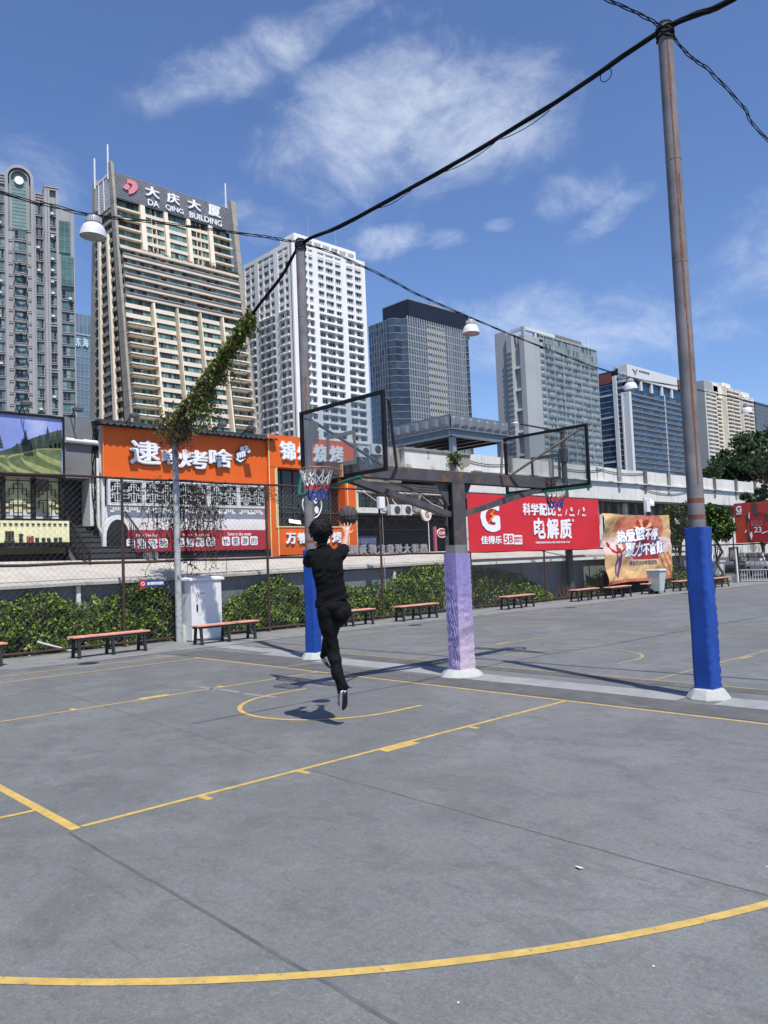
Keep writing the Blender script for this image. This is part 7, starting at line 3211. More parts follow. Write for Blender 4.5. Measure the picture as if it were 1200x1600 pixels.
for k in range(40):
    z0 = rnd.uniform(4.9, 5.7)
    p = Vector((9.93 + rnd.gauss(0, .12), -1.55 + rnd.gauss(0, .16), z0))
    pts = [p.copy()]
    for j in range(4):
        p = p + Vector((rnd.gauss(0, .12), rnd.gauss(0, .14), -rnd.uniform(.05, .25)))
        pts.append(p.copy())
    ST.tube(pts, .006, 4, caps=False)
obj('stems', ST, 'leaf_dry2', t)
pts = [(9.93 + rnd.gauss(0, .30), -1.55 + rnd.gauss(0, .24), 5.42 + rnd.gauss(0, .22)) for _ in range(900)]
leaf_mesh('green_leaves', np.array(pts), .08, ['leaf_olive', 'leaf_dry', 'leaf_dry2', 'leaf_a'], t, seed=23, up=.1)

# dead creeper on the fence around the grey post
t = thing('dead_creeper', 'dead brown creeper tangled in the fence around the grey post', 'climbing plant', (FXX, -1.9, 2))
b = MB()
P = []
fy = lambda x: onX(x, 800, FXX).y
fz = lambda y: onX(300, y, FXX).z
for k in range(105):
    top = rnd.random()
    x = rnd.choice((rnd.gauss(262, 16), rnd.gauss(300, 18), rnd.gauss(330, 10), rnd.gauss(285, 30)))
    p = Vector((FXX + rnd.gauss(0, .05), fy(x), fz(rnd.uniform(752, 800))))
    pts = [p.copy()]
    n = rnd.randint(4, 11)
    for j in range(n):
        p = p + Vector((rnd.gauss(0, .02), rnd.gauss(0, .07), -rnd.uniform(.05, .28)))
        p.x = max(FXX - .04, min(FXX + .14, p.x))
        pts.append(p.copy())
        for _ in range(rnd.randint(1, 3)):
            P.append((p.x + rnd.gauss(0, .06), p.y + rnd.gauss(0, .09), p.z + rnd.gauss(0, .08)))
    b.tube(pts, .0075, 4, caps=False)
for k in range(60):     # strands that run sideways along the top rail
    p = Vector((FXX + .02, fy(rnd.uniform(235, 440)), 4.05 - abs(rnd.gauss(0, .16))))
    pts = [p.copy()]
    for j in range(6):
        p = p + Vector((rnd.gauss(0, .02), rnd.gauss(0, .16), rnd.gauss(-.02, .05)))
        pts.append(p.copy())
        P.append((p.x, p.y + rnd.gauss(0, .05), p.z + rnd.gauss(0, .06)))
    b.tube(pts, .007, 4, caps=False)
obj('stems', b, 'leaf_dry2', t)
leaf_mesh('dry_leaves', np.array(P), .062, ['leaf_dry2', 'leaf_dry', 'bark_dark'], t, seed=31, weights=(4, 2, 3), up=0)


def tree(label, base, h, crown_c, rad, n, size, seed, mats=('tree_a', 'tree_b', 'tree_c'), w=(4, 4, 2), nclump=60, trunk_r=.25, name='tree', group=None, th=None):
    t = thing(name, label, 'tree', base, group)
    r_ = random.Random(seed)
    c = Vector(crown_c)
    base = Vector(base)
    b = MB()
    top = Vector((c.x, c.y, c.z - rad[2] * .2))
    pts = [base.lerp(top, i / 5) + Vector((r_.gauss(0, .1), r_.gauss(0, .1), 0)) * (i > 0) for i in range(6)]
    b.tube(pts, [trunk_r * (1 - .13 * i) for i in range(6)], 9)
    cl = []
    for k in range(nclump):
        v = Vector((r_.gauss(0, 1), r_.gauss(0, 1), r_.gauss(0, 1))).normalized() * (r_.random() ** .42)
        if v.z < -.6:
            v.z *= .5
        k_ = 1 + .22 * mnoise.noise(v * 2.2 + Vector((seed, 0, 0)))
        p = c + Vector((v.x * rad[0], v.y * rad[1], v.z * rad[2])) * k_
        cl.append((p, r_.uniform(.55, 1.25)))
        if k % 3 == 0:
            s_ = pts[r_.randint(2, 5)]
            m_ = s_.lerp(p, .5) + Vector((r_.gauss(0, .2), r_.gauss(0, .2), .1 * rad[2]))
            b.tube([s_, m_, p], [trunk_r * .32, trunk_r * .2, .02], 6)
    obj('trunk', b, 'bark', t, smooth=True)
    g = np.random.default_rng(seed)
    idx = g.integers(0, len(cl), n)
    C_ = np.array([tuple(p) for p, _ in cl])[idx]
    S_ = np.array([s for _, s in cl])[idx][:, None]
    sig = np.array(rad) * .17
    off = g.normal(size=(n, 3))
    off /= np.linalg.norm(off, axis=1)[:, None]
    off *= g.uniform(.45, 1.1, n)[:, None]
    P = C_ + off * S_ * sig * 1.35
    leaf_mesh('crown', P, size, mats, t, up=.35, seed=seed, weights=w)
    return t


def tree_px(label, px, py, dep, rx, rz, n, size, seed, **kw):
    """crown centre at a pixel and a depth, half sizes in metres"""
    c = at_depth(px, py, dep)
    return tree(label, (c.x, c.y, 0), c.z, tuple(c), (rx, rx, rz), n, size, seed, **kw)


tree_px('big dark green tree at the right edge, in front of the cream apartment block', 1196, 712, 82, 5.0, 3.3, 16000, .34, 41, nclump=90)
tree_px('dark green tree left of the biggest tree, rising above the white parapet', 1146, 733, 86, 2.9, 2.0, 8000, .33, 42, nclump=60)
tree_px('tall far tree out past the right edge of the picture', 1262, 690, 88, 5.5, 5.0, 12000, .36, 43, nclump=80)
tree_px('light green tree overlapping the white parapet at the right edge', 1188, 790, 50, 1.35, 1.2, 6000, .19, 44, nclump=50, w=(5, 2, 4), trunk_r=.14)
tree_px('leafy green tree behind the fence just left of the blue padded pole', 1060, 824, 40, 1.05, 1.25, 5500, .16, 45, nclump=50, mats=('leaf_b', 'tree_b', 'leaf_a'), w=(5, 3, 2), trunk_r=.09)
tree_px('leafy green tree behind the fence between the blue padded pole and the red poster', 1118, 822, 41, 1.0, 1.1, 5500, .16, 46, nclump=50, mats=('leaf_b', 'tree_b', 'leaf_a'), w=(5, 3, 2), trunk_r=.09)
tree_px('dark shrub peeping over the white parapet beside the grey apartment end wall', 1112, 740, 70, 1.1, .7, 2200, .25, 47, nclump=30, trunk_r=.1)
# plant rooted in the old parapet
F = FX(15.9)
c = F.px(708, 717)
t = thing('wall_plant', 'small bushy plant rooted on the old wall above the purple post', 'plant', F.pt(c[0], c[1] - .4, 0))
pts = [tuple(F.pt(c[0] + rnd.gauss(0, .15), c[1] + .04 + rnd.gauss(0, .14), .1 + rnd.gauss(0, .14))) for _ in range(520)]
leaf_mesh('leaves', np.array(pts), .10, ['leaf_b', 'leaf_a', 'tree_b'], t, seed=51)
b = MB()
for k in range(26):
    p = F.pt(c[0] + rnd.gauss(0, .05), c[1] - .1, .12)
    e = p + Vector((rnd.gauss(0, .1), rnd.gauss(0, .3), -rnd.uniform(.1, .65)))
    b.tube([p, p.lerp(e, .5) + Vector((0, rnd.gauss(0, .06), 0)), e], .012, 4)
obj('roots', b, 'bark_dark', t)

# ================================================================== SMALL THINGS
p, q_ = onX(58, 1003, 10.34), onX(112, 1017, 10.28)
t = MB()
t.tube([p, q_], .022, 8)
tag(obj('fallen_pipe', t, 'pipe_white', None, smooth=True), 'thin white pipe lying slanted in the hedge by the left bench', 'pipe')

# wheelie bin
mat('bin_pale', (.43, .50, .47), .5, var=.08, scale=4)
mat('bin_lid', (.46, .49, .50), .5, var=.06)
c = onZ(1036, 928)
bx, by = c.x + .25, c.y
t = thing('wheelie_bin', 'pale green grey wheelie bin standing at the right edge of the orange cloth banner', 'bin', (bx, by, 0))
b = MB()
b.loft([[(bx - .22, by - .19, .12), (bx + .22, by - .19, .12), (bx + .22, by + .19, .12), (bx - .22, by + .19, .12)], [(bx - .31, by - .28, .98), (bx + .31, by - .28, .98), (bx + .31, by + .28, .98), (bx - .31, by + .28, .98)]])
obj('body', b, 'bin_pale', t, bevel=.02)
b = MB()
b.loft([[(bx - .35, by - .31, .985), (bx + .35, by - .31, .985), (bx + .35, by + .31, .985), (bx - .35, by + .31, .985)], [(bx - .30, by - .28, 1.06), (bx + .30, by - .28, 1.06), (bx + .30, by + .28, 1.06), (bx - .30, by + .28, 1.06)]])
obj('lid', b, 'bin_lid', t, bevel=.015)
for s in (-1, 1):
    b = MB()
    b.tube([(bx + .16, by + s * .20, .11), (bx + .16, by + s * .26, .11)], .11, 16)
    obj('wheel', b, 'black_steel', t)
b = MB()
b.tube([(bx + .33, by - .2, 1.0), (bx + .40, by - .2, 1.02), (bx + .40, by + .2, 1.02), (bx + .33, by + .2, 1.0)], .015, 6)
obj('handle', b, 'bin_lid', t)

# white cupboard by the far gate
F = Face((0, YC + .9, 0), (-1, 0, 0), (0, 1, 0))
a0, z1 = F.px(1107, 876)
a1, z0 = F.px(1126, 911)
t = thing('water_cupboard', 'white and grey metal cupboard with white bottles on top by the far gate', 'cupboard', F.pt((a0 + a1) / 2, 0, -.3))
b = MB()
b.fbox(F, a0, a1, .02, z1 - .1, -.6, 0)
obj('body', b, 'cab_white', t, bevel=.01)
b = MB()
b.fbox(F, a0 - .06, a1 + .06, z1 - .099, z1, -.66, .06)
obj('top', b, 'cab_white', t, bevel=.01)
b = MB()
for i, f in enumerate((.2, .42, .62)):
    cc = F.pt(a0 + (a1 - a0) * f, z1 + .001, -.2 - .1 * (i % 2))
    b.lathe([(.11, 0), (.12, .03), (.12, .30 + .06 * i), (.05, .40 + .06 * i), (.045, .46 + .06 * i)], cc, 14)
tag(obj('water_bottle', b, 'sign_white', None, smooth=40), 'three white bottles standing on the metal cupboard', 'bottle')
bo = bpy.data.objects['water_bottle']
bpy.data.objects.remove(bo)
for i, f in enumerate((.2, .42, .62)):
    b = MB()
    cc = F.pt(a0 + (a1 - a0) * f, z1 + .001, -.2 - .1 * (i % 2))
    b.lathe([(.11, 0), (.12, .03), (.12, .30 + .06 * i), (.05, .40 + .06 * i), (.045, .46 + .06 * i)], cc, 14)
    tag(obj('water_bottle', b, 'sign_white', None, smooth=40), ['white bottle on the metal cupboard, nearest the blue padded pole', 'white bottle in the middle of the metal cupboard top', 'tallest white bottle on the metal cupboard, right of the other two'][i], 'bottle', 'white bottles on the metal cupboard')
# low wall, cardboard box, notice board
a0, a1 = F.px(1133, 905)[0], F.px(1151, 905)[0]
b = MB()
b.fbox(F, a0, a1, -.05, F.px(1140, 899)[1], -.5, -.2)
tag(obj('kerb_wall', b, 'old_white'), 'low dirty white wall beside the far gate', 'wall')
c0, c1 = F.px(1125, 905), F.px(1132.5, 898)
mat('cardboard', (.30, .19, .11), .8, var=.12)
t = thing('cardboard_box', 'brown cardboard box on the ground right of the metal cupboard', 'box', F.pt(c0[0] + .1, 0, 0))
b = MB()
b.fbox(F, c0[0], c1[0], .005, c1[1], -.3, .05)
obj('carton', b, 'cardboard', t)
b = MB()
b.fbox(F, c0[0] - .02, (c0[0] + c1[0]) / 2 - .01, c1[1] + .001, c1[1] + .015, -.3, .05)
b.fbox(F, (c0[0] + c1[0]) / 2 + .01, c1[0] + .02, c1[1] + .001, c1[1] + .015, -.3, .05)
obj('flap', b, 'cardboard', t)
mat('notice_pink', (.36, .33, .34), .6, var=.05)
c0, c1 = F.px(1138, 875), F.px(1148, 856.5)
t = thing('notice_board', 'greyish pink notice board in a dark frame near the far gate', 'notice board', F.pt(c0[0], 0, -.2))
b = MB()
b.fbox(F, c0[0], c1[0], c0[1], c1[1], -.3, -.26)
obj('panel', b, 'notice_pink', t)
b = MB()
for x0_, x1_, z0_, z1_b in ((c0[0] - .06, c0[0] - .001, c0[1], c1[1]), (c1[0] + .001, c1[0] + .06, 0, c1[1]), (c0[0] - .06, c1[0] + .06, c1[1] + .001, c1[1] + .06), (c0[0] - .06, c1[0], c0[1] - .06, c0[1] - .001)):
    b.fbox(F, x0_, x1_, z0_, z1_b, -.32, -.24)
obj('frame', b, 'rust_dark', t)
b = MB()
b.tube([F.pt(F.px(1147, 858)[0], F.px(1147, 857)[1], -.15), F.pt(F.px(1152, 905)[0], .02, -.1)], .05, 8)
tag(obj('leaning_pole', b, 'pipe_white'), 'white pole leaning beside the notice board at the far gate', 'pole')

# parked cars behind the far gate
mat('car_silver', (.30, .32, .34), .3, .4, var=.03, coat=.6)
mat('car_white', (.62, .63, .64), .3, var=.03, coat=.6)
mat('tyre', (.018, .018, .019), .8, var=.2)
mat('car_glass', (.012, .016, .02), .05, var=0, spec=.7)
mat('head_glass', (.7, .72, .74), .1, var=0)
mat('plate_blue', (.02, .08, .38), .4, var=0)


def car(label, loc, rz, paint, sc_=1.0):
    t = thing('parked_car', label, 'car', (0, 0, 0), 'cars parked behind the far gate')
    L, Wd, H = 4.5, 1.82, 1.52
    b = MB()
    secs = [(-2.25, .42, .62, .70), (-2.15, .28, .80, .82), (-1.5, .22, .90, .90), (-1.0, .22, .96, .91), (.6, .22, .96, .91), (1.6, .24, .98, .88), (2.15, .30, .92, .82), (2.25, .45, .80, .72)]
    rings = []
    for x, z0, z1, hw in secs:
        rings.append([(x, s * hw * k, z) for s, k, z in ((-1, .85, z0), (1, .85, z0), (1, 1, z0 + (z1 - z0) * .35), (1, 1, z0 + (z1 - z0) * .75), (1, .9, z1), (-1, .9, z1), (-1, 1, z0 + (z1 - z0) * .75), (-1, 1, z0 + (z1 - z0) * .35))])
    b.loft(rings)
    obj('body', b, paint, t, smooth=50)
    b = MB()
    rings = []
    for x, z0, z1, hw in [(-1.15, .95, .97, .78), (-.45, .95, 1.44, .66), (.4, .95, 1.50, .66), (1.3, .95, 1.42, .66), (2.0, .95, 1.0, .76)]:
        rings.append([(x, -.80, z0), (x, .80, z0), (x, hw, z1), (x, -hw, z1)])
    b.loft(rings)
    obj('glasshouse', b, 'car_glass', t, smooth=30)
    b = MB()
    b.loft([[(x, -.64, z), (x, .64, z), (x, .60, z + .03), (x, -.60, z + .03)] for x, z in ((-.45, 1.445), (.4, 1.505), (1.3, 1.425))])
    for s in (-1, 1):
        b.tube([(-1.15, s * .79, .97), (-.45, s * .67, 1.45)], .035, 6)
        b.tube([(2.0, s * .77, 1.0), (1.3, s * .67, 1.43)], .045, 6)
        b.tube([(.35, s * .80, .97), (.35, s * .67, 1.49)], .03, 6)
    obj('roof', b, paint, t)
    for x in (-1.42, 1.42):
        for s in (-1, 1):
            b = MB()
            b.tube([(x, s * .70, .32), (x, s * .915, .32)], .32, 24)
            wh = obj('wheel', b, 'tyre', t, smooth=40)
            b = MB()
            b.tube([(x, s * .90, .32), (x, s * .922, .32)], .20, 16)
            obj('rim', b, 'galv', wh)
    for s in (-1, 1):
        b = MB()
        b.box(-2.24, -2.12, s * .64 - .18, s * .64 + .18, .62, .76)
        obj('headlight', b, 'head_glass', t, bevel=.03)
        b = MB()
        b.box(-.98, -.80, s * .98 - .09, s * .98 + .09, .98, 1.12)
        obj('mirror', b, paint, t, bevel=.03)
    b = MB()
    b.box(-2.275, -2.24, -.55, .55, .45, .60)
    obj('grille', b, 'black_steel', t)
    b = MB()
    b.box(-2.29, -2.276, -.22, .22, .42, .56)
    obj('number_plate', b, 'plate_blue', t)
    t.location = loc
    t.rotation_euler = (0, 0, rz)
    return t


c = at_depth(1177, 890, 60)
car('silver car facing the court behind the gate bars, next to the green bank', (c.x, c.y, 0), R(-52), 'car_silver')
c = at_depth(1206, 893, 50)
car('white car half cut off by the right edge behind the gate', (c.x, c.y, 0), R(-48), 'car_white')

# litter on the court
mat('scrap', (.72, .70, .62), .8, var=.1)
c = onZ(905, 1358)
b = MB()
b.add([(c.x - .02, c.y - .012, .006), (c.x + .015, c.y - .02, .004), (c.x + .022, c.y + .008, .016), (c.x - .012, c.y + .016, .012), (c.x - .02, c.y - .012, .008), (c.x + .015, c.y - .02, .006), (c.x + .022, c.y + .008, .018), (c.x - .012, c.y + .016, .014)], MB.BF)
tag(obj('paper_scrap', b, 'scrap'), 'crumpled cream paper scrap on the grey court, right of centre', 'litter')
for i, (x, y, lab) in enumerate(((1198, 1355, 'tiny white paper scrap on the court at the right picture edge'), (1021, 1511, 'tiny white speck of litter below the yellow arc at right'), (716, 1568, 'tiny white speck of litter near the bottom picture edge'))):
    c = onZ(x, y)
    b = MB()
    b.lathe([(.003, .002), (.005, .003), (.004, .006), (.001, .007)], (c.x, c.y, 0), 7)
    tag(obj('paper_scrap', b, 'scrap'), lab, 'litter')

# ================================================================== THE JUMPING PLAYER
mat('skin', (.47, .275, .19), .5, var=.06, scale=20)
mat('tee_black', (.0050, .0052, .0070), .9, var=.25, scale=14, spec=.16)
mat('trouser_black', (.0034, .0034, .0044), .8, var=.25, scale=14, spec=.2)
mat('hair', (.0034, .0032, .0032), .6, var=.4, scale=40, bump=.4, bscale=60, spec=.25)
mat('shoe_black', (.018, .018, .02), .6, var=.2, scale=20)
mat('shoe_white', (.72, .72, .71), .6, var=.05, scale=20)
mat('sole_dark', (.012, .012, .014), .7, var=.3, scale=60, bump=.4, bscale=120)
mat('ball_rubber', (.062, .057, .053), .65, var=.15, scale=25, bump=.5, bscale=420)
mat('ball_seam', (.008, .008, .008), .7, var=0)

D0 = 8.6
SC = CF / D0
Rh = Vector((_R0.x, _R0.y, 0)).normalized()
Fh = Vector((_F.x, _F.y, 0)).normalized()
Zu = Vector((0, 0, 1))


def J(px, py, dz=0.0):
    return at_depth(px, py, D0 + dz)


foot = J(520, 1108)
gb = thing('person', 'person in black t-shirt, trousers and sneakers jumping with one arm up, seen from behind', 'person', (foot.x, foot.y, 0))


def ball_at(b, c, r, sx=1, sy=1, sz=1, ax=None, n=14):
    c = Vector(c)
    ax = ax or (Rh, Fh, Zu)
    rings = []
    for i in range(1, n):
        t = math.pi * i / n
        rings.append([c + ax[0] * (sx * r * math.sin(t) * math.cos(a)) + ax[1] * (sy * r * math.sin(t) * math.sin(a)) + ax[2] * (sz * r * math.cos(t)) for a in [2 * math.pi * k / (n + 4) for k in range(n + 4)]])
    b.loft(rings)


def limb(b, pts, rs, n=14):
    """rounded tapering limb through points"""
    P, Q = [], []
    m = len(pts)
    for i in range(m - 1):
        p0, p1, p2, p3 = pts[max(i - 1, 0)], pts[i], pts[i + 1], pts[min(i + 2, m - 1)]
        for j in range(6):
            t = j / 6
            P.append(.5 * ((2 * p1) + (p2 - p0) * t + (2 * p0 - 5 * p1 + 4 * p2 - p3) * t * t + (3 * p1 - p0 - 3 * p2 + p3) * t ** 3))
            Q.append(rs[i] + (rs[i + 1] - rs[i]) * (t * t * (3 - 2 * t)))
    P.append(pts[-1])
    Q.append(rs[-1])
    b.tube(P, Q, n)
    ball_at(b, pts[0], rs[0], n=10)
    ball_at(b, pts[-1], rs[-1], n=10)


def solid(name, b, m, parent, voxel, sm=4, disp=None):
    o = obj('tmp_' + name, b, m, None)
    rm = o.modifiers.new('r', 'REMESH')
    rm.mode = 'VOXEL'
    rm.voxel_size = voxel
    s = o.modifiers.new('s', 'SMOOTH')
    s.iterations = sm
    s.factor = .5
    dg = bpy.context.evaluated_depsgraph_get()
    me = bpy.data.meshes.new_from_object(o.evaluated_get(dg))
    bpy.data.objects.remove(o)
    me.name = name
    if disp:
        N = [v.normal.copy() for v in me.vertices]
        for v, n_ in zip(me.vertices, N):
            v.co = v.co + n_ * disp(v.co, n_)
    off = Vector(parent['_w'])
    for v in me.vertices:
        v.co = v.co - off
    me.polygons.foreach_set('use_smooth', [True] * len(me.polygons))
    me.materials.clear()
    me.materials.append(M[m])
    me.update()
    q = bpy.data.objects.new(name, me)
    COL.objects.link(q)
    q.parent = parent
    q['_w'] = list(off)
    return q


def torso_rings(shrink):
    rows = [  # y, centre x, half width px, half depth m, forward shift, tilt px
        (851, 506, 9, .060, .02, 0), (857, 507, 15, .075, .02, 1), (861, 508, 22, .088, .015, 1), (867, 509, 27, .105, .01, 0), (876, 510, 27.5, .118, .005, -1), (888, 511.5, 26, .122, 0, -2), (901, 513.5, 24.2, .116, 0, -4), (914, 515.5, 23.3, .108, .005, -6), (926, 517.3, 24, .106, .01, -7), (934, 518, 26, .110, .01, -8)]
    out = []
    for y, cx, hw, hd, fw, tilt in rows:
        ring = []
        for k in range(28):
            a = 2 * math.pi * k / 28
            ca, sa = math.cos(a), math.sin(a)
            e = 2.5
            ux = math.copysign(abs(ca) ** (2 / e), ca)
            uy = math.copysign(abs(sa) ** (2 / e), sa)
            w = max(.02, hw * .955 / SC - shrink)
            d = max(.02, hd - shrink)
            ring.append(J(cx, y) + Rh * (ux * w) + Fh * (uy * d + fw) - Zu * (tilt / SC * ux))
        out.append(ring)
    return out


# ---- the body, one continuous surface
b = MB()
b.loft(torso_rings(.022))
pel = J(520, 948)
ball_at(b, pel, .112, 1.05, .80, .85)
limb(b, [J(506, 951), J(512, 978, .02), J(519.5, 1013, .05), J(525, 1040, .0), J(534, 1072, -.04), J(536, 1080, -.05)], [.080, .076, .054, .052, .040, .036])
limb(b, [J(533, 950, .02), J(529, 962, .20), J(520, 974, .42), J(514, 1000, .45), J(508, 1024, .40), J(507, 1031, .40)], [.078, .074, .056, .050, .04, .036])
limb(b, [J(504.5, 858, .02), J(503, 846, .02), J(502.5, 838, .03)], [.058, .052, .055])
# head turned up towards the ring
hc = J(502, 832, .03)
hu = (Zu * .95 - Fh * .26 - Rh * .05).normalized()
hf = (Fh * .95 + Zu * .26).normalized()
hr = hf.cross(hu).normalized()
ball_at(b, hc + hu * .01, .098, .80, 1.0, 1.12, (hr, hf, hu), 18)
ball_at(b, hc - hu * .045 + hf * .035, .070, .86, .92, 1.0, (hr, hf, hu))
b.tube([hc + hf * .088 + hu * .02, hc + hf * .112 - hu * .018, hc + hf * .09 - hu * .024], [.010, .014, .010], 8)
for s in (-1, 1):
    ball_at(b, hc + hr * (s * .082) - hu * .012, .030, .34, .62, 1.0, (hr, hf, hu), 10)
    ball_at(b, hc + hf * .088 + hr * (s * .030) + hu * .018, .014, 1, .5, .7, (hr, hf, hu), 8)
b.tube([hc + hf * .090 - hu * .050 - hr * .022, hc + hf * .098 - hu * .048, hc + hf * .090 - hu * .050 + hr * .022], .008, 8)
# arms
Ls = [J(487.5, 868, .02), J(483, 879, .24), J(504, 868, .36), J(508, 858, .42)]
limb(b, [Ls[0], Ls[0].lerp(Ls[1], .5), Ls[1]], [.058, .052, .043])
limb(b, [Ls[1], Ls[1].lerp(Ls[2], .5), Ls[2]], [.043, .040, .028])
Rs = [J(531, 866, .02), J(537.5, 856, .22), J(541.5, 838, .36)]
limb(b, [Rs[0], Rs[0].lerp(Rs[1], .5), Rs[1]], [.060, .054, .045])
limb(b, [Rs[1], Rs[1].lerp(Rs[2], .45), Rs[2]], [.045, .043, .029])


def hand(b, wrist, up, out, thumb_side, curl, spread_=1.0):
    """palm with five separate bent fingers; up = along the fingers, out = away from the palm's back"""
    side = up.cross(out).normalized()
    palm = wrist + up * .055
    ring = []
    for f, w, d in ((0, .026, .020), (.3, .036, .019), (.65, .042, .017), (1.0, .043, .013)):
        c = wrist + up * (.095 * f)
        ring.append([c + side * (w * math.cos(a)) + out * (d * math.sin(a)) for a in [2 * math.pi * k / 14 for k in range(14)]])
    b.loft(ring)
    for i, (o, L, an) in enumerate(((-.032, .066, -17), (-.011, .082, -5), (.011, .086, 5), (.032, .078, 15))):
        o *= thumb_side
        an *= thumb_side
        d = (up * math.cos(R(an * spread_)) + side * math.sin(R(an * spread_))).normalized()
        p = wrist + up * .088 + side * o
        pts = [p - d * .015]
        for j, seg in enumerate((.42, .32, .26)):
            bend = curl * (j + .6)
            dd_ = (d * math.cos(bend) + out * math.sin(bend)).normalized()
            p = p + dd_ * (L * seg)
            pts.append(p)
        b.tube(pts, [.0105, .0100, .0090, .0068], 8)
        ball_at(b, pts[-1], .0068, n=8)
    th = thumb_side
    p = wrist + up * .028 + side * (.026 * th)
    pts = [p, p + (side * th * .8 + up * .6 + out * .2).normalized() * .042, p + (side * th * .8 + up * .6 + out * .2).normalized() * .042 + (side * th * .55 + up * .85 + out * .3).normalized() * .034]
    b.tube(pts, [.014, .0115, .008], 8)
    ball_at(b, pts[-1], .008, n=8)


up_r = (Zu * .93 + Fh * .30 - Rh * .02).normalized()
hand(b, Rs[2], up_r, (Fh * .93 - Zu * .30).normalized(), -1, .10, 1.6)
hand(b, Ls[2], (Zu * .9 + Fh * .3 + Rh * .25).normalized(), (Fh * .9 - Zu * .3).normalized(), 1, .25, 1.0)
# feet inside the shoes
fo1 = Fh * .030 - Rh * .036
limb(b, [J(536, 1080, -.05) + fo1 * .6, J(535.5, 1092, -.02) + fo1, J(534.5, 1100, .03) + fo1], [.028, .022, .018])
fo2 = Zu * .030 + Rh * .020
limb(b, [J(507, 1031, .40) + fo2 * .6, J(510, 1036, .46) + fo2, J(512, 1039, .52) + fo2], [.028, .022, .018])
solid('body', b, 'skin', gb, .0062, 3)

# ---- shirt
b = MB()
b.loft(torso_rings(0) + [[p - Zu * .055 + (p - J(518, 936)) * .03 for p in torso_rings(0)[-1]]])
for (A, B, r0, r1) in ((Ls[0], J(483.5, 877, .19), .076, .076), (Rs[0], J(535.5, 859, .15), .080, .072)):
    limb(b, [A, A.lerp(B, .5), B], [r0, (r0 + r1) / 2, r1])


def tee_fold(co, n):
    q = co - foot
    u, z = q.dot(Rh), q.z
    f = .0095 * mnoise.noise(Vector((u * 7 + z * 9, z * 17 - u * 10, 1.3)))
    f += .0075 * math.sin(46 * z - 26 * u + 5 * mnoise.noise(Vector((u * 6, z * 6, 2)))) * max(0, min(1, (1.75 - z) * 1.3))
    return f + .003 * mnoise.noise(Vector((u * 30, z * 34, q.dot(Fh) * 30)))


solid('t_shirt', b, 'tee_black', gb, .009, 4, tee_fold)

# ---- trousers
b = MB()
ball_at(b, J(520.5, 946, .01), .158, 1.06, .80, .72)
ball_at(b, J(532.5, 957, .0), .111, .95, 1.0, 1.12)
ball_at(b, J(508.5, 955, -.01), .105, .95, .95, 1.1)
limb(b, [J(508, 954, .0), J(512, 977, .01), J(516.5, 998, .035), J(519.6, 1013, .045), J(523, 1030, .02), J(527.5, 1050, -.01), J(532.5, 1066, -.03), J(535, 1073, -.035)], [.100, .094, .081, .075, .072, .069, .064, .066])
limb(b, [J(533, 955, .02), J(529, 964, .20), J(521, 974, .42)], [.118, .108, .088])
limb(b, [J(521, 974, .42), J(515, 1000, .45), J(508.5, 1024, .41)], [.088, .078, .066])


def pants_fold(co, n):
    q = co - foot
    u, z = q.dot(Rh), q.z
    f = .006 * mnoise.noise(Vector((u * 10 + z * 5, z * 9 - u * 7, 5.1)))
    f += .0045 * math.sin(38 * z + 30 * u + 6 * mnoise.noise(Vector((u * 5, z * 5, 8)))) * (1 if z < .55 else .45)
    return f + .002 * mnoise.noise(Vector((u * 36, z * 30, q.dot(Fh) * 30)))


solid('trousers', b, 'trouser_black', gb, .009, 9, pants_fold)

# ---- hair
b = MB()
ball_at(b, hc + hu * .046 - hf * .020, .121, 1.02, 1.02, .98, (hr, hf, hu), 18)
ball_at(b, hc - hu * .040 - hf * .055, .080, 1.02, .70, .95, (hr, hf, hu), 14)
ball_at(b, hc - hu * .095 - hf * .050, .060, .98, .66, 1.0, (hr, hf, hu), 12)
ball_at(b, hc - hu * .150 - hf * .050, .056, 1.05, .62, .9, (hr, hf, hu), 12)
for s in (-1, 1):
    ball_at(b, hc + hr * (s * .070) + hu * .012 - hf * .01, .058, .62, 1.0, 1.05, (hr, hf, hu), 12)


def hair_tuft(co, n):
    q = co - hc
    if q.dot(hf) > .07 and q.dot(hu) < .06:
        return -.02
    return .010 * mnoise.noise(Vector((q.dot(hr) * 34, q.dot(hf) * 30, q.dot(hu) * 20))) + .007 * mnoise.noise(q * 75)


hair = solid('hair', b, 'hair', gb, .006, 1, hair_tuft)
b = MB()     # loose locks that break the outline
for k in range(260):
    v = Vector((rnd.gauss(0, 1), rnd.gauss(0, 1), rnd.gauss(0, 1))).normalized()
    p = hc + hu * .044 - hf * .018 + hr * (v.x * .117) + hf * (v.y * .116) + hu * (v.z * .114)
    if (p - hc).dot(hf) > .05 and (p - hc).dot(hu) < .07:
        continue
    d = (hr * v.x * .5 + hf * v.y * .4 + hu * (v.z * .4 - .5) + Vector((rnd.gauss(0, .3), rnd.gauss(0, .3), rnd.gauss(0, .2)))).normalized()
    b.tube([p - d * .012, p + d * .018, p + d * .034 - hu * .008], [.006, .0048, .0008], 5)
obj('hair_lock', b, 'hair', hair, smooth='all')

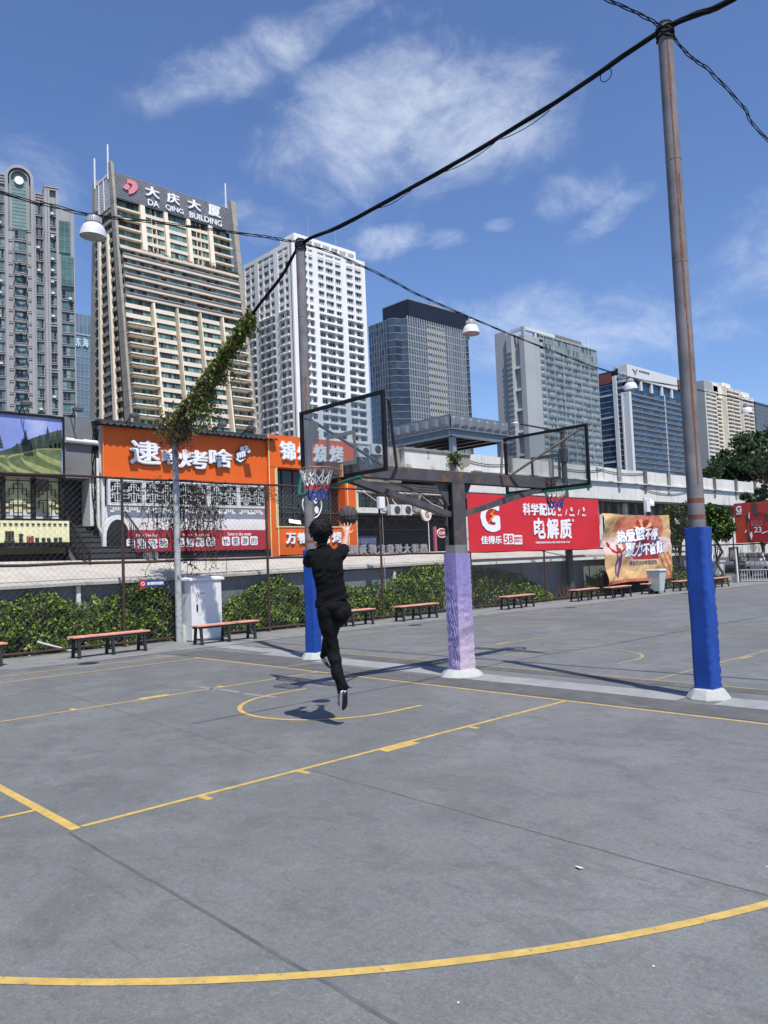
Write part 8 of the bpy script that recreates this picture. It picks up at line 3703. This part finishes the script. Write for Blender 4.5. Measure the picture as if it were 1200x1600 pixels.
# ---- shoes
def shoe(heel, toe, sole_n, parent):
    ax = (toe - heel)
    L = ax.length
    ax.normalize()
    nrm = (sole_n - ax * sole_n.dot(ax)).normalized()
    sd_ = ax.cross(nrm).normalized()
    prof = [(0, .034, .052), (.06, .043, .072), (.2, .047, .080), (.4, .046, .068), (.6, .052, .056), (.8, .055, .046), (.93, .046, .036), (1.0, .024, .024)]
    b = MB()
    b.loft([[heel + ax * (L * f) + sd_ * (w * math.cos(a)) - nrm * (.006 + h_ * .5 + h_ * .5 * math.sin(a)) for a in [2 * math.pi * k / 16 for k in range(16)]] for f, w, h_ in prof])
    up = obj('shoe', b, 'shoe_black', parent, smooth=60)
    b = MB()
    b.loft([[heel + ax * (L * (f * 1.03 - .015)) + sd_ * ((w + .005) * k) + nrm * z for k, z in ((-1, -.026), (1, -.026), (1, .003), (-1, .003))] for f, w, h_ in prof])
    so = obj('midsole', b, 'shoe_white', up, bevel=.004)
    b = MB()
    b.loft([[heel + ax * (L * (.01 + f * .98)) + sd_ * ((w - .004) * k) + nrm * z for k, z in ((-1, .0032), (1, .0032), (1, .009), (-1, .009))] for f, w, h_ in prof])
    obj('outsole', b, 'sole_dark', up, bevel=.002)
    b = MB()
    for f in (.40, .48, .56, .64):
        w, h_ = .042, .062
        c = heel + ax * (L * f) - nrm * (h_ * (1.28 - f * .55))
        b.tube([c + sd_ * .024, c - nrm * .006, c - sd_ * .024], .0045, 5)
    obj('lace', b, 'shoe_white', up)
    b = MB()
    for s in (-1, 1):
        b.tube([heel + ax * (L * .18) + sd_ * (s * .042) - nrm * .045, heel + ax * (L * .42) + sd_ * (s * .042) - nrm * .030, heel + ax * (L * .58) + sd_ * (s * .046) - nrm * .045], .006, 5)
    obj('side_stripe', b, 'shoe_white', up)
    return up


shoe(J(538.5, 1077, -.07), J(538, 1108, .08), (-Fh * .60 + Rh * .80 - Zu * .1).normalized(), gb)
shoe(J(504.5, 1026, .36), J(513.5, 1042, .58), (-Zu * .75 - Rh * .55 - Fh * .1).normalized(), gb)
b = MB()
for c, d, r in ((J(535.6, 1077, -.045), -.045, .043), (J(507.3, 1028, .40), .41, .043)):
    b.tube([c - Zu * .022, c, c + Zu * .03], [r, r, r * .98], 14)
obj('sock', b, 'shoe_white', gb, smooth=40)

# ---- the ball leaving the hand
bc = at_depth(544, 805.8, 9.25)
br = .1175
t = thing('basketball', 'dark grey basketball with black seams in the air above the raised hand', 'ball', tuple(bc))
b = MB()
ball_at(b, bc, br, n=32)
obj('ball_body', b, 'ball_rubber', t, smooth='all')
b = MB()
vd = (CPOS - bc).normalized()
vr = Vector((0, 0, 1)).cross(vd).normalized()
vu = vd.cross(vr)
rot = R(2)
e1 = vr * math.cos(rot) + vu * math.sin(rot)
e2 = vu * math.cos(rot) - vr * math.sin(rot)
rr = br + .0004
for a1, a2 in ((e1, vd), (e2, vd)):
    b.tube([bc + (a1 * math.cos(a) + a2 * math.sin(a)) * rr for a in [2 * math.pi * k / 64 for k in range(64)]], .0038, 6, closed=True)
for s in (-1, 1):
    pts = []
    for k in range(72):
        a = 2 * math.pi * k / 72
        y, w = math.sin(a), math.cos(a)
        # seam that bows away from the middle
        x = s * (.30 + .42 * y * y)
        v = e1 * x + e2 * (y * .88) + vd * (w * .9)
        pts.append(bc + v.normalized() * rr)
    b.tube(pts, .0038, 6, closed=True)
obj('seam', b, 'ball_seam', t, smooth='all')

for o in bpy.data.objects:
    if '_w' in o:
        del o['_w']
